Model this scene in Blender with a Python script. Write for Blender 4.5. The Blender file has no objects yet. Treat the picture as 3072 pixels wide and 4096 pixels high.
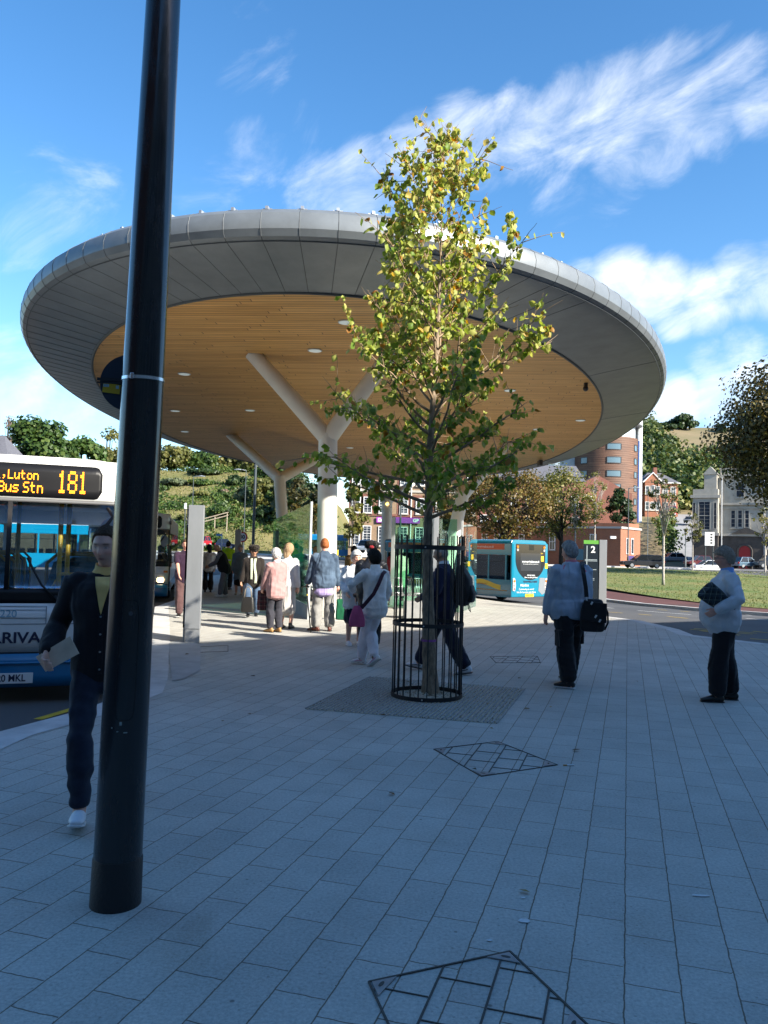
import bpy, bmesh, math, random
import numpy as np
from mathutils import Vector, Matrix, noise as mnoise
rad = math.radians
SC = bpy.context.scene
COL = SC.collection
CAMH, PITCH, ROLL = 1.65, rad(2.7), rad(1.5)
CM = Matrix.Rotation(math.pi/2 + PITCH, 3, 'X') @ Matrix.Rotation(ROLL, 3, 'Z')

def ray(sx, sy):
    return CM @ Vector(((sx-1536)/3200, -(sy-2048)/3200, -1))
def G(sx, sy, z=0.0):
    """ground point at height z seen at photo pixel (sx, sy)"""
    d = ray(sx, sy); t = (z-CAMH)/d.z
    return Vector((d.x*t, d.y*t, z))
def P(sx, sy, y):
    """point at distance y seen at photo pixel"""
    d = ray(sx, sy); t = y/d.y
    return Vector((d.x*t, y, CAMH + d.z*t))

def ss(a, b, x):
    t = min(1.0, max(0.0, (x-a)/(b-a))); return t*t*(3-2*t)
def gz(x, y):
    """height of the paved square"""
    return -0.55*ss(18, 40, y)*ss(-0.5, 7, x)
def rz(x, y):
    """height of the roadway and the wider ground"""
    dip = gz(x, y)
    rise = 0.75*ss(52, 118, y)*(1-ss(-25, 20, x)) + (1.0*ss(45, 95, y))*ss(-5, 20, x)
    return -0.15 + dip + rise

# ---------------------------------------------------------------- materials
def nodes_of(m):
    m.use_nodes = True
    return m.node_tree.nodes, m.node_tree.links
_mats = {}
def mat(name, col, rough=0.6, metal=0.0, var=0.0, vscale=4.0, bump=0.0, bscale=40.0, col2=None, spec=0.5,
        coat=0.0, emit=None, estr=0.0, stretch=None):
    if name in _mats: return _mats[name]
    m = bpy.data.materials.new(name); N, L = nodes_of(m)
    b = N['Principled BSDF']
    b.inputs['Roughness'].default_value = rough; b.inputs['Metallic'].default_value = metal
    b.inputs['Specular IOR Level'].default_value = spec
    b.inputs['Coat Weight'].default_value = coat; b.inputs['Coat Roughness'].default_value = 0.05
    b.inputs['Base Color'].default_value = (*col, 1)
    tc = N.new('ShaderNodeTexCoord'); vec = tc.outputs['Object']
    if stretch:
        mp = N.new('ShaderNodeMapping'); mp.inputs['Scale'].default_value = stretch
        L.new(vec, mp.inputs['Vector']); vec = mp.outputs[0]
    if var > 0 or col2:
        n = N.new('ShaderNodeTexNoise'); n.inputs['Scale'].default_value = vscale; n.inputs['Detail'].default_value = 6
        n.inputs['Roughness'].default_value = 0.65
        L.new(vec, n.inputs['Vector'])
        r = N.new('ShaderNodeMapRange'); r.inputs['From Min'].default_value = .3; r.inputs['From Max'].default_value = .7
        L.new(n.outputs['Fac'], r.inputs['Value'])
        mx = N.new('ShaderNodeMix'); mx.data_type = 'RGBA'
        c2 = col2 if col2 else tuple(min(1, c*(1+var)) for c in col)
        c1 = col if col2 else tuple(c*(1-var) for c in col)
        mx.inputs['A'].default_value = (*c1, 1); mx.inputs['B'].default_value = (*c2, 1)
        L.new(r.outputs[0], mx.inputs['Factor']); L.new(mx.outputs['Result'], b.inputs['Base Color'])
    if bump > 0:
        n2 = N.new('ShaderNodeTexNoise'); n2.inputs['Scale'].default_value = bscale; n2.inputs['Detail'].default_value = 4
        L.new(vec, n2.inputs['Vector'])
        bp = N.new('ShaderNodeBump'); bp.inputs['Strength'].default_value = bump; bp.inputs['Distance'].default_value = 0.02
        L.new(n2.outputs['Fac'], bp.inputs['Height']); L.new(bp.outputs[0], b.inputs['Normal'])
    if emit:
        b.inputs['Emission Color'].default_value = (*emit, 1); b.inputs['Emission Strength'].default_value = estr
    _mats[name] = m
    return m

def glass_mat(name, tint=(0.75, 0.85, 0.85), refl=0.5, base_refl=0.04):
    if name in _mats: return _mats[name]
    m = bpy.data.materials.new(name); N, L = nodes_of(m); N.clear()
    o = N.new('ShaderNodeOutputMaterial'); t = N.new('ShaderNodeBsdfTransparent'); t.inputs[0].default_value = (*tint, 1)
    g = N.new('ShaderNodeBsdfGlossy'); g.inputs['Roughness'].default_value = 0.02
    g.inputs['Color'].default_value = (0.9, .95, 1, 1)
    f = N.new('ShaderNodeFresnel'); f.inputs['IOR'].default_value = 1.5
    mp = N.new('ShaderNodeMath'); mp.operation = 'MULTIPLY_ADD'; mp.inputs[1].default_value = refl*1.6; mp.inputs[2].default_value = base_refl
    mp.use_clamp = True
    L.new(f.outputs[0], mp.inputs[0])
    mx = N.new('ShaderNodeMixShader'); L.new(mp.outputs[0], mx.inputs[0]); L.new(t.outputs[0], mx.inputs[1]); L.new(g.outputs[0], mx.inputs[2])
    L.new(mx.outputs[0], o.inputs['Surface'])
    _mats[name] = m
    return m

def brick_mat(name, c1, c2, mortar, bw=.225, bh=.075, ms=.012, bump=.4, rough=.85, rotx=True, big=0.25, swap=False):
    if name in _mats: return _mats[name]
    m = bpy.data.materials.new(name); N, L = nodes_of(m); b = N['Principled BSDF']; b.inputs['Roughness'].default_value = rough
    tc = N.new('ShaderNodeTexCoord')
    sp = N.new('ShaderNodeSeparateXYZ'); L.new(tc.outputs['Object'], sp.inputs[0])
    ad = N.new('ShaderNodeMath'); L.new(sp.outputs['X'], ad.inputs[0]); L.new(sp.outputs['Y'], ad.inputs[1])
    cb = N.new('ShaderNodeCombineXYZ'); L.new(ad.outputs[0], cb.inputs['X']); L.new(sp.outputs['Z'], cb.inputs['Y'])
    br = N.new('ShaderNodeTexBrick'); br.inputs['Scale'].default_value = 1.0
    br.inputs['Brick Width'].default_value = bw; br.inputs['Row Height'].default_value = bh; br.inputs['Mortar Size'].default_value = ms
    br.inputs['Mortar Smooth'].default_value = .3; br.inputs['Bias'].default_value = 0
    br.inputs['Color1'].default_value = (*c1, 1); br.inputs['Color2'].default_value = (*c2, 1); br.inputs['Mortar'].default_value = (*mortar, 1)
    L.new(cb.outputs[0], br.inputs['Vector'])
    n = N.new('ShaderNodeTexNoise'); n.inputs['Scale'].default_value = .7; n.inputs['Detail'].default_value = 6; L.new(tc.outputs['Object'], n.inputs['Vector'])
    mr = N.new('ShaderNodeMapRange'); mr.inputs['To Min'].default_value = 1-big; mr.inputs['To Max'].default_value = 1+big; L.new(n.outputs['Fac'], mr.inputs['Value'])
    mx = N.new('ShaderNodeMix'); mx.data_type = 'RGBA'; mx.blend_type = 'MULTIPLY'; mx.inputs['Factor'].default_value = 1
    L.new(br.outputs['Color'], mx.inputs['A']); L.new(mr.outputs[0], mx.inputs['B']); L.new(mx.outputs['Result'], b.inputs['Base Color'])
    bp = N.new('ShaderNodeBump'); bp.inputs['Strength'].default_value = bump; bp.inputs['Distance'].default_value = .01; bp.invert = True
    L.new(br.outputs['Fac'], bp.inputs['Height']); L.new(bp.outputs[0], b.inputs['Normal'])
    _mats[name] = m
    return m

def leaf_mat(name, ramp, trans=0.35, rough=.5):
    """leaf colour from the per-leaf attribute 'tint' (0..1) through a ramp"""
    if name in _mats: return _mats[name]
    m = bpy.data.materials.new(name); N, L = nodes_of(m); b = N['Principled BSDF']; b.inputs['Roughness'].default_value = rough
    b.inputs['Specular IOR Level'].default_value = .3
    at = N.new('ShaderNodeAttribute'); at.attribute_name = 'tint'
    cr = N.new('ShaderNodeValToRGB'); e = cr.color_ramp.elements
    while len(e) < len(ramp): e.new(0.5)
    for k, (p, c) in enumerate(ramp): e[k].position = p; e[k].color = (*c, 1)
    L.new(at.outputs['Fac'], cr.inputs[0]); L.new(cr.outputs[0], b.inputs['Base Color'])
    t = N.new('ShaderNodeBsdfTranslucent')
    hs = N.new('ShaderNodeHueSaturation'); hs.inputs['Saturation'].default_value = 1.15; hs.inputs['Value'].default_value = 1.3
    L.new(cr.outputs[0], hs.inputs['Color']); L.new(hs.outputs[0], t.inputs[0])
    mx = N.new('ShaderNodeMixShader'); mx.inputs[0].default_value = trans
    L.new(b.outputs[0], mx.inputs[1]); L.new(t.outputs[0], mx.inputs[2]); L.new(mx.outputs[0], N['Material Output'].inputs['Surface'])
    _mats[name] = m
    return m

# ---------------------------------------------------------------- object helpers
def tag(o, label=None, cat=None, group=None, kind=None):
    if label: o['label'] = label
    if cat: o['category'] = cat
    if group: o['group'] = group
    if kind: o['kind'] = kind
    return o
def thing(name, label, cat, loc=(0, 0, 0), rot=0.0, group=None):
    o = bpy.data.objects.new(name, None); COL.objects.link(o)
    o.location = loc; o.rotation_euler = (0, 0, rot); o.empty_display_size = .2
    return tag(o, label, cat, group)
def copy_tree(o, parent=None):
    c = o.copy(); COL.objects.link(c); c.parent = parent
    for ch in list(o.children): copy_tree(ch, c)
    return c
def link_mesh(name, me, parent=None, loc=None, smooth=False):
    o = bpy.data.objects.new(name, me); COL.objects.link(o); o.parent = parent
    if loc is not None: o.location = loc
    if smooth:
        me.polygons.foreach_set('use_smooth', np.ones(len(me.polygons), dtype=bool))
    return o

class MB:
    def __init__(s): s.v = []; s.f = []; s.m = []
    def add(s, vs, fs, mi=0):
        o = len(s.v); s.v += [tuple(v) for v in vs]
        s.f += [tuple(i+o for i in f) for f in fs]; s.m += [mi]*len(fs); return s
    def box(s, c, d, mi=0, rot=None):
        x, y, z = d[0]/2, d[1]/2, d[2]/2
        vs = [Vector((a*x, b*y, e*z)) for a in (-1, 1) for b in (-1, 1) for e in (-1, 1)]
        if rot is not None:
            R = rot if not isinstance(rot, (int, float)) else Matrix.Rotation(rot, 3, 'Z')
            vs = [R @ v for v in vs]
        vs = [v+Vector(c) for v in vs]
        return s.add(vs, [(0, 1, 3, 2), (4, 6, 7, 5), (0, 4, 5, 1), (2, 3, 7, 6), (0, 2, 6, 4), (1, 5, 7, 3)], mi)
    def bx(s, x0, x1, y0, y1, z0, z1, mi=0):
        return s.box(((x0+x1)/2, (y0+y1)/2, (z0+z1)/2), (x1-x0, y1-y0, z1-z0), mi)
    def quad(s, a, b, c, d, mi=0): return s.add([a, b, c, d], [(0, 1, 2, 3)], mi)
    def tube(s, pts, rs, n=10, mi=0, cap=True, flat=1.0):
        pts = [Vector(p) for p in pts]
        if isinstance(rs, (int, float)): rs = [rs]*len(pts)
        rings = []; prev = None
        for i, p in enumerate(pts):
            d = (pts[min(i+1, len(pts)-1)]-pts[max(i-1, 0)])
            d = d.normalized() if d.length > 1e-9 else Vector((0, 0, 1))
            if prev is None:
                a = Vector((1, 0, 0)) if abs(d.x) < .8 else Vector((0, 1, 0))
                u = (a-d*a.dot(d)).normalized()
            else:
                u = (prev-d*prev.dot(d)).normalized()
            prev = u; w = d.cross(u)
            rings.append([p+(u*math.cos(2*math.pi*k/n)+w*flat*math.sin(2*math.pi*k/n))*rs[i] for k in range(n)])
        vs = [v for r in rings for v in r]; fs = []
        for i in range(len(rings)-1):
            for k in range(n):
                k2 = (k+1) % n
                fs.append((i*n+k, i*n+k2, (i+1)*n+k2, (i+1)*n+k))
        if cap:
            fs.append(tuple(reversed(range(n)))); fs.append(tuple((len(rings)-1)*n+k for k in range(n)))
        return s.add(vs, fs, mi)
    def cyl(s, a, b, r, r2=None, n=16, mi=0): return s.tube([a, b], [r, r if r2 is None else r2], n, mi)
    def rings(s, rings, mi=0, cap=True, closed=True):
        n = len(rings[0]); vs = [v for r in rings for v in r]; fs = []
        for i in range(len(rings)-1):
            for k in range(n if closed else n-1):
                k2 = (k+1) % n
                fs.append((i*n+k, i*n+k2, (i+1)*n+k2, (i+1)*n+k))
        if cap and closed:
            fs.append(tuple(reversed(range(n)))); fs.append(tuple((len(rings)-1)*n+k for k in range(n)))
        return s.add(vs, fs, mi)
    def prism(s, poly, z0, z1, mi=0):
        n = len(poly)
        vs = [(p[0], p[1], z0) for p in poly]+[(p[0], p[1], z1) for p in poly]
        fs = [tuple(reversed(range(n))), tuple(range(n, 2*n))]+[(k, (k+1) % n, n+(k+1) % n, n+k) for k in range(n)]
        return s.add(vs, fs, mi)
    def extrude(s, poly3, vec, mi=0):
        n = len(poly3); v = Vector(vec)
        vs = [Vector(p) for p in poly3]; vs += [p+v for p in vs]
        fs = [tuple(range(n)), tuple(reversed(range(n, 2*n)))]+[((k+1) % n, k, n+k, n+(k+1) % n) for k in range(n)]
        return s.add(vs, fs, mi)
    def sphere(s, c, r, nu=12, nv=8, mi=0):
        if isinstance(r, (int, float)): r = (r, r, r)
        vs = [(c[0], c[1], c[2]+r[2])]
        for i in range(1, nv):
            t = math.pi*i/nv
            for k in range(nu):
                a = 2*math.pi*k/nu
                vs.append((c[0]+r[0]*math.sin(t)*math.cos(a), c[1]+r[1]*math.sin(t)*math.sin(a), c[2]+r[2]*math.cos(t)))
        vs.append((c[0], c[1], c[2]-r[2])); fs = []
        for k in range(nu):
            k2 = (k+1) % nu
            fs.append((0, 1+k, 1+k2))
            for i in range(nv-2): fs.append((1+i*nu+k, 1+(i+1)*nu+k, 1+(i+1)*nu+k2, 1+i*nu+k2))
            fs.append((len(vs)-1, 1+(nv-2)*nu+k2, 1+(nv-2)*nu+k))
        return s.add(vs, fs, mi)
    def build(s, name, mats, parent=None, smooth=False, bevel=0, seg=2, loc=None, fix=True, autosm=None):
        me = bpy.data.meshes.new(name); me.from_pydata(s.v, [], s.f)
        if not isinstance(mats, (list, tuple)): mats = [mats]
        for m in mats: me.materials.append(m)
        if len(mats) > 1: me.polygons.foreach_set('material_index', s.m)
        if fix:
            bm = bmesh.new(); bm.from_mesh(me); bmesh.ops.recalc_face_normals(bm, faces=bm.faces); bm.to_mesh(me); bm.free()
        if smooth: me.polygons.foreach_set('use_smooth', np.ones(len(me.polygons), dtype=bool))
        if autosm is not None: me.set_sharp_from_angle(angle=rad(autosm))
        me.update()
        o = bpy.data.objects.new(name, me); COL.objects.link(o); o.parent = parent
        if loc is not None: o.location = loc
        if bevel:
            md = o.modifiers.new('bevel', 'BEVEL'); md.width = bevel; md.segments = seg; md.limit_method = 'ANGLE'; md.angle_limit = rad(35)
        return o

def grid_mesh(name, xs, ys, zf, m, parent=None, smooth=True):
    nx, ny = len(xs), len(ys)
    vs = [(x, y, zf(x, y)) for y in ys for x in xs]
    fs = [(j*nx+i, j*nx+i+1, (j+1)*nx+i+1, (j+1)*nx+i) for j in range(ny-1) for i in range(nx-1)]
    me = bpy.data.meshes.new(name); me.from_pydata(vs, [], fs); me.materials.append(m)
    return link_mesh(name, me, parent, smooth=smooth)

def text_obj(name, body, size, m, parent=None, loc=(0, 0, 0), rot=(math.pi/2, 0, 0), align='CENTER', depth=.002, bold=0.0, sx=1.0, sp=1.0):
    c = bpy.data.curves.new(name, 'FONT'); c.body = body; c.size = size; c.align_x = align; c.align_y = 'CENTER'
    c.extrude = depth; c.offset = bold; c.space_character = sp
    o = bpy.data.objects.new(name, c); COL.objects.link(o)
    dg = bpy.context.evaluated_depsgraph_get()
    me = bpy.data.meshes.new_from_object(o.evaluated_get(dg), depsgraph=dg)
    bpy.data.objects.remove(o); bpy.data.curves.remove(c)
    me.materials.clear(); me.materials.append(m)
    t = bpy.data.objects.new(name, me); COL.objects.link(t); t.parent = parent
    t.location = loc; t.rotation_euler = rot; t.scale = (sx, 1, 1)
    return t

# dot-matrix letters, 7 rows high
DOT = {'1': ['..#..', '.##..', '..#..', '..#..', '..#..', '..#..', '.###.'], '8': ['.###.', '#...#', '#...#', '.###.', '#...#', '#...#', '.###.'],
 'L': ['#....', '#....', '#....', '#....', '#....', '#....', '#####'], 'u': ['.....', '.....', '#...#', '#...#', '#...#', '#..##', '.##.#'],
 't': ['.#...', '.#...', '####.', '.#...', '.#...', '.#...', '..##.'], 'o': ['.....', '.....', '.###.', '#...#', '#...#', '#...#', '.###.'],
 'n': ['.....', '.....', '####.', '#...#', '#...#', '#...#', '#...#'], 'B': ['####.', '#...#', '#...#', '####.', '#...#', '#...#', '####.'],
 's': ['.....', '.....', '.####', '#....', '.###.', '....#', '####.'], 'S': ['.####', '#....', '#....', '.###.', '....#', '....#', '####.'],
 'l': ['.##..', '..#..', '..#..', '..#..', '..#..', '..#..', '.###.'], ',': ['.....', '.....', '.....', '.....', '.##..', '..#..', '.#...'],
 ' ': ['.....']*7, 'i': ['..#..', '.....', '.##..', '..#..', '..#..', '..#..', '.###.'], '3': ['####.', '....#', '....#', '.###.', '....#', '....#', '####.']}
def dots(mb, text, x0, z0, px, pz, y=0.0, adv=6, r=.42, mi=0, rep=1, yf=None):
    """small raised lamps forming dot-matrix text; x0,z0 = top left"""
    for ci, ch in enumerate(text):
        for rr, row in enumerate(DOT[ch]):
            for cc, b in enumerate(row):
                if b == '#':
                    for a in range(rep):
                        for e in range(rep):
                            x = x0+(ci*adv+cc)*px*rep+a*px; z = z0-rr*pz*rep-e*pz; y = yf(x, z) if yf else y
                            mb.bx(x-px*r, x+px*r, y-.004, y, z-pz*r, z+pz*r, mi)
# ---------------------------------------------------------------- camera, sun, sky
cam_d = bpy.data.cameras.new('camera'); cam = bpy.data.objects.new('camera', cam_d); COL.objects.link(cam)
cam.matrix_world = Matrix.Translation((0, 0, CAMH)) @ CM.to_4x4()
cam_d.sensor_fit = 'HORIZONTAL'; cam_d.sensor_width = 36.0; cam_d.lens = 36.0*3200/3072
cam_d.clip_start = 0.05; cam_d.clip_end = 6000
SC.camera = cam
SUN_EL, SUN_AZ = rad(29.5), rad(125)          # azimuth from +Y towards +X
SUND = Vector((math.sin(SUN_AZ)*math.cos(SUN_EL), math.cos(SUN_AZ)*math.cos(SUN_EL), math.sin(SUN_EL)))
sl = bpy.data.lights.new('sun', 'SUN'); sl.energy = 5.0; sl.angle = rad(0.53); sl.color = (1.0, .93, .82)
so = bpy.data.objects.new('sun', sl); COL.objects.link(so)
so.rotation_euler = SUND.to_track_quat('Z', 'Y').to_euler(); so.location = SUND*50
SC.view_settings.view_transform = 'Standard'; SC.view_settings.look = 'None'
SC.view_settings.exposure = 1.35
SC.view_settings.gamma = 1
SC.cycles.use_denoising = True
SC.cycles.max_bounces = 8; SC.cycles.transparent_max_bounces = 16; SC.cycles.transmission_bounces = 6
SC.cycles.sample_clamp_indirect = 6
SC.cycles.caustics_reflective = False; SC.cycles.caustics_refractive = False

def make_world():
    w = bpy.data.worlds.new('World'); SC.world = w; w.use_nodes = True
    N, L = w.node_tree.nodes, w.node_tree.links
    bg = N['Background']; bg.inputs['Strength'].default_value = 0.085
    sky = N.new('ShaderNodeTexSky'); sky.sky_type = 'NISHITA'; sky.sun_disc = False
    sky.sun_elevation = SUN_EL; sky.sun_rotation = SUN_AZ; sky.altitude = 20; sky.air_density = 1.0; sky.dust_density = .4; sky.ozone_density = 2.2
    tc = N.new('ShaderNodeTexCoord')
    nv = N.new('ShaderNodeVectorMath'); nv.operation = 'NORMALIZE'; L.new(tc.outputs['Generated'], nv.inputs[0])
    # where banks of cloud stand: directions and angular radii
    blobs = [((1330, 800), 5, .75), ((1480, 740), 4.8, .82), ((1680, 660), 4.8, .9), ((1880, 580), 4.8, .92), ((2080, 540), 4.6, .9), ((2280, 480), 4.4, .86), ((2480, 430), 5, .9), ((2680, 380), 5, .92), ((2900, 300), 4.2, .8), ((2500, 640), 3.5, .7), ((2450, 800), 3.5, .55),
             ((2650, 620), 3.0, .8), ((2850, 500), 3.2, .75), ((3040, 420), 3.2, .85), ((2250, 780), 3.6, .55),
             ((2330, 1130), 2.6, .95), ((2480, 1120), 3.4, 1.12), ((2650, 1180), 3.4, 1.12), ((2820, 1200), 3.4, 1.12), ((2980, 1130), 3.6, 1.12), ((3120, 1120), 4, 1.12), ((2700, 1270), 2.4, 1.1),
             ((2980, 1400), 2.6, .9), ((2850, 1440), 2.4, .8), ((2720, 1620), 3.2, 1.1), ((2880, 1600), 3.2, 1.1), ((3040, 1540), 3.4, 1.1), ((2600, 1680), 3, .9),
             ((60, 900), 4.5, .74), ((200, 800), 5, .74), ((330, 780), 4, .7), ((800, 740), 4.5, .56), ((1000, 620), 4, .5), ((80, 1500), 5, .85), ((300, 1580), 4.5, .75), ((480, 1640), 4, .7), ((1050, 200), 4, .46), ((950, 280), 3, .46), ((1290, 500), 3, .44),
             ((-900, 700), 10, .8), ((4200, 500), 10, .9), ((4600, 1500), 10, .9), ((-600, 1500), 10, .9)]
    acc = None
    for (px, r, s) in blobs:
        d = ray(*px).normalized()
        dp = N.new('ShaderNodeVectorMath'); dp.operation = 'DOT_PRODUCT'; dp.inputs[1].default_value = d
        L.new(nv.outputs[0], dp.inputs[0])
        mr = N.new('ShaderNodeMapRange'); mr.interpolation_type = 'SMOOTHSTEP'
        mr.inputs['From Min'].default_value = math.cos(rad(r)); mr.inputs['From Max'].default_value = 1.0
        mr.inputs['To Max'].default_value = s
        L.new(dp.outputs['Value'], mr.inputs['Value'])
        if acc is None: acc = mr.outputs[0]
        else:
            m = N.new('ShaderNodeMath'); m.operation = 'MAXIMUM'; L.new(acc, m.inputs[0]); L.new(mr.outputs[0], m.inputs[1]); acc = m.outputs[0]
    # wispy structure, drawn out along the wind
    m0 = N.new('ShaderNodeMapping'); m0.inputs['Rotation'].default_value = (0, rad(24), 0); L.new(nv.outputs[0], m0.inputs['Vector'])
    mp = N.new('ShaderNodeMapping'); mp.inputs['Scale'].default_value = (6.5, 6.5, 14); L.new(m0.outputs[0], mp.inputs['Vector'])
    n1 = N.new('ShaderNodeTexNoise'); n1.inputs['Scale'].default_value = 1.15; n1.inputs['Detail'].default_value = 10; n1.inputs['Roughness'].default_value = .64
    n1.inputs['Distortion'].default_value = .6
    L.new(mp.outputs[0], n1.inputs['Vector'])
    a = N.new('ShaderNodeMath'); a.operation = 'MULTIPLY_ADD'; a.inputs[1].default_value = .56; L.new(acc, a.inputs[0]); L.new(n1.outputs['Fac'], a.inputs[2])
    mr = N.new('ShaderNodeMapRange'); mr.interpolation_type = 'SMOOTHSTEP'; mr.inputs['From Min'].default_value = .74; mr.inputs['From Max'].default_value = 1.48
    L.new(a.outputs[0], mr.inputs['Value'])
    n2 = N.new('ShaderNodeTexNoise'); n2.inputs['Scale'].default_value = 2.0; n2.inputs['Detail'].default_value = 5; L.new(mp.outputs[0], n2.inputs['Vector'])
    cc = N.new('ShaderNodeValToRGB'); cc.color_ramp.elements[0].position = .3; cc.color_ramp.elements[0].color = (5.2, 5.6, 6.2, 1)
    cc.color_ramp.elements[1].position = .7; cc.color_ramp.elements[1].color = (8.0, 8.0, 8.1, 1); L.new(n2.outputs['Fac'], cc.inputs[0])
    hs = N.new('ShaderNodeHueSaturation'); hs.inputs['Saturation'].default_value = SKY_SAT; hs.inputs['Value'].default_value = SKY_VAL; L.new(sky.outputs[0], hs.inputs['Color'])
    mx = N.new('ShaderNodeMix'); mx.data_type = 'RGBA'; L.new(mr.outputs[0], mx.inputs['Factor']); L.new(hs.outputs[0], mx.inputs['A']); L.new(cc.outputs[0], mx.inputs['B'])
    L.new(mx.outputs['Result'], bg.inputs['Color'])
SKY_SAT, SKY_VAL = 1.27, 1.25
make_world()

# ---------------------------------------------------------------- ground materials
def asphalt_mat():
    m = bpy.data.materials.new('asphalt'); N, L = nodes_of(m); b = N['Principled BSDF']; b.inputs['Roughness'].default_value = .85
    tc = N.new('ShaderNodeTexCoord')
    n = N.new('ShaderNodeTexNoise'); n.inputs['Scale'].default_value = .25; n.inputs['Detail'].default_value = 8; L.new(tc.outputs['Object'], n.inputs['Vector'])
    n2 = N.new('ShaderNodeTexNoise'); n2.inputs['Scale'].default_value = 120; n2.inputs['Detail'].default_value = 2; L.new(tc.outputs['Object'], n2.inputs['Vector'])
    ad = N.new('ShaderNodeMath'); ad.operation = 'MULTIPLY_ADD'; ad.inputs[1].default_value = .45; L.new(n2.outputs['Fac'], ad.inputs[0]); L.new(n.outputs['Fac'], ad.inputs[2])
    cr = N.new('ShaderNodeValToRGB'); e = cr.color_ramp.elements; e[0].position = .45; e[0].color = (.045, .047, .052, 1); e[1].position = .95; e[1].color = (.11, .112, .115, 1)
    L.new(ad.outputs[0], cr.inputs[0]); L.new(cr.outputs[0], b.inputs['Base Color'])
    bp = N.new('ShaderNodeBump'); bp.inputs['Strength'].default_value = .3; bp.inputs['Distance'].default_value = .01; L.new(n2.outputs['Fac'], bp.inputs['Height']); L.new(bp.outputs[0], b.inputs['Normal'])
    return m
M_ASPH = asphalt_mat()
def paving_mat():
    m = bpy.data.materials.new('granite_paving'); N, L = nodes_of(m); b = N['Principled BSDF']; b.inputs['Roughness'].default_value = .72
    tc = N.new('ShaderNodeTexCoord')
    mp = N.new('ShaderNodeMapping'); mp.inputs['Rotation'].default_value = (0, 0, rad(-(90-17))); L.new(tc.outputs['Object'], mp.inputs['Vector'])
    # irregular lengths: shear the courses with a per-row jitter
    sp = N.new('ShaderNodeSeparateXYZ'); L.new(mp.outputs[0], sp.inputs[0])
    rw = N.new('ShaderNodeMath'); rw.operation = 'DIVIDE'; rw.inputs[1].default_value = .208; L.new(sp.outputs['Y'], rw.inputs[0])
    fl = N.new('ShaderNodeMath'); fl.operation = 'FLOOR'; L.new(rw.outputs[0], fl.inputs[0])
    wn = N.new('ShaderNodeTexWhiteNoise'); wn.noise_dimensions = '1D'; L.new(fl.outputs[0], wn.inputs['W'])
    jx = N.new('ShaderNodeMath'); jx.operation = 'MULTIPLY_ADD'; jx.inputs[1].default_value = .19; L.new(wn.outputs['Value'], jx.inputs[0]); L.new(sp.outputs['X'], jx.inputs[2])
    cb = N.new('ShaderNodeCombineXYZ'); 
    jn = N.new('ShaderNodeTexNoise'); jn.inputs['Scale'].default_value = 13; jn.inputs['Detail'].default_value = 4; L.new(tc.outputs['Object'], jn.inputs['Vector'])
    def jit(v, w):
        q = N.new('ShaderNodeMath'); q.operation = 'MULTIPLY_ADD'; q.inputs[1].default_value = w; L.new(jn.outputs['Fac'], q.inputs[0]); L.new(v, q.inputs[2]); return q.outputs[0]
    L.new(jit(jx.outputs[0], .016), cb.inputs['X']); L.new(jit(sp.outputs['Y'], .012), cb.inputs['Y'])
    br = N.new('ShaderNodeTexBrick'); br.offset = .5; br.inputs['Scale'].default_value = 1; br.inputs['Brick Width'].default_value = .42; br.inputs['Row Height'].default_value = .208
    br.inputs['Mortar Size'].default_value = .0034; br.inputs['Mortar Smooth'].default_value = .25; br.inputs['Bias'].default_value = 0
    br.inputs['Color1'].default_value = (.42, .412, .375, 1); br.inputs['Color2'].default_value = (.475, .465, .42, 1); br.inputs['Mortar'].default_value = (.15, .12, .085, 1)
    L.new(cb.outputs[0], br.inputs['Vector'])
    def noise(sc, det=4, rough=.6):
        n = N.new('ShaderNodeTexNoise'); n.inputs['Scale'].default_value = sc; n.inputs['Detail'].default_value = det; n.inputs['Roughness'].default_value = rough
        L.new(tc.outputs['Object'], n.inputs['Vector']); return n.outputs['Fac']
    def mr(v, a, c, lo, hi, sm=False):
        r = N.new('ShaderNodeMapRange'); r.inputs['From Min'].default_value = a; r.inputs['From Max'].default_value = c; r.inputs['To Min'].default_value = lo; r.inputs['To Max'].default_value = hi
        L.new(v, r.inputs['Value']); return r.outputs[0]
    def mul(c, v):
        x = N.new('ShaderNodeMix'); x.data_type = 'RGBA'; x.blend_type = 'MULTIPLY'; x.inputs['Factor'].default_value = 1; L.new(c, x.inputs['A']); L.new(v, x.inputs['B']); return x.outputs['Result']
    col = mul(br.outputs['Color'], mr(noise(.35, 7, .65), .25, .75, .78, 1.14))
    col = mul(col, mr(noise(2.3, 6, .7), .25, .75, .86, 1.1))
    col = mul(col, mr(noise(62, 4, .8), .30, .70, .72, 1.30))          # granite flecks
    st = N.new('ShaderNodeTexNoise'); st.inputs['Scale'].default_value = .9; st.inputs['Detail'].default_value = 5; st.inputs['Distortion'].default_value = 1.2; L.new(tc.outputs['Object'], st.inputs['Vector'])
    sx = N.new('ShaderNodeMix'); sx.data_type = 'RGBA'; sx.blend_type = 'MULTIPLY'; sx.inputs['B'].default_value = (.70, .63, .55, 1); L.new(col, sx.inputs['A']); L.new(mr(st.outputs['Fac'], 0.62, .76, 0, .35), sx.inputs['Factor']); col = sx.outputs['Result']
    v = N.new('ShaderNodeTexVoronoi'); v.inputs['Scale'].default_value = 3.1; L.new(tc.outputs['Object'], v.inputs['Vector'])
    col = mul(col, mr(v.outputs['Distance'], .020, .036, .45, 1.0))      # trodden gum
    v2 = N.new('ShaderNodeTexVoronoi'); v2.inputs['Scale'].default_value = 17; L.new(tc.outputs['Object'], v2.inputs['Vector'])
    col = mul(col, mr(v2.outputs['Distance'], .07, .12, .72, 1.0))
    L.new(col, b.inputs['Base Color'])
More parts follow.
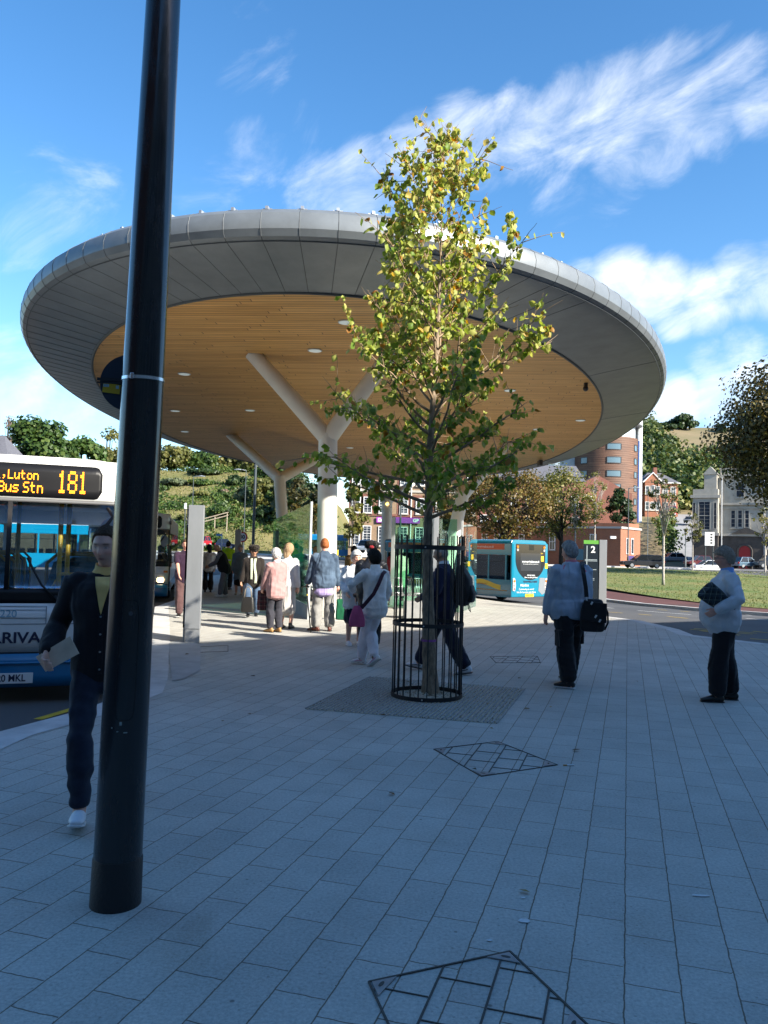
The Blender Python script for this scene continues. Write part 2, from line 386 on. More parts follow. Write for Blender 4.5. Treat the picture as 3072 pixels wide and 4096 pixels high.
    bp = N.new('ShaderNodeBump'); bp.inputs['Strength'].default_value = .5; bp.inputs['Distance'].default_value = .006; bp.invert = True; L.new(br.outputs['Fac'], bp.inputs['Height'])
    bp2 = N.new('ShaderNodeBump'); bp2.inputs['Strength'].default_value = .18; bp2.inputs['Distance'].default_value = .004; L.new(noise(140, 3), bp2.inputs['Height']); L.new(bp.outputs[0], bp2.inputs['Normal'])
    L.new(bp2.outputs[0], b.inputs['Normal'])
    return m
M_PAVE = paving_mat()
M_KERB = mat('kerb_granite', (.52, .515, .50), .7, var=.2, vscale=3, bump=.1, bscale=90)
M_WHITE_LINE = mat('road_white', (.75, .75, .72), .7, var=.25, vscale=6)
M_YELLOW_LINE = mat('road_yellow', (.62, .42, .04), .7, var=.25, vscale=6)

# wide ground
xs = [-2500, -900, -400, -200, -120, -80, -60]+[x*2.5 for x in range(-20, 28)]+[80, 110, 160, 240, 420, 900, 2500]
ys = [-2500, -600, -150, -60, -30]+[y*2.5 for y in range(-8, 54)]+[145, 170, 220, 320, 600, 1500, 4000]
tag(grid_mesh('ground', sorted(set(xs)), sorted(set(ys)), rz, M_ASPH), kind='structure')

def draped(name, poly, zf, m, skirt=.0, step=2.0, kind='structure', mats=None):
    """flat polygon cut into tiles, each vertex laid at height zf(x, y); optional vertical edge"""
    bm = bmesh.new(); vs = [bm.verts.new((p[0], p[1], 0)) for p in poly]; bm.faces.new(vs)
    x0, x1 = min(p[0] for p in poly), max(p[0] for p in poly); y0, y1 = min(p[1] for p in poly), max(p[1] for p in poly)
    def cut(co, no):
        bmesh.ops.bisect_plane(bm, geom=bm.verts[:]+bm.edges[:]+bm.faces[:], plane_co=co, plane_no=no)
    x = math.ceil(x0/step)*step
    while x < x1: cut((x, 0, 0), (1, 0, 0)); x += step
    y = math.ceil(y0/step)*step
    while y < y1: cut((0, y, 0), (0, 1, 0)); y += step
    bmesh.ops.recalc_face_normals(bm, faces=bm.faces)
    if bm.faces[:] and bm.faces[:][0].normal.z < 0: bmesh.ops.reverse_faces(bm, faces=bm.faces[:])
    for v in bm.verts: v.co.z = zf(v.co.x, v.co.y)
    if skirt:
        ed = [e for e in bm.edges if e.is_boundary]
        r = bmesh.ops.extrude_edge_only(bm, edges=ed)
        for v in [g for g in r['geom'] if isinstance(g, bmesh.types.BMVert)]: v.co.z -= skirt
        bmesh.ops.recalc_face_normals(bm, faces=bm.faces)
    me = bpy.data.meshes.new(name); bm.to_mesh(me); bm.free(); me.materials.append(m)
    o = link_mesh(name, me)
    return tag(o, kind=kind) if kind else o

right_edge = [G(3072, 2576, 0), G(2900, 2556, 0), G(2770, 2541, 0), G(2712, 2518, 0), G(2560, 2494, -.1), G(2425, 2479, -.15), G(2300, 2462, -.2), G(2215, 2446, -.25), G(2178, 2421, -.25)]
right_edge = [(p.x, p.y) for p in right_edge]
left_edge = [(-3.5, -6), (-3.5, 3), (-3.25, 6.9), (-2.9, 7.9), (-2.72, 8.95), (-2.88, 9.7), (-3.08, 10.5), (-3.40, 11.7), (-3.85, 13.47), (-4.8, 17.0), (-5.9, 21.0), (-6.05, 23.2), (-6.15, 24.2), (-6.6, 25.6), (-8.0, 31.0), (-8.4, 33.0), (-9.6, 38.0)]
plaza = left_edge+[(-9, 48), (2.2, 48), (3.0, 40)]+[(2.9, 36.0), (3.9, 33.6)]+list(reversed(right_edge))+[(14, 12.5), (26, 8.5), (26, -6)]
draped('pavement', plaza, gz, M_PAVE, skirt=.3)
# smooth granite kerb strips along the bays and the road, 4 mm proud of the paving
def strip(name, path, w, h, zf, m, side=1):
    """band of width w laid along path, to its right-hand side (side=1)"""
    outer, inner = [], []
    for i, p in enumerate(path):
        a = Vector(path[max(i-1, 0)]); b = Vector(path[min(i+1, len(path)-1)]); d = (b-a).normalized(); n = Vector((d.y, -d.x))*side
        outer.append((p[0]-n.x*.02, p[1]-n.y*.02)); inner.append((p[0]+n.x*w, p[1]+n.y*w))
    mb = MB()
    for i in range(len(path)-1):
        q = [outer[i], outer[i+1], inner[i+1], inner[i]]
        t = [(p[0], p[1], zf(*p)+h) for p in q]
        mb.quad(*t)
        mb.quad(t[0], t[1], (t[1][0], t[1][1], t[1][2]-.3), (t[0][0], t[0][1], t[0][2]-.3))
    o = mb.build(name, m); return tag(o, kind='structure')
strip('bay_kerb', left_edge[:8]+left_edge[8:], .32, .005, gz, M_KERB)
strip('road_kerb', list(reversed(right_edge)), .30, .005, gz, M_KERB)
# smooth concrete boarding strip between the two bays
M_CONC = mat('smooth_concrete', (.36, .37, .37), .75, var=.18, vscale=2.5, bump=.08, bscale=60)
draped('boarding_strip', [(-2.50, 9.75), (-2.40, 9.9), (-2.36, 10.6), (-2.9, 13.0), (-3.4, 14.3), (-3.52, 13.4), (-2.75, 10.6)], lambda x, y: gz(x, y)+.009, M_CONC)
# far kerb, brick verge and lawn across the road
def zroad(x, y): return rz(x, y)
far_k = [G(2330, 2381, -.55), G(2425, 2391, -.5), G(2560, 2403, -.45), G(2680, 2413, -.42), G(2800, 2426, -.4), G(2940, 2440, -.38), G(3072, 2453, -.36), G(3400, 2488, -.3)]
far_k = [(p.x, p.y) for p in far_k]
strip('far_kerb', far_k, .30, .13, zroad, M_KERB, side=-1)
grass_edge = [G(2380, 2336, -.3), G(2425, 2346, -.3), G(2540, 2360, -.3), G(2643, 2373, -.3), G(2800, 2388, -.28), G(2940, 2400, -.26), G(3072, 2412, -.25), G(3400, 2440, -.2)]
grass_edge = [(p.x, p.y) for p in grass_edge]
M_REDBR = brick_mat('red_block_paving', (.085, .028, .024), (.12, .04, .03), (.06, .03, .025), bw=.22, bh=.11, ms=.008, big=.35)
def redmat():
    m = M_REDBR; return m
draped('brick_verge', [(p[0]-.0, p[1]+.28) for p in far_k]+list(reversed(grass_edge)), lambda x, y: zroad(x, y)+.12, M_REDBR, step=3)
back_edge = [(p.x, p.y) for p in (G(2330, 2262, .5), G(2500, 2268, .5), G(2700, 2276, .5), G(2900, 2284, .5), G(3072, 2292, .5), G(3400, 2308, .5))]
def zlawn(x, y): return zroad(x, y)+.13+.35*ss(0, 1, (y-30)/50)*(1-ss(70, 92, y))*1.0
def grass_mat():
    m = bpy.data.materials.new('lawn_grass'); N, L = nodes_of(m); b = N['Principled BSDF']; b.inputs['Roughness'].default_value = .9
    tc = N.new('ShaderNodeTexCoord')
    n = N.new('ShaderNodeTexNoise'); n.inputs['Scale'].default_value = .22; n.inputs['Detail'].default_value = 7; n.inputs['Roughness'].default_value = .65; L.new(tc.outputs['Object'], n.inputs['Vector'])
    cr = N.new('ShaderNodeValToRGB'); e = cr.color_ramp.elements; e[0].position = .36; e[0].color = (.085, .14, .024, 1); e[1].position = .64; e[1].color = (.20, .18, .055, 1)
    L.new(n.outputs['Fac'], cr.inputs[0])
    n2 = N.new('ShaderNodeTexNoise'); n2.inputs['Scale'].default_value = 9; n2.inputs['Detail'].default_value = 4; L.new(tc.outputs['Object'], n2.inputs['Vector'])
    mr = N.new('ShaderNodeMapRange'); mr.inputs['To Min'].default_value = .55; mr.inputs['To Max'].default_value = 1.45; L.new(n2.outputs['Fac'], mr.inputs['Value'])
    mx = N.new('ShaderNodeMix'); mx.data_type = 'RGBA'; mx.blend_type = 'MULTIPLY'; mx.inputs['Factor'].default_value = 1; L.new(cr.outputs[0], mx.inputs['A']); L.new(mr.outputs[0], mx.inputs['B']); L.new(mx.outputs['Result'], b.inputs['Base Color'])
    bp = N.new('ShaderNodeBump'); bp.inputs['Strength'].default_value = .9; bp.inputs['Distance'].default_value = .1; L.new(n2.outputs['Fac'], bp.inputs['Height']); L.new(bp.outputs[0], b.inputs['Normal'])
    return m
M_GRASS = grass_mat()
draped('lawn', grass_edge+list(reversed(back_edge)), zlawn, M_GRASS, step=4)
# grass blades standing up from the near part of the lawn
def grass_blades():
    rng = np.random.default_rng(5); V = []; F = []; T = []
    k = 0
    while k < 12000:
        y = 22+58*rng.random()**1.4; x = y*(.24+.30*rng.random())
        ye = np.interp(x, [p[0] for p in grass_edge], [p[1] for p in grass_edge])
        if y < ye+.1: k += 1; continue
        z = zlawn(x, y); h = .03+.05*rng.random(); a = rng.random()*6.28; w = .02+.02*(y/60)
        dx, dy = math.cos(a)*w, math.sin(a)*w; lx, ly = (rng.random(2)-.5)*.08
        b = len(V); V += [(x-dx, y-dy, z-.01), (x+dx, y+dy, z-.01), (x+lx, y+ly, z+h)]; F.append((b, b+1, b+2)); T.append(rng.random()); k += 1
    me = bpy.data.meshes.new('grass'); me.from_pydata(V, [], F)
    at = me.attributes.new('tint', 'FLOAT', 'FACE'); at.data.foreach_set('value', np.array(T, dtype=np.float32))
    me.materials.append(leaf_mat('grass_blade', [(0, (.06, .11, .018)), (.5, (.11, .14, .028)), (1, (.19, .16, .05))], .2))
    tag(link_mesh('grass', me), kind='stuff')
grass_blades()

# road markings
def marking(name, pts, m, z=-.6, h=.008):
    P4 = [G(*p, z) for p in pts]
    mb = MB(); mb.quad(*[(p.x, p.y, zroad(p.x, p.y)+h) for p in P4]); tag(mb.build(name, m), kind='structure')
def line_mark(name, a, b, w, m, za=-.45, h=.008):
    A = G(*a, za); B = G(*b, za); d = (B-A).normalized(); n = Vector((-d.y, d.x, 0))*w/2
    q = [A-n, B-n, B+n, A+n]; mb = MB(); k = 8
    for i in range(k):
        p0, p1 = A.lerp(B, i/k), A.lerp(B, (i+1)/k)
        mb.quad(*[(p.x, p.y, zroad(p.x, p.y)+h) for p in (p0-n, p1-n, p1+n, p0+n)])
    tag(mb.build(name, m), kind='structure')
for a, b in (((2551, 2432), (2763, 2459)), ((2985, 2486), (3072, 2497)), ((2425, 2414), (2455, 2418)), ((2985, 2456), (3005, 2459))):
    line_mark('lane_marking', a, b, .12, M_WHITE_LINE)
for a, b in (((2421, 2445), (2490, 2454)), ((2555, 2461), (2605, 2469)), ((2670, 2478), (2751, 2491)), ((2190, 2434), (2225, 2440)), ((2630, 2423), (2668, 2428)), ((2720, 2432), (2760, 2437))):
    line_mark('yellow_marking', a, b, .10, M_YELLOW_LINE)
for k, (a, b) in enumerate((((2760, 2524), (3010, 2545)), ((2775, 2519), (3028, 2541)), ((2800, 2530), (2960, 2550)), ((3010, 2531), (3072, 2539)), ((3000, 2565), (3072, 2570)))):
    line_mark('yellow_marking', a, b, .09, M_YELLOW_LINE, za=-.2, h=.009)
line_mark('bay_marking', (150, 2880), (345, 2822), .1, M_YELLOW_LINE, za=-.15)
# far crossing: pale kerbs and islands beyond the canopy
for (x0, x1, y0, y1, h) in ((-12, 3, 58, 60.5, .14), (-40, 4, 108, 110, .16), (-10, 6, 72, 76, .14), (6, 40, 93, 95.5, .14), (-30, -12, 92, 94, .14)):
    q = [(x0, y0), (x1, y0), (x1, y1), (x0, y1)]
    draped('traffic_island', q, lambda x, y, hh=h: rz(x, y)+hh, M_KERB, skirt=.2, step=3)

# ---------------------------------------------------------------- inspection covers let into the paving
M_COVER = mat('cover_slab', (.33, .335, .335), .7, var=.15, vscale=3, bump=.25, bscale=110)
M_SLOT = mat('cover_edge', (.075, .065, .055), .8)
M_STEEL = mat('galvanised_steel', (.42, .43, .44), .4, .8, var=.15, vscale=8)
M_PLATE = mat('cover_plate', (.3, .32, .33), .5, .5, var=.2, vscale=20)
def cover(pts, label, slots=True, plates=True):
    P4 = [G(*p) for p in pts]; c = sum(P4, Vector())/4; c.z = gz(c.x, c.y)
    t = thing('inspection_cover', label, 'inspection cover', c, 0)
    L = [Vector((p.x-c.x, p.y-c.y, 0)) for p in P4]
    # dark metal frame as four bars
    fr = MB()
    for i in range(4):
        a, b = L[i], L[(i+1) % 4]; d = (b-a).normalized(); n = Vector((-d.y, d.x, 0))*.0042
        fr.extrude([(a-n)+Vector((0, 0, .0015)), (b-n)+Vector((0, 0, .0015)), (b+n)+Vector((0, 0, .0015)), (a+n)+Vector((0, 0, .0015))], (0, 0, .004))
    fr.build('frame', M_SLOT, t)
    e1 = Vector((math.sin(rad(17)), math.cos(rad(17)), 0)); e2 = Vector((e1.y, -e1.x, 0))
    if slots:
        # open joints between the inset slabs
        def clip(p, d):
            t0, t1 = -9, 9
            area = sum(L[i].x*L[(i+1) % 4].y-L[(i+1) % 4].x*L[i].y for i in range(4)); s = 1 if area > 0 else -1
            for i in range(4):
                a, b = L[i], L[(i+1) % 4]; n = Vector((-(b-a).y, (b-a).x, 0))*s
                den = n.dot(d); num = n.dot(a-p)
                if abs(den) < 1e-9:
                    if num > 0: return None
                    continue
                q = num/den
                if den > 0: t0 = max(t0, q)
                else: t1 = min(t1, q)
            return (t0, t1) if t1 > t0+.02 else None
        jb = MB(); rg = random.Random(3)
        def bar(p, d, t0, t1, w):
            n = Vector((-d.y, d.x, 0))*w; z = Vector((0, 0, .0012))
            jb.extrude([p+d*t0-n+z, p+d*t1-n+z, p+d*t1+n+z, p+d*t0+n+z], (0, 0, .003))
        for k in range(-3, 4):
            p = e2*(k*.208+.05); r = clip(p, e1)
            if not r: continue
            bar(p, e1, r[0], r[1], .0042)
            for j in range(-3, 4):
                q = p+e1*(j*.30+(k % 2)*.15); rr = clip(q, e2)
                if rr and r[0] < (q-p).dot(e1) < r[1]:
                    bar(q, e2, max(rr[0], .006), min(rr[1], .202), .003)
        jb.build('joint', M_SLOT, t)
    if plates:
        for i in range(4):
            a = L[i]; b = a.lerp(L[(i+1) % 4], .17); d = a.lerp(L[(i-1) % 4], .17); z = Vector((0, 0, .003))
            pm = MB(); pm.extrude([a*.97+z, b*.97+z, d*.97+z], (0, 0, .0035)); pl = pm.build('corner_plate', M_PLATE, t)
            cc = (a+b+d)/3*.98; hm = MB(); dd = (b-d).normalized(); n = Vector((-dd.y, dd.x, 0))
            hm.extrude([cc+dd*.02*math.cos(q)+n*.008*math.sin(q)+Vector((0, 0, .0066)) for q in [k*math.pi/5 for k in range(10)]], (0, 0, .0012))
            hm.build('lifting_hole', M_SLOT, pl)
    return t
cover([(1475, 3930), (2040, 3808), (2360, 4112), (1660, 4330)], 'large paved inspection cover with metal corner plates nearest the camera')
cover([(1735, 2998), (1990, 2967), (2230, 3061), (1925, 3107)], 'slanted square inspection cover in the paving just before the tree grate')
cover([(1960, 2627), (2150, 2625), (2162, 2652), (1985, 2652)], 'thin outlined inspection cover between tree cage and man with shoulder bag', plates=False)
cover([(755, 2590), (912, 2582), (912, 2607), (745, 2611)], 'small outlined inspection cover at the foot of the grey steel totem', slots=False, plates=False)

def cig(p, l, a):
    g = G(*p); t = thing('cigarette_end', 'white cigarette end with orange tip lying beside the slanted cover', 'cigarette end', (g.x, g.y, .006), a)
    m = MB(); m.cyl((0, 0, 0), (l*.65, 0, 0), .006, n=8); m.build('paper', mat('cig_white', (.8, .8, .78), .8), t)
    m = MB(); m.cyl((-l*.35, 0, 0), (0, 0, 0), .0058, n=8); m.build('filter', mat('cig_filter', (.55, .28, .1), .8), t)
cig((2268, 3064), .085, .1)
# splashes of white on the paving
def splash(p, rx, ry, rot=0):
    g = G(*p); rg = random.Random(int(p[0])); m = MB()
    pts = [(rx*(1+.25*rg.uniform(-1, 1))*math.cos(k*.5236), ry*(1+.25*rg.uniform(-1, 1))*math.sin(k*.5236), 0) for k in range(12)]
    m.extrude(pts, (0, 0, .002)); o = m.build('splash', mat('dropping', (.62, .63, .63), .8, var=.2, vscale=30), loc=(g.x, g.y, gz(g.x, g.y)+.003)); o.rotation_euler[2] = rot
    return o
for (p, rx, ry, lb) in (((2098, 3686), .026, .022, 'round white splash on the paving above the near cover'), ((2092, 3594), .012, .010, 'tiny white splash beside a joint in the dark paving'), ((2800, 3585), .045, .012, 'long white smear on the paving at right foreground'), ((1957, 3764), .012, .008, 'faint white speck on the paving left of the round splash')):
    tag(splash(p, rx, ry), lb, 'splash')

# windblown leaves on the paving around the tree
rn = np.random.default_rng(77); V, F, T = [], [], []
for k in range(46):
    r = abs(rn.normal())*2.6; a = rn.random()*6.28; x, y = .6+r*math.cos(a), 9.2+r*math.sin(a)*1.2; z = gz(x, y)+.012; b_ = len(V); q = rn.random()*6.28; l = .022+.02*rn.random()
    for (u, v, w) in ((0, -1, 0), (.55, 0, .35), (0, 1, .1), (-.55, 0, .5)): V.append((x+l*(u*math.cos(q)-v*math.sin(q)), y+l*(u*math.sin(q)+v*math.cos(q)), z+l*w*rn.random()))
    F.append((b_, b_+1, b_+2, b_+3)); T.append(rn.random())
me = bpy.data.meshes.new('fallen_leaves'); me.from_pydata(V, [], F); at = me.attributes.new('tint', 'FLOAT', 'FACE'); at.data.foreach_set('value', np.array(T, dtype=np.float32)); me.materials.append(leaf_mat('fallen_leaf', [(0, (.06, .035, .015)), (.6, (.16, .09, .03)), (1, (.32, .22, .06))], .1)); tag(link_mesh('fallen_leaves', me), kind='stuff')
# ---------------------------------------------------------------- the oval canopy
EC = Vector((-.62, 32.9)); EA, EB = 8.56, 18.82; ER = rad(3.4); ZT = 6.2
EX = Vector((math.cos(ER), -math.sin(ER))); EY = Vector((math.sin(ER), math.cos(ER)))
def ell_pt(t, off=0.0):
    off *= math.sin(t)**2+.80*math.cos(t)**2+.0875*math.cos(t); p = Vector((EA*math.cos(t), EB*math.sin(t))); n = Vector((EB*math.cos(t), EA*math.sin(t))).normalized()
    q = p+n*off; return EX*q.x+EY*q.y
def arc_thetas(n, off=1.8):
    K = 4000; pts = [ell_pt(2*math.pi*k/K, off) for k in range(K+1)]
    s = [0]
    for k in range(K): s.append(s[-1]+(pts[k+1]-pts[k]).length)
    out = []; j = 0
    for i in range(n):
        tgt = s[-1]*i/n
        while s[j+1] < tgt: j += 1
        out.append(2*math.pi*(j+(tgt-s[j])/(s[j+1]-s[j]))/K)
    return out
PROFILE = [(0.0, 6.20), (.45, 6.272), (.95, 6.345), (1.40, 6.41), (1.74, 6.455), (1.84, 6.50), (1.90, 6.60), (1.91, 6.73), (1.865, 6.87), (1.75, 6.965), (1.5, 7.02), (1.1, 7.06), (-.5, 7.2), (-4.0, 7.4)]
def zinc_mat():
    m = mat('zinc_cladding', (.195, .215, .225), .42, .3, var=.16, vscale=1.6, bump=.04, bscale=5, spec=.5); return m
M_ZINC = zinc_mat(); M_SEAM = mat('zinc_seam', (.09, .10, .105), .6, .2)
def timber_mat():
    m = bpy.data.materials.new('pine_boards'); N, L = nodes_of(m); b = N['Principled BSDF']; b.inputs['Roughness'].default_value = .55
    tc = N.new('ShaderNodeTexCoord'); mp = N.new('ShaderNodeMapping'); mp.inputs['Rotation'].default_value = (0, 0, ER+rad(1.5)); L.new(tc.outputs['Object'], mp.inputs['Vector'])
    br = N.new('ShaderNodeTexBrick'); br.offset = .37; br.inputs['Scale'].default_value = 1; br.inputs['Brick Width'].default_value = 2.6; br.inputs['Row Height'].default_value = .15; br.inputs['Mortar Size'].default_value = .010
    br.inputs['Mortar Smooth'].default_value = .2; br.inputs['Color1'].default_value = (.60, .31, .085, 1); br.inputs['Color2'].default_value = (.75, .425, .14, 1); br.inputs['Mortar'].default_value = (.16, .085, .03, 1); br.inputs['Bias'].default_value = 0
    sp = N.new('ShaderNodeSeparateXYZ'); L.new(mp.outputs[0], sp.inputs[0]); rw = N.new('ShaderNodeMath'); rw.operation = 'DIVIDE'; rw.inputs[1].default_value = .15; L.new(sp.outputs['Y'], rw.inputs[0])
    fl = N.new('ShaderNodeMath'); fl.operation = 'FLOOR'; L.new(rw.outputs[0], fl.inputs[0]); wn = N.new('ShaderNodeTexWhiteNoise'); wn.noise_dimensions = '1D'; L.new(fl.outputs[0], wn.inputs['W'])
    jx = N.new('ShaderNodeMath'); jx.operation = 'MULTIPLY_ADD'; jx.inputs[1].default_value = 2.6; L.new(wn.outputs['Value'], jx.inputs[0]); L.new(sp.outputs['X'], jx.inputs[2]); cb = N.new('ShaderNodeCombineXYZ'); L.new(jx.outputs[0], cb.inputs['X']); L.new(sp.outputs['Y'], cb.inputs['Y'])
    L.new(cb.outputs[0], br.inputs['Vector'])
    m2 = N.new('ShaderNodeMapping'); m2.inputs['Scale'].default_value = (.6, 26, 1); L.new(mp.outputs[0], m2.inputs['Vector'])
    n = N.new('ShaderNodeTexNoise'); n.inputs['Scale'].default_value = 1.6; n.inputs['Detail'].default_value = 7; n.inputs['Roughness'].default_value = .65; L.new(m2.outputs[0], n.inputs['Vector'])
    mr = N.new('ShaderNodeMapRange'); mr.inputs['From Min'].default_value = .3; mr.inputs['From Max'].default_value = .7; mr.inputs['To Min'].default_value = .62; mr.inputs['To Max'].default_value = 1.28; L.new(n.outputs['Fac'], mr.inputs['Value'])
    mx = N.new('ShaderNodeMix'); mx.data_type = 'RGBA'; mx.blend_type = 'MULTIPLY'; mx.inputs['Factor'].default_value = 1; L.new(br.outputs['Color'], mx.inputs['A']); L.new(mr.outputs[0], mx.inputs['B'])
    v = N.new('ShaderNodeTexVoronoi'); v.inputs['Scale'].default_value = 1.6; m3 = N.new('ShaderNodeMapping'); m3.inputs['Scale'].default_value = (1, 2.5, 1); L.new(mp.outputs[0], m3.inputs['Vector']); L.new(m3.outputs[0], v.inputs['Vector'])
    r2 = N.new('ShaderNodeMapRange'); r2.inputs['From Min'].default_value = .015; r2.inputs['From Max'].default_value = .05; r2.inputs['To Min'].default_value = .5; r2.inputs['To Max'].default_value = 1; L.new(v.outputs['Distance'], r2.inputs['Value'])
    mx2 = N.new('ShaderNodeMix'); mx2.data_type = 'RGBA'; mx2.blend_type = 'MULTIPLY'; mx2.inputs['Factor'].default_value = 1; L.new(mx.outputs['Result'], mx2.inputs['A']); L.new(r2.outputs[0], mx2.inputs['B'])
    L.new(mx2.outputs['Result'], b.inputs['Base Color'])
    bp = N.new('ShaderNodeBump'); bp.inputs['Strength'].default_value = .6; bp.inputs['Distance'].default_value = .01; bp.invert = True; L.new(br.outputs['Fac'], bp.inputs['Height']); L.new(bp.outputs[0], b.inputs['Normal'])
    return m
M_PINE = timber_mat()
M_CREAM = mat('cream_steel_paint', (.72, .69, .62), .45, var=.05, vscale=3, bump=.02, bscale=30)
canopy = thing('canopy', 'huge oval canopy with grey zinc rim and pine boarded soffit on forked columns', 'canopy', (EC.x, EC.y, 0))
NP = 166; SUB = 2
TH = arc_thetas(NP*SUB)
def build_canopy():
    rings = []
    prof = PROFILE
    mb = MB()
    for (off, z) in prof[:-3]:
        rings.append([(ell_pt(t, off).x, ell_pt(t, off).y, z) for t in TH])
    n = len(TH)
    vs = [v for r in rings for v in r]; fs = []
    for i in range(len(rings)-1):
        for k in range(n):
            k2 = (k+1) % n; fs.append((i*n+k, (i+1)*n+k, (i+1)*n+k2, i*n+k2))
    mb.add(vs, fs, 0)
    rim = mb.build('rim', [M_ZINC, M_SEAM], canopy, smooth=True, autosm=24)
    # standing seams, one mesh with the edge beads
    sm = MB(); rg = random.Random(2)
    for k in range(0, n, SUB):
        t = TH[k]; c = ell_pt(t, 0)
        left = (c.x < 3.2 and c.y < 20) or c.x < -3
        a = 4 if not (left or k % 24 == 0) else 0
        pts = [(ell_pt(t, o).x, ell_pt(t, o).y, z) for (o, z) in prof[a:11]]
        sm.tube(pts, .0065, 4, 0)
    for (o, z, r) in ((.0, 6.195, .03), (1.745, 6.453, .010)):
        pts = [(ell_pt(t, o).x, ell_pt(t, o).y, z) for t in TH]; sm.tube(pts+[pts[0]], r, 6, 0, cap=False)
    sm.build('standing_seam', M_SEAM, canopy)
    # clips standing on the roof edge
    cm = MB()
    for k in range(0, n, SUB):
        p = ell_pt(TH[k], 1.5); d = ell_pt(TH[k]+.002, 1.5)-p
        a = math.atan2(d.y, d.x)
        cm.box((p.x, p.y, 7.05), (.16, .05, .05), 0, a); cm.box((p.x, p.y, 7.085), (.05, .10, .05), 0, a)
    pts = [(ell_pt(t, 1.6).x, ell_pt(t, 1.6).y, 7.0) for t in TH]; cm.tube(pts+[pts[0]], .022, 5, 0, cap=False)
    cm.build('roof_edge_rail', mat('rail_alu', (.5, .52, .54), .4, .6), canopy)
    # roof deck
    rm = MB(); rr = [[(ell_pt(t, o).x, ell_pt(t, o).y, z) for t in TH] for (o, z) in PROFILE[-4:]]
    rm.rings(rr, cap=False); rm.add(rr[-1], [tuple(range(n))]); rm.build('roof', M_ZINC, canopy, smooth=False)
    # boarded soffit
    fm = MB(); fm.add([(ell_pt(t, .0).x, ell_pt(t, .0).y, ZT) for t in TH], [tuple(range(n))]); fm.build('soffit', M_PINE, canopy)
build_canopy()
M_LAMPW = mat('downlight_glass', (.8, .85, .82), .3, emit=(.85, 1, .95), estr=.08)
M_LAMPR = mat('downlight_ring', (.6, .6, .58), .4, .6)
for px in ((737, 1494), (700, 1642), (739, 1725), (1385, 1287), (2322, 1680), (2150, 1716), (2205, 1855), (1260, 1400), (1000, 1640), (1750, 1560), (2040, 1560), (1750, 1800), (1400, 1790)):
    g = G(*px, ZT); c = g-Vector((EC.x, EC.y, 0))
    m = MB(); m.cyl((c.x, c.y, ZT-.02), (c.x, c.y, ZT+.01), .17, n=24); dl = m.build('downlight', M_LAMPR, canopy)
    m = MB(); m.cyl((c.x, c.y, ZT-.026), (c.x, c.y, ZT-.019), .145, n=24); m.build('lens', M_LAMPW, dl)
def column(base, fork, tops, r, rb=None):
    o = Vector((EC.x, EC.y, 0)); b = Vector(base)-o; f = Vector(fork)-o
    m = MB(); m.tube([b-Vector((0, 0, .1)), b.lerp(f, .5), f+(f-b).normalized()*.1], [rb or r, rb or r, r], 24)
    c = m.build('column', M_CREAM, canopy, smooth=True, autosm=40)
    m = MB(); m.cyl(b+Vector((0, 0, 0)), b+Vector((0, 0, .03)), r*1.35, n=24); m.build('base_plate', M_STEEL, c)
    for t in tops:
        tt = Vector(t)-o; m = MB(); d = (tt-f)
        m.tube([f-d.normalized()*.05, f+d*.98, f+d*1.03], [r*.94, r*.80, r*.80], 24)
        m.build('branch', M_CREAM, c, smooth=True, autosm=40)
column((-1.30, 19, 0), tuple(P(1312, 1755, 19)), [tuple(G(1015, 1420, ZT)), tuple(G(1560, 1418, ZT))], .225, .235)
column((-3.55, 30.2, -.02), tuple(P(1118, 1915, 30.2)), [tuple(G(925, 1742, ZT)), tuple(G(1330, 1800, ZT))], .225)
column((2.15, 30.2, -.2), tuple(P(1850, 1985, 30.2)), [tuple(G(2035, 1768, ZT)), tuple(G(1780, 1820, ZT))], .24, .25)
column((.15, 47, -.4), tuple(P(1549, 2003, 47)), [tuple(G(1462, 1930, ZT)), tuple(G(1645, 1936, ZT))], .30)
m = MB(); g = P(1549, 2016, 46.7)-Vector((EC.x, EC.y, 0)); m.sphere(g, .09, 10, 8); m.build('bulkhead_light', mat('warm_lamp', (.9, .7, .3), .3, emit=(1, .6, .15), estr=2.5), canopy)
m = MB(); g = G(2343, 1532, ZT)-Vector((EC.x, EC.y, 0)); m.box((g.x, g.y, ZT-.06), (.09, .09, .12)); m.sphere((g.x, g.y, ZT-.15), .075, 10, 8); m.build('camera_dome', mat('dark_plastic', (.03, .03, .032), .4), canopy)
m = MB(); g = G(2160, 1836, ZT)-Vector((EC.x, EC.y, 0)); m.box((g.x, g.y, ZT-.2), (.15, .6, .25)); m.build('floodlight', mat('dark_plastic', (.03, .03, .032), .4), canopy)
# ---------------------------------------------------------------- lamp post in the foreground
M_BLACK = mat('black_gloss_paint', (.008, .009, .012), .16, 0, bump=.02, bscale=14, spec=.6, coat=.4)
def scuffed(m):
    N, L = m.node_tree.nodes, m.node_tree.links; b = N['Principled BSDF']; tc = N.new('ShaderNodeTexCoord'); mp = N.new('ShaderNodeMapping'); mp.inputs['Scale'].default_value = (6, 6, 1.2); L.new(tc.outputs['Object'], mp.inputs[0])
    n = N.new('ShaderNodeTexNoise'); n.inputs['Scale'].default_value = 3; n.inputs['Detail'].default_value = 9; n.inputs['Roughness'].default_value = .75; L.new(mp.outputs[0], n.inputs['Vector'])
    r = N.new('ShaderNodeMapRange'); r.inputs['From Min'].default_value = .4; r.inputs['From Max'].default_value = .75; r.inputs['To Min'].default_value = .13; r.inputs['To Max'].default_value = .42; L.new(n.outputs['Fac'], r.inputs['Value']); L.new(r.outputs[0], b.inputs['Roughness'])
    b.inputs['Coat Weight'].default_value = .2
scuffed(M_BLACK)
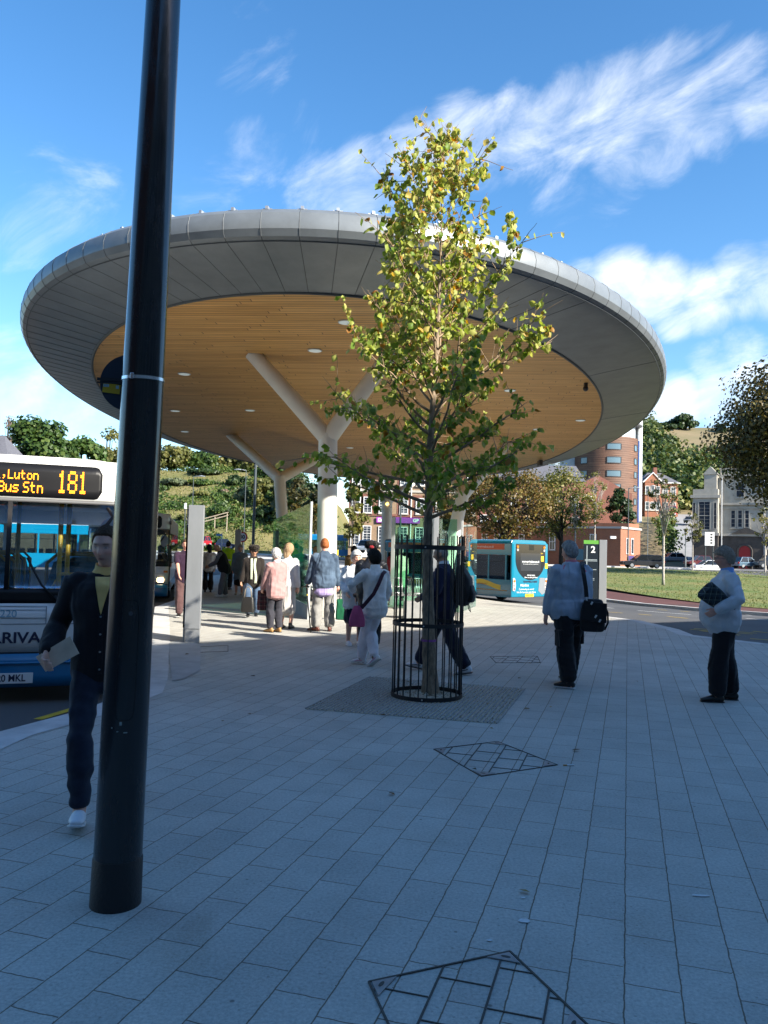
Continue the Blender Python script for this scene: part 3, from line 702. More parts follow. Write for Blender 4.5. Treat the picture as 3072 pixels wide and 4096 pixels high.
M_BLACKR = mat('black_rough_paint', (.012, .013, .015), .5, 0, bump=.2, bscale=80)
M_DARKSTEEL = mat('black_metal', (.012, .012, .013), .45, 0, bump=.1, bscale=60)
def tpost():
    b = G(462, 3612); tgt = P(661, 0, 3.80); ax = (tgt-Vector((b.x, b.y, 0))); ax.y = .02; ax.normalize()
    t = thing('lamp_post', 'tall glossy black lamp post with a steel strap standing closest to the camera', 'lamp post', (b.x, b.y, 0))
    def at(z): return ax*(z/ax.z)
    m = MB(); zs = [.2, .8, 1.4, 2.0, 2.6, 3.2, 4.0, 5.0, 6.5, 8.0]; rs = [.1085, .105, .101, .0985, .094, .089, .083, .076, .065, .055]
    m.tube([at(z) for z in zs], rs, 40); m.build('shaft', M_BLACK, t, smooth=True, autosm=40)
    m = MB(); m.tube([at(z) for z in (-.05, .0, .205, .215)], [.1145, .1145, .112, .109], 40); m.build('base_collar', M_BLACKR, t, smooth=True, autosm=30)
    # access door: curved panel slightly proud, with lock
    def patch(z0, z1, a0, a1, r0, r1, mt, nm, par, n=10, rnd=.0):
        vs = []; 
        for j in range(9):
            for i in range(n+1):
                f = i/n; g = j/8; z = z0+(z1-z0)*g
                ins = rnd*max(0, 1-min(g, 1-g)*8) if rnd else 0
                a = a0+(a1-a0)*(ins+(1-2*ins)*f); r = r0+(r1-r0)*g; c = at(z); vs.append((c.x+r*math.sin(a), c.y-r*math.cos(a), z))
        fs = [(j*(n+1)+i, j*(n+1)+i+1, (j+1)*(n+1)+i+1, (j+1)*(n+1)+i) for j in range(8) for i in range(n)]
        mm = MB(); mm.add(vs, fs); o = mm.build(nm, mt, par, smooth=True)
        sd = o.modifiers.new('thick', 'SOLIDIFY'); sd.thickness = .0006; sd.offset = 1
        return o
    pts = []
    for k in range(49):
        q = 2*math.pi*k/48; a = .25+.42*math.copysign(abs(math.cos(q))**.35, math.cos(q)); z = 1.12+.27*math.copysign(abs(math.sin(q))**.35, math.sin(q)); r = .105-.0066*(z-.8)+.0002; c = at(z); pts.append((c.x+r*math.sin(a), c.y-r*math.cos(a), z))
    m = MB(); m.tube(pts, .0013, 5, cap=False); d = m.build('door_gap', mat('gap_black', (.002, .002, .002), .9), t)
    m = MB(); c = at(1.33); a = .30; m.cyl((c.x+.095*math.sin(a), c.y-.095*math.cos(a), 1.33), (c.x+.1025*math.sin(a), c.y-.1025*math.cos(a), 1.33), .010, n=14); m.build('lock', mat('lock_steel', (.10, .10, .105), .45, .5), d)
    # pale maker's emblem
    for (z, a, w, h) in ((.835, .12, .10, .016), (.80, .0, .07, .004), (.795, .33, .16, .005), (.815, -.25, .05, .006)):
        patch(z-h/2, z+h/2, a-w/2, a+w/2, .1062, .1062, mat('emblem_silver', (.30, .36, .34), .5), 'emblem', t, n=6)
    # steel strap with buckle
    m = MB(); c = at(2.425); r = .0965
    n = 40; ring = lambda z, rr: [(at(z).x+rr*math.cos(2*math.pi*k/n), at(z).y+rr*math.sin(2*math.pi*k/n), z+.005*math.sin(2*math.pi*k/n)) for k in range(n)]
    m.rings([ring(2.4175, r), ring(2.4175, r+.002), ring(2.4325, r+.002), ring(2.4325, r)], cap=False)
    st = m.build('strap', mat('strap_steel', (.75, .76, .78), .25, .9), t, smooth=True, autosm=30)
    m = MB(); a = -.22; m.box((c.x+.101*math.sin(a), c.y-.101*math.cos(a), 2.423), (.018, .008, .028), 0, a); m.build('buckle', mat('strap_steel', (.75, .76, .78), .25, .9), st, bevel=.002)
    return t
tpost()
def disc_sign():
    c = P(518, 1533, 3.90); t = thing('disc_sign', 'round dark blue disc sign with a yellow label strapped behind the black lamp post', 'sign', c, rad(8))
    m = MB(); m.cyl((0, -.003, 0), (0, .003, 0), .139, n=48); m.build('plate', mat('sign_back', (.022, .034, .055), .5, .1, var=.1), t, smooth=True, autosm=40)
    m = MB(); m.box((-.072, -.007, .012), (.16, .006, .014)); m.box((-.072, -.0065, -.004), (.16, .005, .008)); m.build('mounting_rail', mat('rail_dark', (.02, .022, .026), .45), t)
    m = MB(); R = Matrix.Rotation(rad(-6), 3, 'Y')
    m.box((-.083, -.006, -.032), (.082, .002, .046), 0, Matrix.Rotation(rad(5), 3, 'Y')); lb = m.build('label', mat('label_yellow', (.75, .45, .02), .6), t)
    m = MB(); m.box((-.108, -.0078, -.018), (.026, .001, .014)); m.box((-.055, -.0078, -.024), (.014, .001, .016)); m.build('stamp', mat('label_pale', (.45, .6, .6), .6), lb)
    text_obj('lettering', 'R.S.', .012, mat('label_teal', (.02, .12, .16), .6), lb, (-.108, -.0085, -.018), depth=.0004)
disc_sign()

# ---------------------------------------------------------------- tree pit: grate, guard, tree
TREE = Vector((.59, 9.28, 0)); CAGE = Vector((.535, 9.14, 0))
def grate():
    L = [Vector(p) for p in ((-.75, 8.27, 0), (-.12, 10.43, 0), (1.77, 9.82, 0), (1.14, 7.80, 0))]
    c = sum(L, Vector())/4; t = thing('tree_grate', 'square slatted tree grate filled with gravel set in the paving around the young tree', 'tree grate', c)
    Q = [p-c for p in L]
    m = MB(); m.extrude([q+Vector((0, 0, .002)) for q in Q], (0, 0, .004)); m.build('gravel_bed', mat('gravel', (.38, .33, .25), .9, col2=(.62, .55, .43), vscale=75, bump=.9, bscale=85), t)
    # bars run along the paving courses
    a, b, c2, d = Q; sb = MB(); n = 44
    for k in range(n+1):
        f = k/n; p = a.lerp(d, f); q = b.lerp(c2, f); dv = (q-p).normalized(); nn = Vector((-dv.y, dv.x, 0))*.0055
        # leave the round opening free
        ce = CAGE-Vector((c.x, c.y, 0)); R = .43; ap = p-ce; bb = ap.dot(dv); cc = ap.dot(ap)-R*R; disc = bb*bb-cc
        segs = [(p, q)] if disc <= 0 else [(p, p+dv*(-bb-math.sqrt(disc))), (p+dv*(-bb+math.sqrt(disc)), q)]
        for (s, e) in segs:
            z = Vector((0, 0, .0062)); sb.extrude([s-nn+z, e-nn+z, e+nn+z, s+nn+z], (0, 0, .010))
    sb.build('slat', mat('grate_steel', (.32, .33, .33), .6, .2, var=.25, vscale=30), t)
    rg = np.random.default_rng(3); V = []; F = []; T = []
    for k in range(5200):
        u, v = rg.random(2); p = a.lerp(b, u).lerp(d.lerp(c2, u), v)
        r = .006+.007*rg.random(); dd = (Vector((p.x, p.y, 0))-(CAGE-Vector((c.x, c.y, 0)))).length
        z = .006+(.028*ss(.5, .1, dd) if dd < .5 else 0)
        th = rg.random()*6.28; bse = len(V)
        for q in range(4):
            an = th+q*1.57; V.append((p.x+r*math.cos(an)*(.8+.4*rg.random()), p.y+r*math.sin(an)*(.8+.4*rg.random()), z-.004))
        V.append((p.x, p.y, z+r*(.5+.5*rg.random())))
        for q in range(4): F.append((bse+q, bse+(q+1) % 4, bse+4)); T.append(rg.random())
    me = bpy.data.meshes.new('gravel'); me.from_pydata(V, [], F); at = me.attributes.new('tint', 'FLOAT', 'FACE'); at.data.foreach_set('value', np.repeat(np.array(T[::4], dtype=np.float32), 4))
    me.materials.append(leaf_mat('gravel_stone', [(0, (.20, .165, .12)), (.5, (.44, .37, .27)), (1, (.68, .62, .52))], 0.0, .9))
    tag(link_mesh('gravel', me, t), kind='stuff')
grate()
def cage():
    t = thing('tree_guard', 'round cage of thin black steel bars around the trunk of the young tree', 'tree guard', CAGE)
    R = .392; n = 26
    for k in range(n):
        a = 2*math.pi*(k+.3)/n; x, y = R*math.cos(a), R*math.sin(a); h = 1.83+.012*math.sin(k*7.3)
        m = MB(); m.box((x, y, (h+.02)/2), (.011, .011, h-.02), 0, a); m.build('bar', M_DARKSTEEL, t)
    for (z, hh) in ((.035, .045), (.83, .042), (1.69, .048)):
        m = MB(); K = 56; rr = R+.009
        rg_ = lambda q, zz: [(q*math.cos(2*math.pi*k/K), q*math.sin(2*math.pi*k/K), zz) for k in range(K)]
        m.rings([rg_(rr-.003, z-hh/2), rg_(rr+.003, z-hh/2), rg_(rr+.003, z+hh/2), rg_(rr-.003, z+hh/2), rg_(rr-.003, z-hh/2)], cap=False)
        h = m.build('hoop', M_DARKSTEEL, t, smooth=True, autosm=30)
        m = MB()
        for a in (-1.75, 1.4): m.cyl(((rr+.002)*math.cos(a), (rr+.002)*math.sin(a), z), ((rr+.010)*math.cos(a), (rr+.010)*math.sin(a), z), .009, n=10)
        m.build('bolt', mat('bolt_zinc', (.5, .52, .53), .4, .7), h)
cage()

# ---------------------------------------------------------------- leaf clouds
LEAF_T = np.array([(0, 0, 0), (-.40, .38, .10), (.40, .38, .10), (0, .42, -.03), (-.30, .72, .08), (.30, .72, .08), (0, .75, -.02), (0, 1.05, .10)], dtype=np.float64)
LEAF_F = [(0, 3, 1), (0, 2, 3), (3, 6, 4, 1), (3, 2, 5, 6), (6, 7, 4), (6, 5, 7)]
QUAD_T = np.array([(-.5, 0, 0), (.5, 0, 0), (.38, .8, .12), (-.38, .9, .12)], dtype=np.float64)
QUAD_F = [(0, 1, 2, 3)]
def leaf_mesh(name, pos, dirs, size, tint, m, tmpl='leaf', seed=1, curl=.5):
    """one leaf per row of pos; dirs = pointing direction of each leaf"""
    rng = np.random.default_rng(seed); n = len(pos)
    T, F = (LEAF_T, LEAF_F) if tmpl == 'leaf' else (QUAD_T, QUAD_F)
    d = np.asarray(dirs, dtype=np.float64); d /= np.linalg.norm(d, axis=1)[:, None]+1e-9
    r = rng.normal(size=(n, 3)); x = np.cross(d, r); x /= np.linalg.norm(x, axis=1)[:, None]+1e-9; z = np.cross(x, d)
    if tmpl == 'quad': d, z = np.cross(d, x), d          # clump leaves lie facing outwards
    s = np.broadcast_to(np.asarray(size, dtype=np.float64), (n,))[:, None]
    out = np.zeros((n, len(T), 3)); cl = 1+curl*(rng.random((n, 1))*3-.6)
    for k, t in enumerate(T):
        out[:, k] = pos+s*(x*t[0]+d*t[1]+z*t[2]*cl)
    V = out.reshape(-1, 3); nf = len(F)
    loops = []; starts = []; totals = []
    base = (np.arange(n)*len(T))
    lens = [len(f) for f in F]; per = sum(lens)
    flat = np.concatenate([np.array(f) for f in F])
    allv = (base[:, None]+flat[None, :]).reshape(-1).astype(np.int32)
    st = np.cumsum([0]+lens[:-1]); starts = (np.arange(n)[:, None]*per+st[None, :]).reshape(-1).astype(np.int32)
    me = bpy.data.meshes.new(name); me.vertices.add(len(V)); me.vertices.foreach_set('co', V.astype(np.float32).ravel())
    me.loops.add(len(allv)); me.loops.foreach_set('vertex_index', allv)
    me.polygons.add(n*nf); me.polygons.foreach_set('loop_start', starts); me.polygons.foreach_set('loop_total', np.tile(np.array(lens, dtype=np.int32), n))
    at = me.attributes.new('tint', 'FLOAT', 'FACE'); at.data.foreach_set('value', np.repeat(np.clip(tint, 0, 1).astype(np.float32), nf))
    me.materials.append(m); me.update(calc_edges=True); me.validate()
    return me
M_BARK = mat('young_bark', (.11, .08, .053), .9, col2=(.36, .275, .185), vscale=26, bump=1.0, bscale=38, stretch=(1, 1, .35))
M_TWIG = mat('twig', (.27, .19, .115), .8, var=.2)
M_LEAFFG = leaf_mat('lime_leaf', [(0, (.055, .115, .018)), (.3, (.17, .26, .04)), (.55, (.40, .43, .10)), (.78, (.56, .50, .16)), (.92, (.50, .27, .05)), (1, (.26, .11, .035))], .42)
def young_tree():
    rg = random.Random(11)
    t = thing('young_tree', 'slender young tree with yellowing leaves rising from the black cage in the square', 'tree', TREE)
    def trunk(z):
        x = -.05*math.sin(z*.9)+.0*z-.018*z*(1 if z < 2.5 else 1)+.02*max(0, z-3); return Vector((x*.9, .03*math.sin(z*1.3), z))
    def tr(z): return .086-.018*min(1, z/2)-.0118*max(0, z-.5)+.028*max(0, 1-z/.35)**2
    tm = MB(); zs = [-.05, .08, .2, .4]+[.4+.25*k for k in range(1, 25)]
    tm.tube([trunk(z) for z in zs], [max(.006, tr(z)) for z in zs], 18)
    o = tm.build('trunk', M_BARK, t, smooth=True)
    ds = o.modifiers.new('sub', 'SUBSURF'); ds.levels = 2; ds.render_levels = 2
    tex = bpy.data.textures.new('bark_lumps', 'CLOUDS'); tex.noise_scale = .06; dm = o.modifiers.new('lumps', 'DISPLACE'); dm.texture = tex; dm.strength = .02; dm.texture_coords = 'LOCAL'
    m = MB(); c = trunk(.62); m.tube([c+Vector((0, 0, -.012)), c+Vector((0, 0, .012))], tr(.62)+.006, 18, cap=False); m.build('paint_mark', mat('purple_mark', (.32, .10, .34), .9, var=.3, vscale=40), o)
    prof = [(2.05, .9), (2.25, 1.4), (2.6, 1.85), (3.1, 1.65), (3.6, 1.55), (4.0, 1.5), (4.6, 1.25), (5.0, 1.2), (5.5, 1.0), (6.0, .72), (6.35, .45), (6.6, .2)]
    def L(z):
        for (a, la), (b, lb) in zip(prof, prof[1:]):
            if a <= z <= b: return la+(lb-la)*(z-a)/(b-a)
        return .1
    bm = MB(); pos, dirs, siz, tin = [], [], [], []
    def leaves_along(pts, dens, f0=.3):
        for i in range(len(pts)-1):
            a, b = pts[i], pts[i+1]; ln = (b-a).length; k = dens*ln
            n = int(k)+(rg.random() < k-int(k))
            if (i+.5)/(len(pts)-1) < f0: continue
            for _ in range(n):
                p = a.lerp(b, rg.random())
                d = Vector((rg.gauss(0, .45), rg.gauss(0, .45), -.9+rg.gauss(0, .35)))+(b-a).normalized()*.35
                pos.append(p+Vector((rg.gauss(0, .018), rg.gauss(0, .018), rg.gauss(0, .018)))); dirs.append(d); siz.append(.056+.046*rg.random())
                h = (p.z-2)/4.6
                v = rg.gauss(.40+.20*h, .15)
                if rg.random() < .05+.05*h: v = rg.uniform(.78, 1.0)
                tin.append(v)
    def grow(p, d, ln, r, lvl, lift):
        n = 6; pts = [p.copy()]; q = p.copy(); dd = d.copy()
        for i in range(n):
            dd = (dd+Vector((rg.gauss(0, .10), rg.gauss(0, .10), lift*.08+rg.gauss(0, .06)))).normalized()
            q = q+dd*ln/n; pts.append(q.copy())
        bm.tube(pts, [max(.0022, r*(1-.85*i/n)) for i in range(n+1)], 5, cap=False)
        return pts
    NB = 86
    for k in range(NB):
        z = 2.02+4.45*(k/(NB-1))**1.05; az = k*2.39996+rg.uniform(-.4, .4)
        up = rg.uniform(.30, .55)+.55*((z-2)/4.5)
        if z < 2.5: up = rg.uniform(.05, .35)
        reach = L(min(6.5, z+up*.55))*rg.uniform(.5, 1.15)
        if k % 7 == 3: reach *= .6
        d = Vector((math.cos(az), math.sin(az), up)).normalized(); ln = reach/math.hypot(d.x, d.y)*.92
        ln = min(ln, 1.75)
        p0 = trunk(z); p0.z = z
        pts = grow(p0, d, ln, min(.024, tr(z)*.5), 0, .5)
        leaves_along(pts, 14*(1-.4*max(0, (z-4.6)/2)), .45)
        ns = 5+int(ln*6)
        for j in range(ns):
            f = rg.uniform(.25, .98); i = min(len(pts)-2, int(f*(len(pts)-1))); b = pts[i].lerp(pts[i+1], f*(len(pts)-1)-i)
            sd = (d*.55+Vector((rg.gauss(0, .6), rg.gauss(0, .6), rg.gauss(.25, .45)))).normalized()
            sp = grow(b, sd, rg.uniform(.16, .42)*(.6+.4*ln), .006, 1, .2)
            leaves_along(sp, rg.choice([5, 12, 30, 52])*(1-.45*max(0, (b.z-4.6)/2)), .2)
    for k in range(7):
        p0 = trunk(6.1+.05*k); d = Vector((rg.gauss(0, .35), rg.gauss(0, .3), 1)).normalized(); pts = grow(p0, d, rg.uniform(.25, .5), .006, 1, .3); leaves_along(pts, 16, .1)
    bm.build('branch', M_TWIG, t, smooth=True)
    print('young tree leaves', len(pos))
    me = leaf_mesh('crown', np.array(pos), np.array(dirs), np.array(siz), np.array(tin), M_LEAFFG, 'leaf', 4, .9)
    link_mesh('crown', me, t, smooth=False)
young_tree()

# ---------------------------------------------------------------- stop totems and glass screens
M_BRUSH = mat('brushed_steel', (.46, .48, .49), .38, .65, var=.10, vscale=3.0, bump=.05, bscale=60, stretch=(1, 1, .2))
M_PGLASS = glass_mat('panel_glass', (.62, .74, .80), .7, .07)
M_SCREEN = glass_mat('screen_glass', (.60, .86, .74), .5, .05)
M_GEDGE = mat('glass_edge', (.30, .55, .48), .2)
M_TDARK = mat('totem_dark', (.015, .022, .03), .25, spec=.6)
M_GREEN = mat('totem_green', (.12, .36, .06), .4)
def totem(loc, rot, label, panel=None, w=.24, h=2.32, th=.09, group=None):
    t = thing('stop_totem', label, 'totem', loc, rot, group)
    m = MB(); m.bx(-w/2, w/2, -th/2, th/2, .24, h); m.build('fin', M_BRUSH, t, bevel=.004)
    m = MB(); m.bx(-w/2+.012, w/2-.005, -th/2+.012, th/2-.012, -.05, .238); m.build('plinth', M_BRUSH, t, bevel=.003)
    if panel == 'glass':
        m = MB(); m.bx(-w/2-.035, -w/2-.003, -th/2+.03, .75, .26, h-.06); g = m.build('side_panel', M_PGLASS, t)
        m = MB(); m.bx(-w/2-.032, -w/2-.006, -th/2+.05, .72, -.05, .258); m.build('panel_foot', mat('foot_grey', (.25, .28, .30), .5, .3), g)
    if panel == 'number':
        m = MB(); m.bx(-w/2-.50, -w/2-.004, -th/2+.02, th/2-.02, .18, h-.145); g = m.build('panel', M_TDARK, t, bevel=.003)
        m = MB(); m.bx(-w/2-.50, -w/2-.004, -th/2+.02, th/2-.02, h-.142, h-.02); m.build('green_header', M_GREEN, g)
        text_obj('lettering', '2', .30, mat('totem_white', (.8, .82, .82), .5), g, (-w/2-.20, -th/2+.018, h-.33), bold=.006)
        m = MB()
        for (z, a, b2) in ((1.66, .02, .46), (1.62, .02, .46), (1.34, .04, .40), (1.05, .10, .44), (1.0, .1, .4)):
            m.bx(-w/2-b2, -w/2-a-.05, -th/2+.012, -th/2+.018, z, z+.018)
        m.bx(-w/2-.41, -w/2-.385, -th/2+.012, -th/2+.018, .7, 2.12)
        m.build('notice_line', mat('totem_grey', (.35, .42, .45), .5), g)
    return t
tl = G(768, 2572); totem((tl.x, tl.y, 0), rad(2), 'grey brushed steel stop totem standing between the black lamp post and the queue', 'glass', w=.255)
m = MB(); 
tr_ = P(2410, 2330, 26); totem((tr_.x, 26, gz(tr_.x, 26)), rad(-3), 'bus stop totem numbered 2 with green header behind the man with shoulder bag', 'number')
a = P(951, 2200, 33); totem((a.x, 33, 0), rad(0), 'distant grey stop totem beside the round speed limit sign', None)
a = P(1737, 2300, 14.2); totem((a.x, 14.2, 0), rad(5), 'slim pale stop totem seen edge on just behind the caged tree trunk', None, w=.09, th=.24)
a = P(1108, 2200, 36); totem((a.x, 36, 0), rad(0), 'dark grey stop totem seen through the tall glass wall', None)

def glass_screen(label, a, b, h0, h1, skirt0, skirt1, n=6, post=True, name='glass_screen'):
    a = Vector((a[0], a[1], gz(a[0], a[1]))); b = Vector((b[0], b[1], gz(b[0], b[1])))
    t = thing(name, label, 'glass screen', a); d = b-a; nn = Vector((-d.y, d.x, 0)).normalized()*.009
    for k in range(n):
        f0, f1 = k/n+.0012, (k+1)/n-.0012
        p, q = d*f0, d*f1; hz = lambda f: h0+(h1-h0)*f; sk = lambda f: skirt0+(skirt1-skirt0)*f
        m = MB(); m.extrude([p-nn+Vector((0, 0, sk(f0)+.01)), q-nn+Vector((0, 0, sk(f1)+.01)), q-nn+Vector((0, 0, hz(f1))), p-nn+Vector((0, 0, hz(f0)))], nn*2)
        m.build('pane', M_SCREEN, t)
    if skirt0 > .02:
        m = MB(); k2 = nn*3; m.extrude([-k2, d-k2, d-k2+Vector((0, 0, skirt1)), -k2+Vector((0, 0, skirt0))], k2*2); m.build('plinth', mat('plinth_grey', (.24, .26, .28), .5, .4, var=.15), t)
    if post:
        m = MB(); m.box((0, -.0, h0/2+.01), (.05, .11, h0+.02), 0, math.atan2(d.y, d.x)+math.pi/2); m.build('end_post', mat('post_white', (.62, .64, .64), .35, .4), t, bevel=.004)
    return t
ga = G(1232, 2478); gb = G(1085, 2385)
glass_screen('long tall glass wall with white end post running back behind the woman in pink', ga, gb, 2.70, 2.55, .32, .30, 6)
gs = glass_screen('glass screen with a row of metal seats behind the caged tree', (.3, 24.0), (2.15, 23.4), 2.62, 2.62, .0, .0, 3)
glass_screen('narrow glass screen edge on between the right column and the turquoise bus', P(1845, 2300, 22)[0:2], P(1905, 2300, 25.5)[0:2], 2.5, 2.5, .0, .0, 2)
def bench(loc, rot, label, n=4):
    t = thing('metal_bench', label, 'bench', loc, rot)
    for k in range(n):
        m = MB(); x = (k-(n-1)/2)*.56
        K = 7
        for j in range(K):  # perforated wire seat shells as bent slats
            zz = [(.0, .47), (-.16, .43), (-.32, .44)]
            xx = x-.22+.44*j/(K-1)
            m.tube([(xx, .26, .86), (xx, .20, .62), (xx, .10, .455), (xx, -.16, .44), (xx, -.22, .46)], .012, 5)
        for (y, z) in ((.26, .86), (.2, .62), (.1, .455), (-.22, .46)): m.tube([(x-.23, y, z), (x+.23, y, z)], .012, 6)
        m.build('seat', M_STEEL, t, smooth=True)
    m = MB(); m.bx(-n*.28, n*.28, -.03, .03, .37, .42)
    m.build('beam', M_STEEL, t)
    for x in (-n*.2, n*.2):
        m = MB(); m.bx(x-.03, x+.03, -.05, .05, 0, .37); m.bx(x-.05, x+.05, -.25, .25, 0, .03); m.build('leg', M_STEEL, t)
    return t
bench((1.2, 22.75, gz(1.2, 22.75)), rad(4), 'row of wire metal seats before the glass screen behind the caged tree', 4)
bench((-2.0, 21.8, 0), rad(-100), 'row of wire metal seats along the long glass wall behind the man in denim', 4)
def low_block(loc, rot, d, label):
    m = MB(); m.bx(-d[0]/2, d[0]/2, -d[1]/2, d[1]/2, -.05, d[2]); t = m.build('stone_block', mat('block_grey', (.26, .265, .26), .7, var=.15, vscale=4), loc=loc, bevel=.01); t.rotation_euler[2] = rot
    tag(t, label, 'block')
low_block((1.05, 19.6, gz(1.05, 19.6)), rad(4), (1.0, .45, .42), 'low grey stone block on the paving seen through the cage bars')
# ---------------------------------------------------------------- the office block behind the camera that shades the square
def office():
    d = Vector((.78, .62, 0)).normalized(); n = Vector((-d.y, d.x, 0))
    H = 11.5; slope = math.tan(SUN_EL)/Vector((-SUND.x, -SUND.y, 0)).normalized().dot(n)
    ed = Vector((-1.1, 15.3, 0))-n*(H/slope)
    t = thing('office_block', 'tall concrete office block behind the viewer that throws its shade over the square', 'building', ed, math.atan2(d.y, d.x))
    M_OFF = mat('office_concrete', (.30, .29, .27), .85, var=.15, vscale=.6); M_OG = mat('office_glass', (.03, .04, .05), .1)
    m = MB(); m.bx(-46, 40, -16, 0, -.3, H); m.build('wall', M_OFF, t)
    m = MB(); m.bx(-46.2, 40.2, -16.2, -.3, H+.003, H+.15); m.build('roof', M_OFF, t)
    for f in range(3):
        m = MB()
        for k in range(24): m.bx(-44+k*3.5, -44+k*3.5+2.5, .01, .06, 1.2+f*3.1, 3.0+f*3.1)
        m.build('window_band', M_OG, t)
office()

def sky_blocker():  # unseen block added to cover part of the sky and darken the near paving
    t = thing('added_brick_block', 'unseen brick block added behind and left of the viewer to hold back skylight', 'building', (-30, -17, 0), rad(-18)); H = 27
    m = MB(); m.bx(-30, 30, -14, 0, -.3, H); m.build('wall', mat('sky_blocker_brick', (.22, .10, .07), .9, var=.2, vscale=.8), t)
    m = MB(); m.bx(-30.2, 30.2, -14.2, .2, H+.003, H+.4); m.build('roof', mat('office_concrete', (.30, .29, .27), .85), t)
    for f in range(8):
        m = MB()
        for k in range(17): m.bx(-29+k*3.5, -29+k*3.5+1.8, .01, .06, 1.0+f*3.2, 2.8+f*3.2)
        m.build('window_band', mat('office_glass', (.03, .04, .05), .1), t)
sky_blocker()
# ---------------------------------------------------------------- people
def cloth(name, col, rough=.9, var=.12, vscale=9, bump=.12, bscale=220, sheen=.3, **k):
    m = mat(name, col, rough, var=var, vscale=vscale, bump=bump, bscale=bscale, spec=.25, **k)
    N, L = m.node_tree.nodes, m.node_tree.links; b = N['Principled BSDF']; b.inputs['Sheen Weight'].default_value = sheen*.4
    if 'creases' not in N:
        tc = N.new('ShaderNodeTexCoord'); mp = N.new('ShaderNodeMapping'); mp.inputs['Scale'].default_value = (1.6, 1.6, .7); mp.inputs['Rotation'].default_value = (.5, .3, 0); L.new(tc.outputs['Object'], mp.inputs[0])
        n = N.new('ShaderNodeTexNoise'); n.name = 'creases'; n.noise_type = 'RIDGED_MULTIFRACTAL'; n.inputs['Scale'].default_value = 4.5; n.inputs['Detail'].default_value = 3; n.inputs['Distortion'].default_value = .8; L.new(mp.outputs[0], n.inputs['Vector'])
        bp = N.new('ShaderNodeBump'); bp.inputs['Strength'].default_value = .9; bp.inputs['Distance'].default_value = .045; L.new(n.outputs['Fac'], bp.inputs['Height'])
        old = b.inputs['Normal'].links; 
        if old: L.new(old[0].from_node.outputs[0], bp.inputs['Normal'])
        L.new(bp.outputs[0], b.inputs['Normal'])
    return m
def skin_mat():
    m = bpy.data.materials.new('skin'); N, L = nodes_of(m); b = N['Principled BSDF']; b.inputs['Roughness'].default_value = .5
    b.inputs['Specular IOR Level'].default_value = .35
    b.inputs['Subsurface Weight'].default_value = .08; b.inputs['Subsurface Radius'].default_value = (.01, .004, .002)
    at = N.new('ShaderNodeAttribute'); at.attribute_name = 'pigment'
    n = N.new('ShaderNodeTexNoise'); n.inputs['Scale'].default_value = 26; tc = N.new('ShaderNodeTexCoord'); L.new(tc.outputs['Object'], n.inputs['Vector'])
    mr = N.new('ShaderNodeMapRange'); mr.inputs['To Min'].default_value = .82; mr.inputs['To Max'].default_value = 1.18; L.new(n.outputs['Fac'], mr.inputs['Value'])
    mx = N.new('ShaderNodeMix'); mx.data_type = 'RGBA'; mx.blend_type = 'MULTIPLY'; mx.inputs['Factor'].default_value = 1
    L.new(at.outputs['Color'], mx.inputs['A']); L.new(mr.outputs[0], mx.inputs['B']); L.new(mx.outputs['Result'], b.inputs['Base Color'])
    return m
M_SKIN = skin_mat()
SK_PALE = np.array((.66, .37, .275)); SK_RED = np.array((.64, .32, .235)); SK_TAN = np.array((.46, .26, .17)); SK_BROWN = np.array((.20, .105, .065))

def loft(path, radii, xd=(1, 0, 0), n=18, power=2.0):
    """closed tube through path; radii = (rx, ry) per point; xd = direction of rx"""
    pts = [Vector(p) for p in path]; xd = Vector(xd); rings = []
    for i, p in enumerate(pts):
        d = (pts[min(i+1, len(pts)-1)]-pts[max(i-1, 0)]).normalized()
        u = (xd-d*xd.dot(d)).normalized(); w = d.cross(u); r = radii[i]
        if isinstance(r, (int, float)): r = (r, r)
        ring = []
        for k in range(n):
            a = 2*math.pi*k/n; c, s = math.cos(a), math.sin(a)
            if power != 2.0:
                c = math.copysign(abs(c)**(2/power), c); s = math.copysign(abs(s)**(2/power), s)
            ring.append(p+u*c*r[0]+w*s*r[1])
        rings.append(ring)
    # rounded ends
    d0 = (pts[0]-pts[1]).normalized(); d1 = (pts[-1]-pts[-2]).normalized()
    def cap(ring, c, d, r):
        m = min(r if isinstance(r, (int, float)) else min(r), 1)
        return [[c+(q-c)*math.cos(t)+d*m*.6*math.sin(t) for q in ring] for t in (.5, 1.0, 1.35)]
    rings = list(reversed(cap(rings[0], pts[0], d0, radii[0])))+rings+cap(rings[-1], pts[-1], d1, radii[-1])
    vs = [v for r in rings for v in r]; fs = []
    for i in range(len(rings)-1):
        for k in range(n):
            k2 = (k+1) % n; fs.append((i*n+k, i*n+k2, (i+1)*n+k2, (i+1)*n+k))
    fs.append(tuple(reversed(range(n)))); fs.append(tuple((len(rings)-1)*n+k for k in range(n)))
    return vs, fs
def ball(c, r):
    m = MB(); m.sphere(c, r, 16, 10); return [Vector(v) for v in m.v], m.f
def block(c, d, R=None):
    m = MB(); m.box(c, d, 0, R); return [Vector(v) for v in m.v], m.f

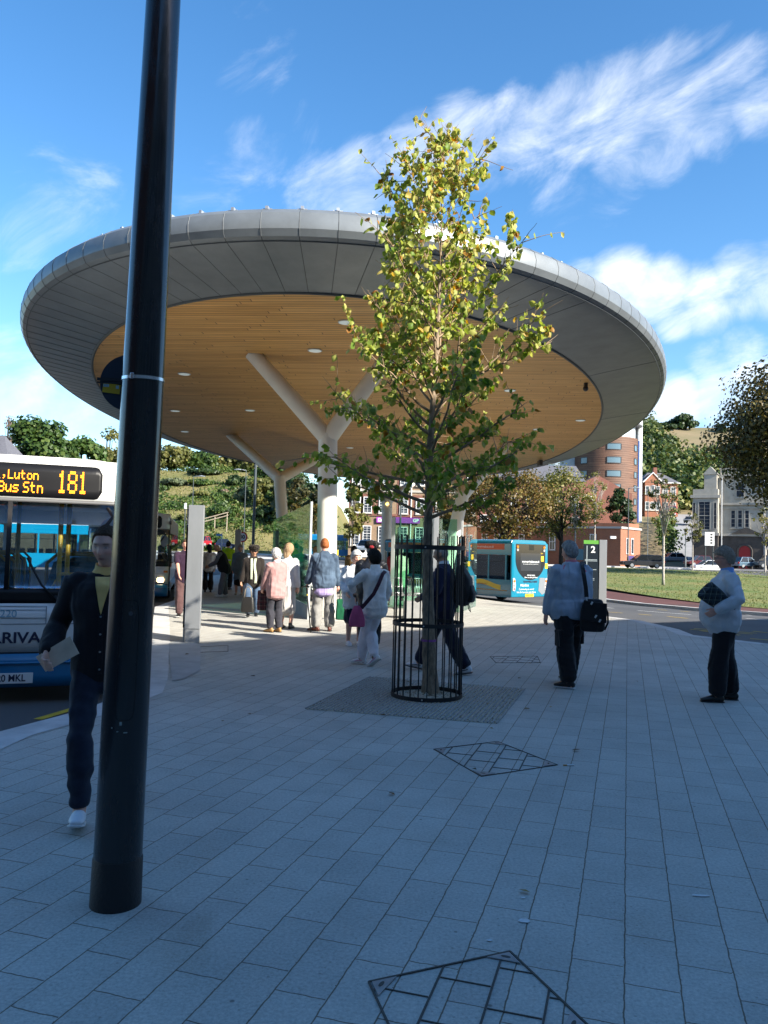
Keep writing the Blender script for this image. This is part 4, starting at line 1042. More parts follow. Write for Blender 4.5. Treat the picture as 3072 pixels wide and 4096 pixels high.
def fuse(name, pieces, voxel, mts, parent, smooth_it=2, fold=None, color=None):
    V, F = [], []
    for (v, f) in pieces:
        o = len(V); V += [tuple(x) for x in v]; F += [tuple(i+o for i in q) for q in f]
    me = bpy.data.meshes.new('tmp'); me.from_pydata(V, [], F)
    bm = bmesh.new(); bm.from_mesh(me); bmesh.ops.recalc_face_normals(bm, faces=bm.faces); bm.to_mesh(me); bm.free()
    ob = bpy.data.objects.new('tmp', me); COL.objects.link(ob)
    r = ob.modifiers.new('r', 'REMESH'); r.mode = 'VOXEL'; r.voxel_size = voxel; r.use_smooth_shade = True
    if smooth_it:
        s = ob.modifiers.new('s', 'SMOOTH'); s.factor = .5; s.iterations = smooth_it
    dg = bpy.context.evaluated_depsgraph_get(); dg.update()
    out = bpy.data.meshes.new_from_object(ob.evaluated_get(dg), depsgraph=dg)
    bpy.data.objects.remove(ob); bpy.data.meshes.remove(me)
    out.name = name; n = len(out.vertices)
    co = np.zeros(n*3, dtype=np.float32); out.vertices.foreach_get('co', co); co = co.reshape(-1, 3).astype(np.float64)
    if fold is not None:
        nr = np.zeros(n*3, dtype=np.float32); out.vertices.foreach_get('normal', nr); nr = nr.reshape(-1, 3)
        co = co+nr*fold(co)[:, None]; out.vertices.foreach_set('co', co.astype(np.float32).ravel())
    if color is not None:
        at = out.attributes.new('pigment', 'FLOAT_COLOR', 'POINT'); c4 = np.ones((n, 4), dtype=np.float32); c4[:, :3] = color(co); at.data.foreach_set('color', c4.ravel())
    out.materials.clear()
    for m_ in (mts if isinstance(mts, (list, tuple)) else [mts]): out.materials.append(m_)
    out.polygons.foreach_set('use_smooth', np.ones(len(out.polygons), dtype=bool)); out.update()
    o = bpy.data.objects.new(name, out); COL.objects.link(o); o.parent = parent
    return o
def folds(seed, amp, freq=(16, 16, 30), n=7):
    rng = np.random.default_rng(seed); K = rng.normal(size=(n, 3))*np.array(freq)*1.5; ph = rng.random(n)*6.28; Q = rng.normal(size=(n, 3))*6; ph2 = rng.random(n)*6.28
    def f(co):
        s = 0
        for i in range(n): s = s+np.sin(co@K[i]+ph[i]+1.6*np.sin(co@Q[i]+ph2[i]))
        s = s/n*1.7
        return .85*amp*(np.sign(s)*np.abs(s)**1.2)
    return f

def head_radius(nx, ny, nz, fem=False):
    """surface point of the head for unit directions (numpy arrays)"""
    ry = np.where(ny > 0, .093, .100)
    x = nx*.0755; y = ny*ry; z = nz*.118
    t = np.clip((-nz-.15)/.85, 0, 1)
    x = x*(1-.36*t**1.2); y = np.where(ny < 0, y*(1-.55*t**1.1), y*(1-.10*t))
    x = x*(1-.05*np.clip(nz, 0, 1))
    front = np.clip(ny*3-.2, 0, 1)
    def g(cx, cz, sx, sz): return np.exp(-((x-cx)/sx)**2-((z-cz)/sz)**2)
    dy = .017*g(0, -.022, .010, .026)+.013*g(0, -.036, .013, .011)+.006*g(0, .026, .05, .011)
    for s in (-1, 1):
        dy = dy-.011*g(s*.031, .004, .016, .013)+.0045*g(s*.031, .003, .010, .007)+.004*g(s*.042, -.028, .018, .018)+.004*g(s*.014, -.040, .006, .007)
    dy = dy+.0055*g(0, -.063, .020, .0045)+.0050*g(0, -.073, .017, .0050)-.0030*g(0, -.068, .022, .0022)-.004*g(0, -.083, .02, .006)+.008*g(0, -.102, .018, .014)
    dy = dy-.004*g(0, .07, .06, .02)*.3
    return x, y+dy*front, z
def head_piece(M, sc):
    nu, nv = 72, 56; vs = []
    th = np.linspace(0, math.pi, nv+1)[1:-1]; ph = np.arange(nu)*2*math.pi/nu
    T, Pp = np.meshgrid(th, ph, indexing='ij')
    x, y, z = head_radius(np.sin(T)*np.cos(Pp), np.sin(T)*np.sin(Pp), np.cos(T))
    pts = np.stack([x, y, z], -1).reshape(-1, 3)*sc
    vs = [M @ Vector(p) for p in pts]; top = M @ Vector((0, 0, .118*sc)); bot = M @ Vector((0, .02*sc, -.117*sc))
    n = len(vs); vs += [top, bot]; fs = []
    for i in range(nv-2):
        for k in range(nu):
            k2 = (k+1) % nu; fs.append((i*nu+k, (i+1)*nu+k, (i+1)*nu+k2, i*nu+k2))
    for k in range(nu):
        k2 = (k+1) % nu; fs.append((n, k, k2)); fs.append((n+1, (nv-2)*nu+k2, (nv-2)*nu+k))
    return vs, fs
def hair_mesh(name, M, sc, m, parent, style='short', thick=.014, seed=1, rough=.004, front=.50, bald=0.0, side=-.05, back=-.58):
    nu, nv = 120, 84
    th = np.linspace(0.02, math.pi*.86, nv); ph = np.arange(nu)*2*math.pi/nu
    T, Pp = np.meshgrid(th, ph, indexing='ij'); nx, ny, nz = np.sin(T)*np.cos(Pp), np.sin(T)*np.sin(Pp), np.cos(T)
    x, y, z = head_radius(nx, ny*1.0, nz)
    lim = np.interp(ny, [-1, -.45, -.02, .3, .6, 1], [back, back*.85, side, .26, front-.05, front])
    mask = np.clip((nz-lim+.05)/.14, 0, 1); mask = mask*mask*(3-2*mask)
    if bald > 0:
        d = np.sqrt(nx**2*1.2+(ny-.12)**2*.8); cap = np.clip((d-bald)/.15, 0, 1); mask = mask*np.where(nz > .2, cap, 1)
    rng = np.random.default_rng(seed); f = np.zeros_like(x)
    for i in range(9):
        k = rng.normal(size=3); 
        if style == 'curly': k = k*75
        else: k = k*np.array([70, 50, 18])
        f += np.sin(nx*k[0]*.1*6+ny*k[1]*.1*6+nz*k[2]*.1*6+rng.random()*6.28)
    f = f/9*2.2
    if style == 'curly': f += rng.normal(size=f.shape)*.45
    else: f += np.repeat(rng.normal(size=(1, f.shape[1])), f.shape[0], 0)*.35+rng.normal(size=f.shape)*.2
    off = mask*(thick*(1+.35*np.clip(nz, 0, 1))+rough*f)-(1-mask)*.012
    pts = np.stack([x+nx*off, y+ny*off, z+nz*off], -1).reshape(-1, 3)*sc
    vs = [M @ Vector(p) for p in pts]; fs = []
    vs.append(M @ Vector((0, 0, (.118+thick)*sc))) ; tp = len(vs)-1
    mk = mask.reshape(-1)
    for i in range(nv-1):
        for k in range(nu):
            k2 = (k+1) % nu; q = (i*nu+k, (i+1)*nu+k, (i+1)*nu+k2, i*nu+k2)
            if max(mk[j] for j in q) > .02: fs.append(q)
    if mk[0] > .5:
        for k in range(nu): fs.append((tp, k, (k+1) % nu))
    mb = MB(); mb.add(vs, fs); o = mb.build(name, m, parent, smooth=True, fix=False); return o
def hair_mat(name, c, c2=None):
    return mat(name, c, .55, col2=c2 or tuple(q*1.6 for q in c), vscale=60, bump=.5, bscale=190, spec=.2, stretch=(1, 1, .25))

def ik(a, t, l1, l2, hint):
    a, t, h = Vector(a), Vector(t), Vector(hint); d = t-a; L = min(d.length, (l1+l2)*.999)
    t = a+d.normalized()*L; x = (l1*l1-l2*l2+L*L)/(2*L); r = math.sqrt(max(0, l1*l1-x*x)); u = d.normalized(); w = (h-u*h.dot(u)).normalized()
    return a+u*x+w*r, t

def hand_pieces(w, d, palm_n, s, curl=.35, fr=.0098, mirror=1, thumb=.5):
    """w wrist point, d pointing direction, palm_n palm normal; returns tubes: palm, 4 fingers, thumb"""
    d = Vector(d).normalized(); nrm = Vector(palm_n); nrm = (nrm-d*nrm.dot(d)).normalized(); side = d.cross(nrm)*mirror
    out = [loft([w-d*.02*s, w+d*.02*s, w+d*.055*s, w+d*.088*s], [(.026*s, .02*s), (.034*s, .017*s), (.041*s, .016*s), (.040*s, .013*s)], side, 14)]
    for i, (o, l) in enumerate(((-.030, .068), (-.010, .078), (.010, .073), (.030, .058))):
        p = w+d*.083*s+side*o*s; ang = curl*(.7+.1*i); pts = [p-d*.015*s]; dd = d.copy(); rr = [fr]
        for seg, f in enumerate((.45, .31, .24)):
            dd = (Matrix.Rotation(ang if seg else ang*.8, 3, side*mirror) @ dd) if True else dd
            # curl towards the palm normal
            if dd.dot(nrm) < 0 and curl > 0: dd = dd-nrm*2*dd.dot(nrm)
            p = p+dd*l*s*f*1.05; pts.append(p.copy()); rr.append(fr*(1-.10*(seg+1)))
        pts[1:1] = [w+d*.083*s+side*o*s]; rr[1:1] = [fr]
        out.append(loft(pts, rr, side, 10))
    tb = w+d*.028*s-side*.026*s; td = (d*.75-side*.62+nrm*thumb).normalized(); td2 = (d*.92-side*.12+nrm*thumb*.8).normalized()
    out.append(loft([tb, tb+td*.036*s, tb+td*.036*s+td2*.030*s, tb+td*.036*s+td2*.056*s], [fr*1.45, fr*1.2, fr*1.1, fr*.9], nrm, 10))
    return out

def person(label, loc, face, H=1.72, g=1.0, lean=0.0, yaw=0.0, pitch=0.0, top=None, bottom=None, shoes=None, hair=None, skin=SK_PALE, hands=None, feet=None,
           voxel=.012, seed=1, drop=0.0, sw=1.0, group=None, elbow=None, knee=None, curl=.4, extras=None, shift=(0, 0), palm=None):
    s = H/1.75
    root = thing('person', label, 'person', loc, math.atan2(-face[0], face[1]), group)
    up = Vector((0, math.sin(lean), math.cos(lean))); fw = Vector((0, math.cos(lean), -math.sin(lean)))
    PEL = Vector((shift[0], shift[1], (.945-drop)*s))
    J = {'root': root, 's': s, 'up': up, 'fw': fw, 'pel': PEL}
    at = lambda u, y=0, x=0: PEL+up*u*s+fw*y*s+Vector((x*s, 0, 0))
    neck = at(.535, -.01)
    sh = {1: at(.47, -.012, .178*sw), -1: at(.47, -.012, -.178*sw)}
    hip = {1: at(-.03, 0, .092), -1: at(-.03, 0, -.092)}
    hl = lean*.45-pitch
    Mh = Matrix.Translation(neck) @ Matrix.Rotation(-lean*.5, 4, 'X') @ Matrix.Translation((0, .012*s, .065*s)) @ Matrix.Rotation(yaw, 4, 'Z') @ Matrix.Rotation(pitch, 4, 'X') @ Matrix.Translation((0, .022*s, .092*s))
    J['Mh'] = Mh
    # default hands and feet (ankle points)
    hands = hands or {}; feet = feet or {}
    wr, el, an, kn = {}, {}, {}, {}
    for sd in (1, -1):
        tg = hands.get(sd, (.235*sd*sw*(1+.25*(g-1)), .04, .80)); eh = (elbow or {}).get(sd, (.35*sd, -1, -.1))
        el[sd], wr[sd] = ik(sh[sd], Vector(tg)*s, .285*s, .25*s, eh)
        ft = feet.get(sd, (.10*sd, 0.0, .085, 0.0, 0.0)); ft = tuple(ft)+(0.,)*(5-len(ft))
        kn[sd], an[sd] = ik(hip[sd], Vector(ft[:3])*s, .425*s, .413*s, (knee or {}).get(sd, (.12*sd, 1, 0)))
    J.update(wr=wr, el=el, sh=sh, an=an, kn=kn, hip=hip, neck=neck)
    bl = max(0, g-1)
    def torso(extra=0.0, lo=-.13, hi=.545, n=22, flare=0.0, pw=2.3):
        prof = [(-.13, .150, .105, 0), (-.05, .168, .118, -.01), (.03, .168, .118, -.004), (.13, .148, .108, .006), (.24, .158, .118, .008), (.34, .170, .122, .004), (.42, .172, .112, -.006), (.475, .150, .090, -.014), (.52, .092, .072, -.012), (.56, .056, .060, -.006)]
        us = np.linspace(lo, hi, 16); path, rad_ = [], []
        for u in us:
            uu = max(-.13, min(.56, u)); a = [np.interp(uu, [p[0] for p in prof], [p[k] for p in prof]) for k in (1, 2, 3)]
            bw = 1+bl*1.0*math.exp(-((uu-.10)/.22)**2)+bl*.5
            bd = 1+bl*1.7*math.exp(-((uu-.10)/.2)**2)+bl*.4
            sq = (sw if uu > .3 else 1+(sw-1)*.5)
            fl = flare*max(0, (.1-u))
            e = extra if u < .48 else extra*.5
            path.append(at(u, a[2]+bl*.16*math.exp(-((uu-.08)/.17)**2))); rad_.append(((a[0]*bw*sq+e+fl)*s, (a[1]*bd+e+fl)*s))
        return loft(path, rad_, (1, 0, 0), n, pw)
    def arm(sd, ex=0.0, upto=1.0, cuff=0.0, ga=None):
        A, B, C = sh[sd], el[sd], wr[sd]; ga = ga or (1+bl*.45); d1 = (A-Vector((A.x*.25, 0, 0)))
        pts = [A-Vector((.03*sd*s, 0, .0)), A, A.lerp(B, .4), A.lerp(B, .8), B, B.lerp(C, .3), B.lerp(C, .7), C]
        rr = [.060, .062, .052, .045, .044, .044, .036, .0285]
        if upto < 1:
            pts = pts[:4]; rr = rr[:4]
        rr = [(r*ga+ex+(cuff if i >= len(rr)-2 else 0))*s for i, r in enumerate(rr)]
        return loft(pts, rr, (1, 0, 0), 16)
    def leg(sd, ex=0.0, bottom=1.0, hem=0.0, gl=None):
        A, B, C = hip[sd], kn[sd], an[sd]; gl = gl or (1+bl*.55)
        pts = [A+Vector((0, 0, .06*s)), A, A.lerp(B, .35), A.lerp(B, .75), B, B.lerp(C, .3), B.lerp(C, .65), B.lerp(C, .92)]
        rr = [.088, .092, .083, .066, .058, .058, .047, .040]
        if bottom < 1: pts[-1] = B.lerp(C, bottom)
        rr = [(r*(gl if i < 5 else 1+bl*.3)+ex+(hem if i >= 5 else hem*.4 if i == 4 else 0))*s for i, r in enumerate(rr)]
        return loft(pts, rr, (1, 0, 0), 18)
    fr = max(.0092, voxel*.86)*1.0
    pcs = [torso(-.004, pw=2.1), head_piece(Mh, s)]
    pcs.append(loft([neck-up*.03*s, neck+up*.02*s, Mh @ Vector((0, -.025*s, -.07*s)), Mh @ Vector((0, -.02*s, -.03*s))], [(.062*s*(1+bl*.4), .060*s), (.055*s*(1+bl*.5), .056*s), (.053*s*(1+bl*.5), .055*s), .05*s]))
    for sd in (1, -1):
        e = Mh @ Vector((.077*sd*s, -.006*s, -.006*s)); pcs.append(loft([e+Vector((0, 0, -.028*s)), e, e+Vector((0, 0, .026*s))], [(.010*s, .013*s), (.012*s, .019*s), (.011*s, .017*s)]))
        pcs.append(arm(sd, -.006 if top else 0)); pcs.append(leg(sd, -.004))
        hd = (wr[sd]-el[sd]).normalized(); pn = (palm or {}).get(sd, (-sd, .15, 0))
        pcs += hand_pieces(wr[sd]+hd*.008*s, hd, pn, s, curl if not isinstance(curl, dict) else curl.get(sd, .4), fr, 1)
        ft = tuple(feet.get(sd, (.10*sd, 0, .085, 0, 0)))+(0., 0.)
        fy = Matrix.Rotation(ft[3], 3, 'Z') @ Matrix.Rotation(ft[4], 3, 'X')
        a0 = an[sd]
        pcs.append(loft([a0+Vector((0, 0, .06*s)), a0, a0+fy @ Vector((0, .03*s, -.035*s))], [.04*s, .038*s, .036*s]))
        pcs.append(loft([a0+fy @ Vector((0, -.05*s, -.05*s)), a0+fy @ Vector((0, .05*s, -.052*s)), a0+fy @ Vector((0, .15*s, -.062*s))], [(.03*s, .03*s), (.038*s, .028*s), (.034*s, .016*s)]))
    Mi = Mh.inverted()
    def pig(co):
        n = len(co); c = np.tile(skin, (n, 1)); h = np.c_[co, np.ones(n)] @ np.array(Mi).T; x, y, z = h[:, 0]/s, h[:, 1]/s, h[:, 2]/s
        fr_ = (y > .035) & (np.abs(z) < .12) & (np.abs(x) < .08)
        def g_(cx, cz, sx, sz): return np.where(fr_, np.exp(-((x-cx)/sx)**2-((z-cz)/sz)**2), 0)[:, None]
        red = skin*np.array((1.08, .72, .68))
        for (cx, cz, sx, sz, w) in ((.043, -.03, .02, .018, .6), (-.043, -.03, .02, .018, .6), (0, -.036, .015, .014, .5)): c = c+(red-c)*g_(cx, cz, sx, sz)*w
        c = c+(np.array((.30, .10, .09))*(skin[0]/.5)-c)*np.clip(g_(0, -.068, .021, .0075)*1.2, 0, 1)
        for sx_ in (-1, 1):
            c = c+(np.array((.09, .055, .04))-c)*np.clip(g_(sx_*.032, .022, .018, .0055)*1.3, 0, .95)
            c = c+(skin*.55-c)*np.clip(g_(sx_*.031, .004, .017, .011)*1.2, 0, .85)
            c = c+(np.array((.55, .52, .5))-c)*np.clip(g_(sx_*.031, .002, .0095, .0042)*1.1, 0, .8)
            c = c+(np.array((.035, .03, .03))-c)*np.clip(g_(sx_*.031, .002, .0042, .0046)*1.3, 0, 1)
        return np.clip(c, 0, 1)
    fuse('body', pcs, voxel, M_SKIN, root, 1, None, pig)
    # ---------------- clothes
    vc = max(.011, voxel)
    if bottom:
        k = bottom['kind']; m_ = bottom['mat']
        if k in ('trousers', 'shorts'):
            ex = bottom.get('fit', .012); hem = bottom.get('hem', .012)
            ps = [torso(.010, -.14, .06, pw=2.2)]+[leg(sd, ex, bottom.get('to', 1.0 if k == 'trousers' else .02), hem) for sd in (1, -1)]
            tr = fuse('trousers', ps, vc, m_, root, 2, folds(seed+50, bottom.get('fold', .0055), (12, 12, 26)))
            if bottom.get('cargo'):
                for sd in (1, -1):
                    c = hip[sd].lerp(kn[sd], .78)+Vector((sd*.085*s, -.01, 0)); m = MB(); m.box(c, (.05*s, .15*s, .19*s)); m.box(c+Vector((0, 0, .085*s)), (.058*s, .16*s, .05*s)); m.build('cargo_pocket', m_, tr, bevel=.018)
        elif k == 'skirt':
            zt = at(.02); zb = Vector((PEL.x, PEL.y, bottom['hem_z']*s)); w = bottom.get('w', .20)
            path = [at(.05), at(-.04), zt.lerp(zb, .4), zt.lerp(zb, .8), zb]; ps = [loft(path, [(.160*s, .12*s), (.185*s, .14*s), ((w*.97)*s, .15*s), (w*s, .16*s), (w*s, .165*s)], (1, 0, 0), 30, 2.2)]
            fuse('skirt', ps, vc, m_, root, 1, folds(seed+60, .008, (34, 34, 4)))
    if shoes:
        for sd in (1, -1):
            ft = tuple(feet.get(sd, (.10*sd, 0, .085, 0, 0)))+(0., 0.); fy = Matrix.Rotation(ft[3], 3, 'Z') @ Matrix.Rotation(ft[4], 3, 'X'); a0 = an[sd]
            q = lambda x, y, z: a0+fy @ Vector((x*s, y*s, z*s))
            ps = [loft([q(0, -.062, -.045), q(0, -.02, -.036), q(0, .05, -.040), q(0, .12, -.052), q(0, .172, -.060)], [(.030*s, .038*s), (.038*s, .046*s), (.043*s, .040*s), (.047*s, .026*s), (.034*s, .017*s)], (1, 0, 0), 16)]
            ps.append(loft([q(0, -.02, -.01), q(0, -.015, .02 if not shoes.get('boot') else .09)], [(.040*s, .048*s), (.040*s, .046*s)], (1, 0, 0), 16))
            o = fuse('shoe', ps, .009, shoes['mat'], root, 2)
            path = [q(0, -.075, -.078), q(0, -.02, -.078), q(0, .06, -.078), q(0, .12, -.078), q(0, .180, -.076)]
            so_ = loft(path, [(.034*s, .0085*s), (.040*s, .0085*s), (.044*s, .0085*s), (.050*s, .0085*s), (.034*s, .008*s)], (1, 0, 0), 16, 3)
            mb = MB(); mb.add(*so_); mb.build('sole', shoes.get('sole', shoes['mat']), o, smooth=True)
            if shoes.get('flash'):
                for s2 in (1, -1):
                    mb = MB(); mb.add(*loft([q(.046*s2, .10, -.05), q(.047*s2, .04, -.035), q(.042*s2, -.03, -.028)], [.005*s, .006*s, .005*s], (0, 0, 1), 6)); mb.build('stripe', shoes['flash'], o, smooth=True)
    if top:
        for li, t in enumerate(top if isinstance(top, list) else [top]):
            ex = t.get('fit', .018); hem = t.get('hem', -.06); ps = [torso(ex, hem, t.get('neck', .535), flare=t.get('flare', .0))]
            if t.get('sleeve', 'long') != 'none':
                for sd in (1, -1): ps.append(arm(sd, ex*.62+.004, 1.0 if t.get('sleeve', 'long') == 'long' else .5, t.get('cuff', .006)))
                for sd in (1, -1): ps.append(ball(sh[sd]+Vector((-.015*sd, 0, -.01)), (.062+ex*.6)*s*(1+bl*.3)))
            if t.get('long'):
                zb = Vector((PEL.x, PEL.y, t['long']*s)); ps.append(loft([at(.1), at(-.05), zb], [(.17*s, .13*s), (.195*s, .15*s), ((.20+t.get('flare', 0)*.4)*s, .165*s)], (1, 0, 0), 24, 2.3))
            o = fuse(t.get('name', 'jacket'), ps, vc, t['mat'], root, 2, folds(seed+li*9, t.get('fold', .006), t.get('ff', (15, 15, 22))))
            J['top'] = o
            if t.get('collar'):
                c0 = neck+up*.005*s; cm_ = t['collar']; hgt = t.get('chgt', .045)
                mb = MB(); R = lambda r, h, tip=0: [c0+up*h*s+Vector((r*math.cos(a)*s, 0, 0))+fw*(r*1.02*math.sin(a)*s)+Vector((0, 0, (-.02*s*max(0, math.sin(a))))) for a in [2*math.pi*k/28 for k in range(28)]]
                mb.rings([R(.080, -.012), R(.070, hgt), R(.064, hgt), R(.068, -.01)], cap=False); oc = mb.build('collar', cm_, o, smooth=True)
            if t.get('yoke'):
                pass
            if t.get('buttons'):
                for i in range(t['nb']):
                    u = t['b0']-i*t['bd']; c = at(u, .0, .0); 
                    # find the cloth surface in front
                    b_ = None; d_ = np.array(fw); best = -1
                    co = np.zeros(len(o.data.vertices)*3, dtype=np.float32); o.data.vertices.foreach_get('co', co); co = co.reshape(-1, 3)
                    rel = co-np.array(c); near = (np.abs(rel[:, 0]) < .015*s) & (np.abs(rel @ np.array(up)) < .015*s)
                    if near.any():
                        f_ = (rel[near] @ d_).max(); p = c+fw*(f_+.001)
                        mb = MB(); mb.cyl(p, p+fw*.004, .0075*s, n=12); mb.build('button', t['buttons'], o)
    if hair:
        hm = hair['mat']; ho = hair_mesh('hair', Mh, s, hm, root, hair.get('style', 'short'), hair.get('thick', .014), seed, hair.get('rough', .004), hair.get('front', .5), hair.get('bald', 0), hair.get('side', -.05), hair.get('back', -.58))
        if hair.get('long'):
            L_ = hair['long']; pts = [Mh @ Vector((0, -.05*s, .06*s)), Mh @ Vector((0, -.085*s, 0)), Mh @ Vector((0, -.085*s, -.08*s)), Mh @ Vector((0, -.10*s, -L_*.7*s)), Mh @ Vector((.01, -.11*s, -L_*s))]
            fuse('hair_length', [loft(pts, [(.06*s, .05*s), (.078*s, .045*s), (.08*s, .04*s), (.075*s, .03*s), (.04*s, .016*s)], (1, 0, 0), 20)], .01, hm, ho, 1, folds(seed+3, .006, (70, 70, 5)))
    return J
def LOC(base, face, H, sx, sy, dy=0.0):
    s = H/1.75; w = P(sx, sy, base[1]+dy); v = w-Vector(base); f = Vector((face[0], face[1], 0)).normalized(); r = Vector((f.y, -f.x, 0))
    return (v.dot(r)/s, v.dot(f)/s, v.z/s)
def WORLD(J, p):
    r = J['root']; M = Matrix.Translation(r.location) @ Matrix.Rotation(r.rotation_euler[2], 4, 'Z'); return M @ Vector(p)
def tartan(name, base, l1, l2, sc=1.0):
    m = bpy.data.materials.new(name); N, L = nodes_of(m); b = N['Principled BSDF']; b.inputs['Roughness'].default_value = .85
    tc = N.new('ShaderNodeTexCoord'); sp = N.new('ShaderNodeSeparateXYZ'); L.new(tc.outputs['Object'], sp.inputs[0]); out = None
    for ax, per, wd, c in (('X', .085, .10, l1), ('Z', .085, .10, l1), ('X', .085, .30, l2), ('Z', .085, .30, l2)):
        d = N.new('ShaderNodeMath'); d.operation = 'DIVIDE'; d.inputs[1].default_value = per*sc; L.new(sp.outputs[ax], d.inputs[0])
        if c is l2:
            o_ = N.new('ShaderNodeMath'); o_.operation = 'ADD'; o_.inputs[1].default_value = .4; L.new(d.outputs[0], o_.inputs[0]); d = o_
        f = N.new('ShaderNodeMath'); f.operation = 'FRACT'; L.new(d.outputs[0], f.inputs[0])
        k = N.new('ShaderNodeMath'); k.operation = 'LESS_THAN'; k.inputs[1].default_value = wd; L.new(f.outputs[0], k.inputs[0])
        q = N.new('ShaderNodeMath'); q.operation = 'MULTIPLY'; q.inputs[1].default_value = .55; L.new(k.outputs[0], q.inputs[0])
        mx = N.new('ShaderNodeMix'); mx.data_type = 'RGBA'; mx.inputs['B'].default_value = (*c, 1)
        if out is None: mx.inputs['A'].default_value = (*base, 1)
        else: L.new(out, mx.inputs['A'])
        L.new(q.outputs[0], mx.inputs['Factor']); out = mx.outputs['Result']
    L.new(out, b.inputs['Base Color']); return m
def surf_patch(J, o, name, m, u0, u1, wf, n=14, off=.004, side=1, xf=None):
    """patch lying on garment o, between heights u0 and u1 on the front (side=1) or back (-1); wf(t) = (x0, x1)"""
    me = o.data; co = np.zeros(len(me.vertices)*3, dtype=np.float32); me.vertices.foreach_get('co', co); co = co.reshape(-1, 3).astype(float)
    fw = np.array(J['fw'])*side; up = np.array(J['up']); pel = np.array(J['pel']); s = J['s']; rel = co-pel
    U = rel @ up; X = rel[:, 0]; Fd = rel @ fw
    vs = []
    for i in range(n+1):
        t = i/n; u = u0+(u1-u0)*t; x0, x1 = wf(t)
        for j in range(7):
            x = x0+(x1-x0)*j/6; d = (X-x*s)**2+(U-u*s)**2; k = np.where(d < (.022*s)**2)[0]
            f = Fd[k].max() if len(k) else .1*s
            vs.append(Vector(pel+up*u*s+fw*(f+off)+np.array((x*s, 0, 0))))
    fs = [(i*7+j, i*7+j+1, (i+1)*7+j+1, (i+1)*7+j) for i in range(n) for j in range(6)]
    mb = MB(); mb.add(vs, fs); p = mb.build(name, m, o, smooth=True); sd = p.modifiers.new('thick', 'SOLIDIFY'); sd.thickness = .004; sd.offset = -1
    return p
def bag(name, label, c, d, rot, m, cat='bag', taper=.8, handles=None, hm=None, group=None, bulge=.02, part='pouch'):
    t = thing(name, label, cat, c, rot)
    w, dp, h = d; rings = []
    for z, f in ((0, .86), (.04*h, .97), (.3*h, 1.0), (.7*h, .94*(1+taper)/2+.02), (.95*h, taper), (h, taper*.94)):
        k = 24; rings.append([((w/2)*f*math.copysign(abs(math.cos(a))**.45, math.cos(a)), (dp/2)*(f if z < .8*h else f*.75)*math.copysign(abs(math.sin(a))**.55, math.sin(a))+bulge*0, z) for a in [2*math.pi*q/k for q in range(k)]])
    mb = MB(); mb.rings(rings); o = mb.build(part, m, t, smooth=True, autosm=55); o.modifiers.new('s', 'SUBSURF').render_levels = 2
    if handles:
        for y in (-dp*.25, dp*.25):
            mb = MB(); mb.tube([(-w*.25, y, h*.95), (-w*.2, y*.8, h+handles*.7), (0, y*.3, h+handles), (w*.2, y*.8, h+handles*.7), (w*.25, y, h*.95)], .010, 8); mb.build('handle', hm or m, t, smooth=True)
    return t
def fur_hat(J, m, top_m=None, r=.115, h=.13, seed=0, z0=.045):
    Mh, s = J['Mh'], J['s']; rg = np.random.default_rng(seed); nu, nv = 72, 30; vs = []
    for i in range(nv):
        t = i/(nv-1); ang = t*math.pi*.94
        for k in range(nu):
            a = 2*math.pi*k/nu; rr = r*math.sin(ang)**.55*(1+.05*rg.normal()); z = z0+h*(.5-.5*math.cos(math.pi-ang))*1.0-h*.05
            z = z0+h*(.5+.5*math.cos(ang))+.006*rg.normal()
            vs.append(Mh @ Vector((rr*math.cos(a)*s, (rr*1.12*math.sin(a)-.006)*s, z*s)))
    fs = [(i*nu+k, (i+1)*nu+k, (i+1)*nu+(k+1) % nu, i*nu+(k+1) % nu) for i in range(nv-1) for k in range(nu)]
    fs.append(tuple(range(nu))); fs.append(tuple(reversed([(nv-1)*nu+k for k in range(nu)])))
    mb = MB(); mb.add(vs, fs); o = mb.build('fur_hat', m, J['root'], smooth=True)
    if top_m:
        mb = MB(); mb.add(*loft([Mh @ Vector((0, -.118*s, (z0+.03)*s)), Mh @ Vector((0, -.137*s, (z0+.035)*s))], [(.045*s, .035*s), (.038*s, .03*s)], (1, 0, 0), 16)); mb.build('hat_badge', top_m, o, smooth=True)
    return o

C_BLACKT = cloth('black_trousers', (.012, .012, .014)); C_JEAN = cloth('dark_jeans', (.008, .011, .022), col2=(.02, .028, .05), vscale=7)
C_NAVY = cloth('navy_cotton', (.014, .018, .05)); C_NAVYD = cloth('navy_dark', (.010, .012, .028))
S_BLACK = mat('black_leather_shoe', (.012, .012, .012), .35, bump=.1, bscale=60); S_WHITE = mat('white_trainer', (.72, .72, .73), .5, var=.06, vscale=20); S_SOLEW = mat('white_sole', (.6, .6, .58), .7)
H_GREY = hair_mat('grey_hair', (.17, .165, .16), (.46, .45, .44)); H_WHITE = hair_mat('white_hair', (.52, .51, .49), (.78, .77, .75)); H_DARK = hair_mat('black_hair', (.008, .007, .006), (.02, .017, .015))
H_BROWN = hair_mat('brown_hair', (.05, .03, .018), (.11, .07, .04)); H_GINGER = hair_mat('ginger_hair', (.26, .075, .02), (.42, .15, .05)); H_SANDY = hair_mat('sandy_grey_hair', (.25, .185, .135), (.50, .41, .32)); H_FAIR = hair_mat('fair_hair', (.24, .15, .08), (.45, .32, .19))

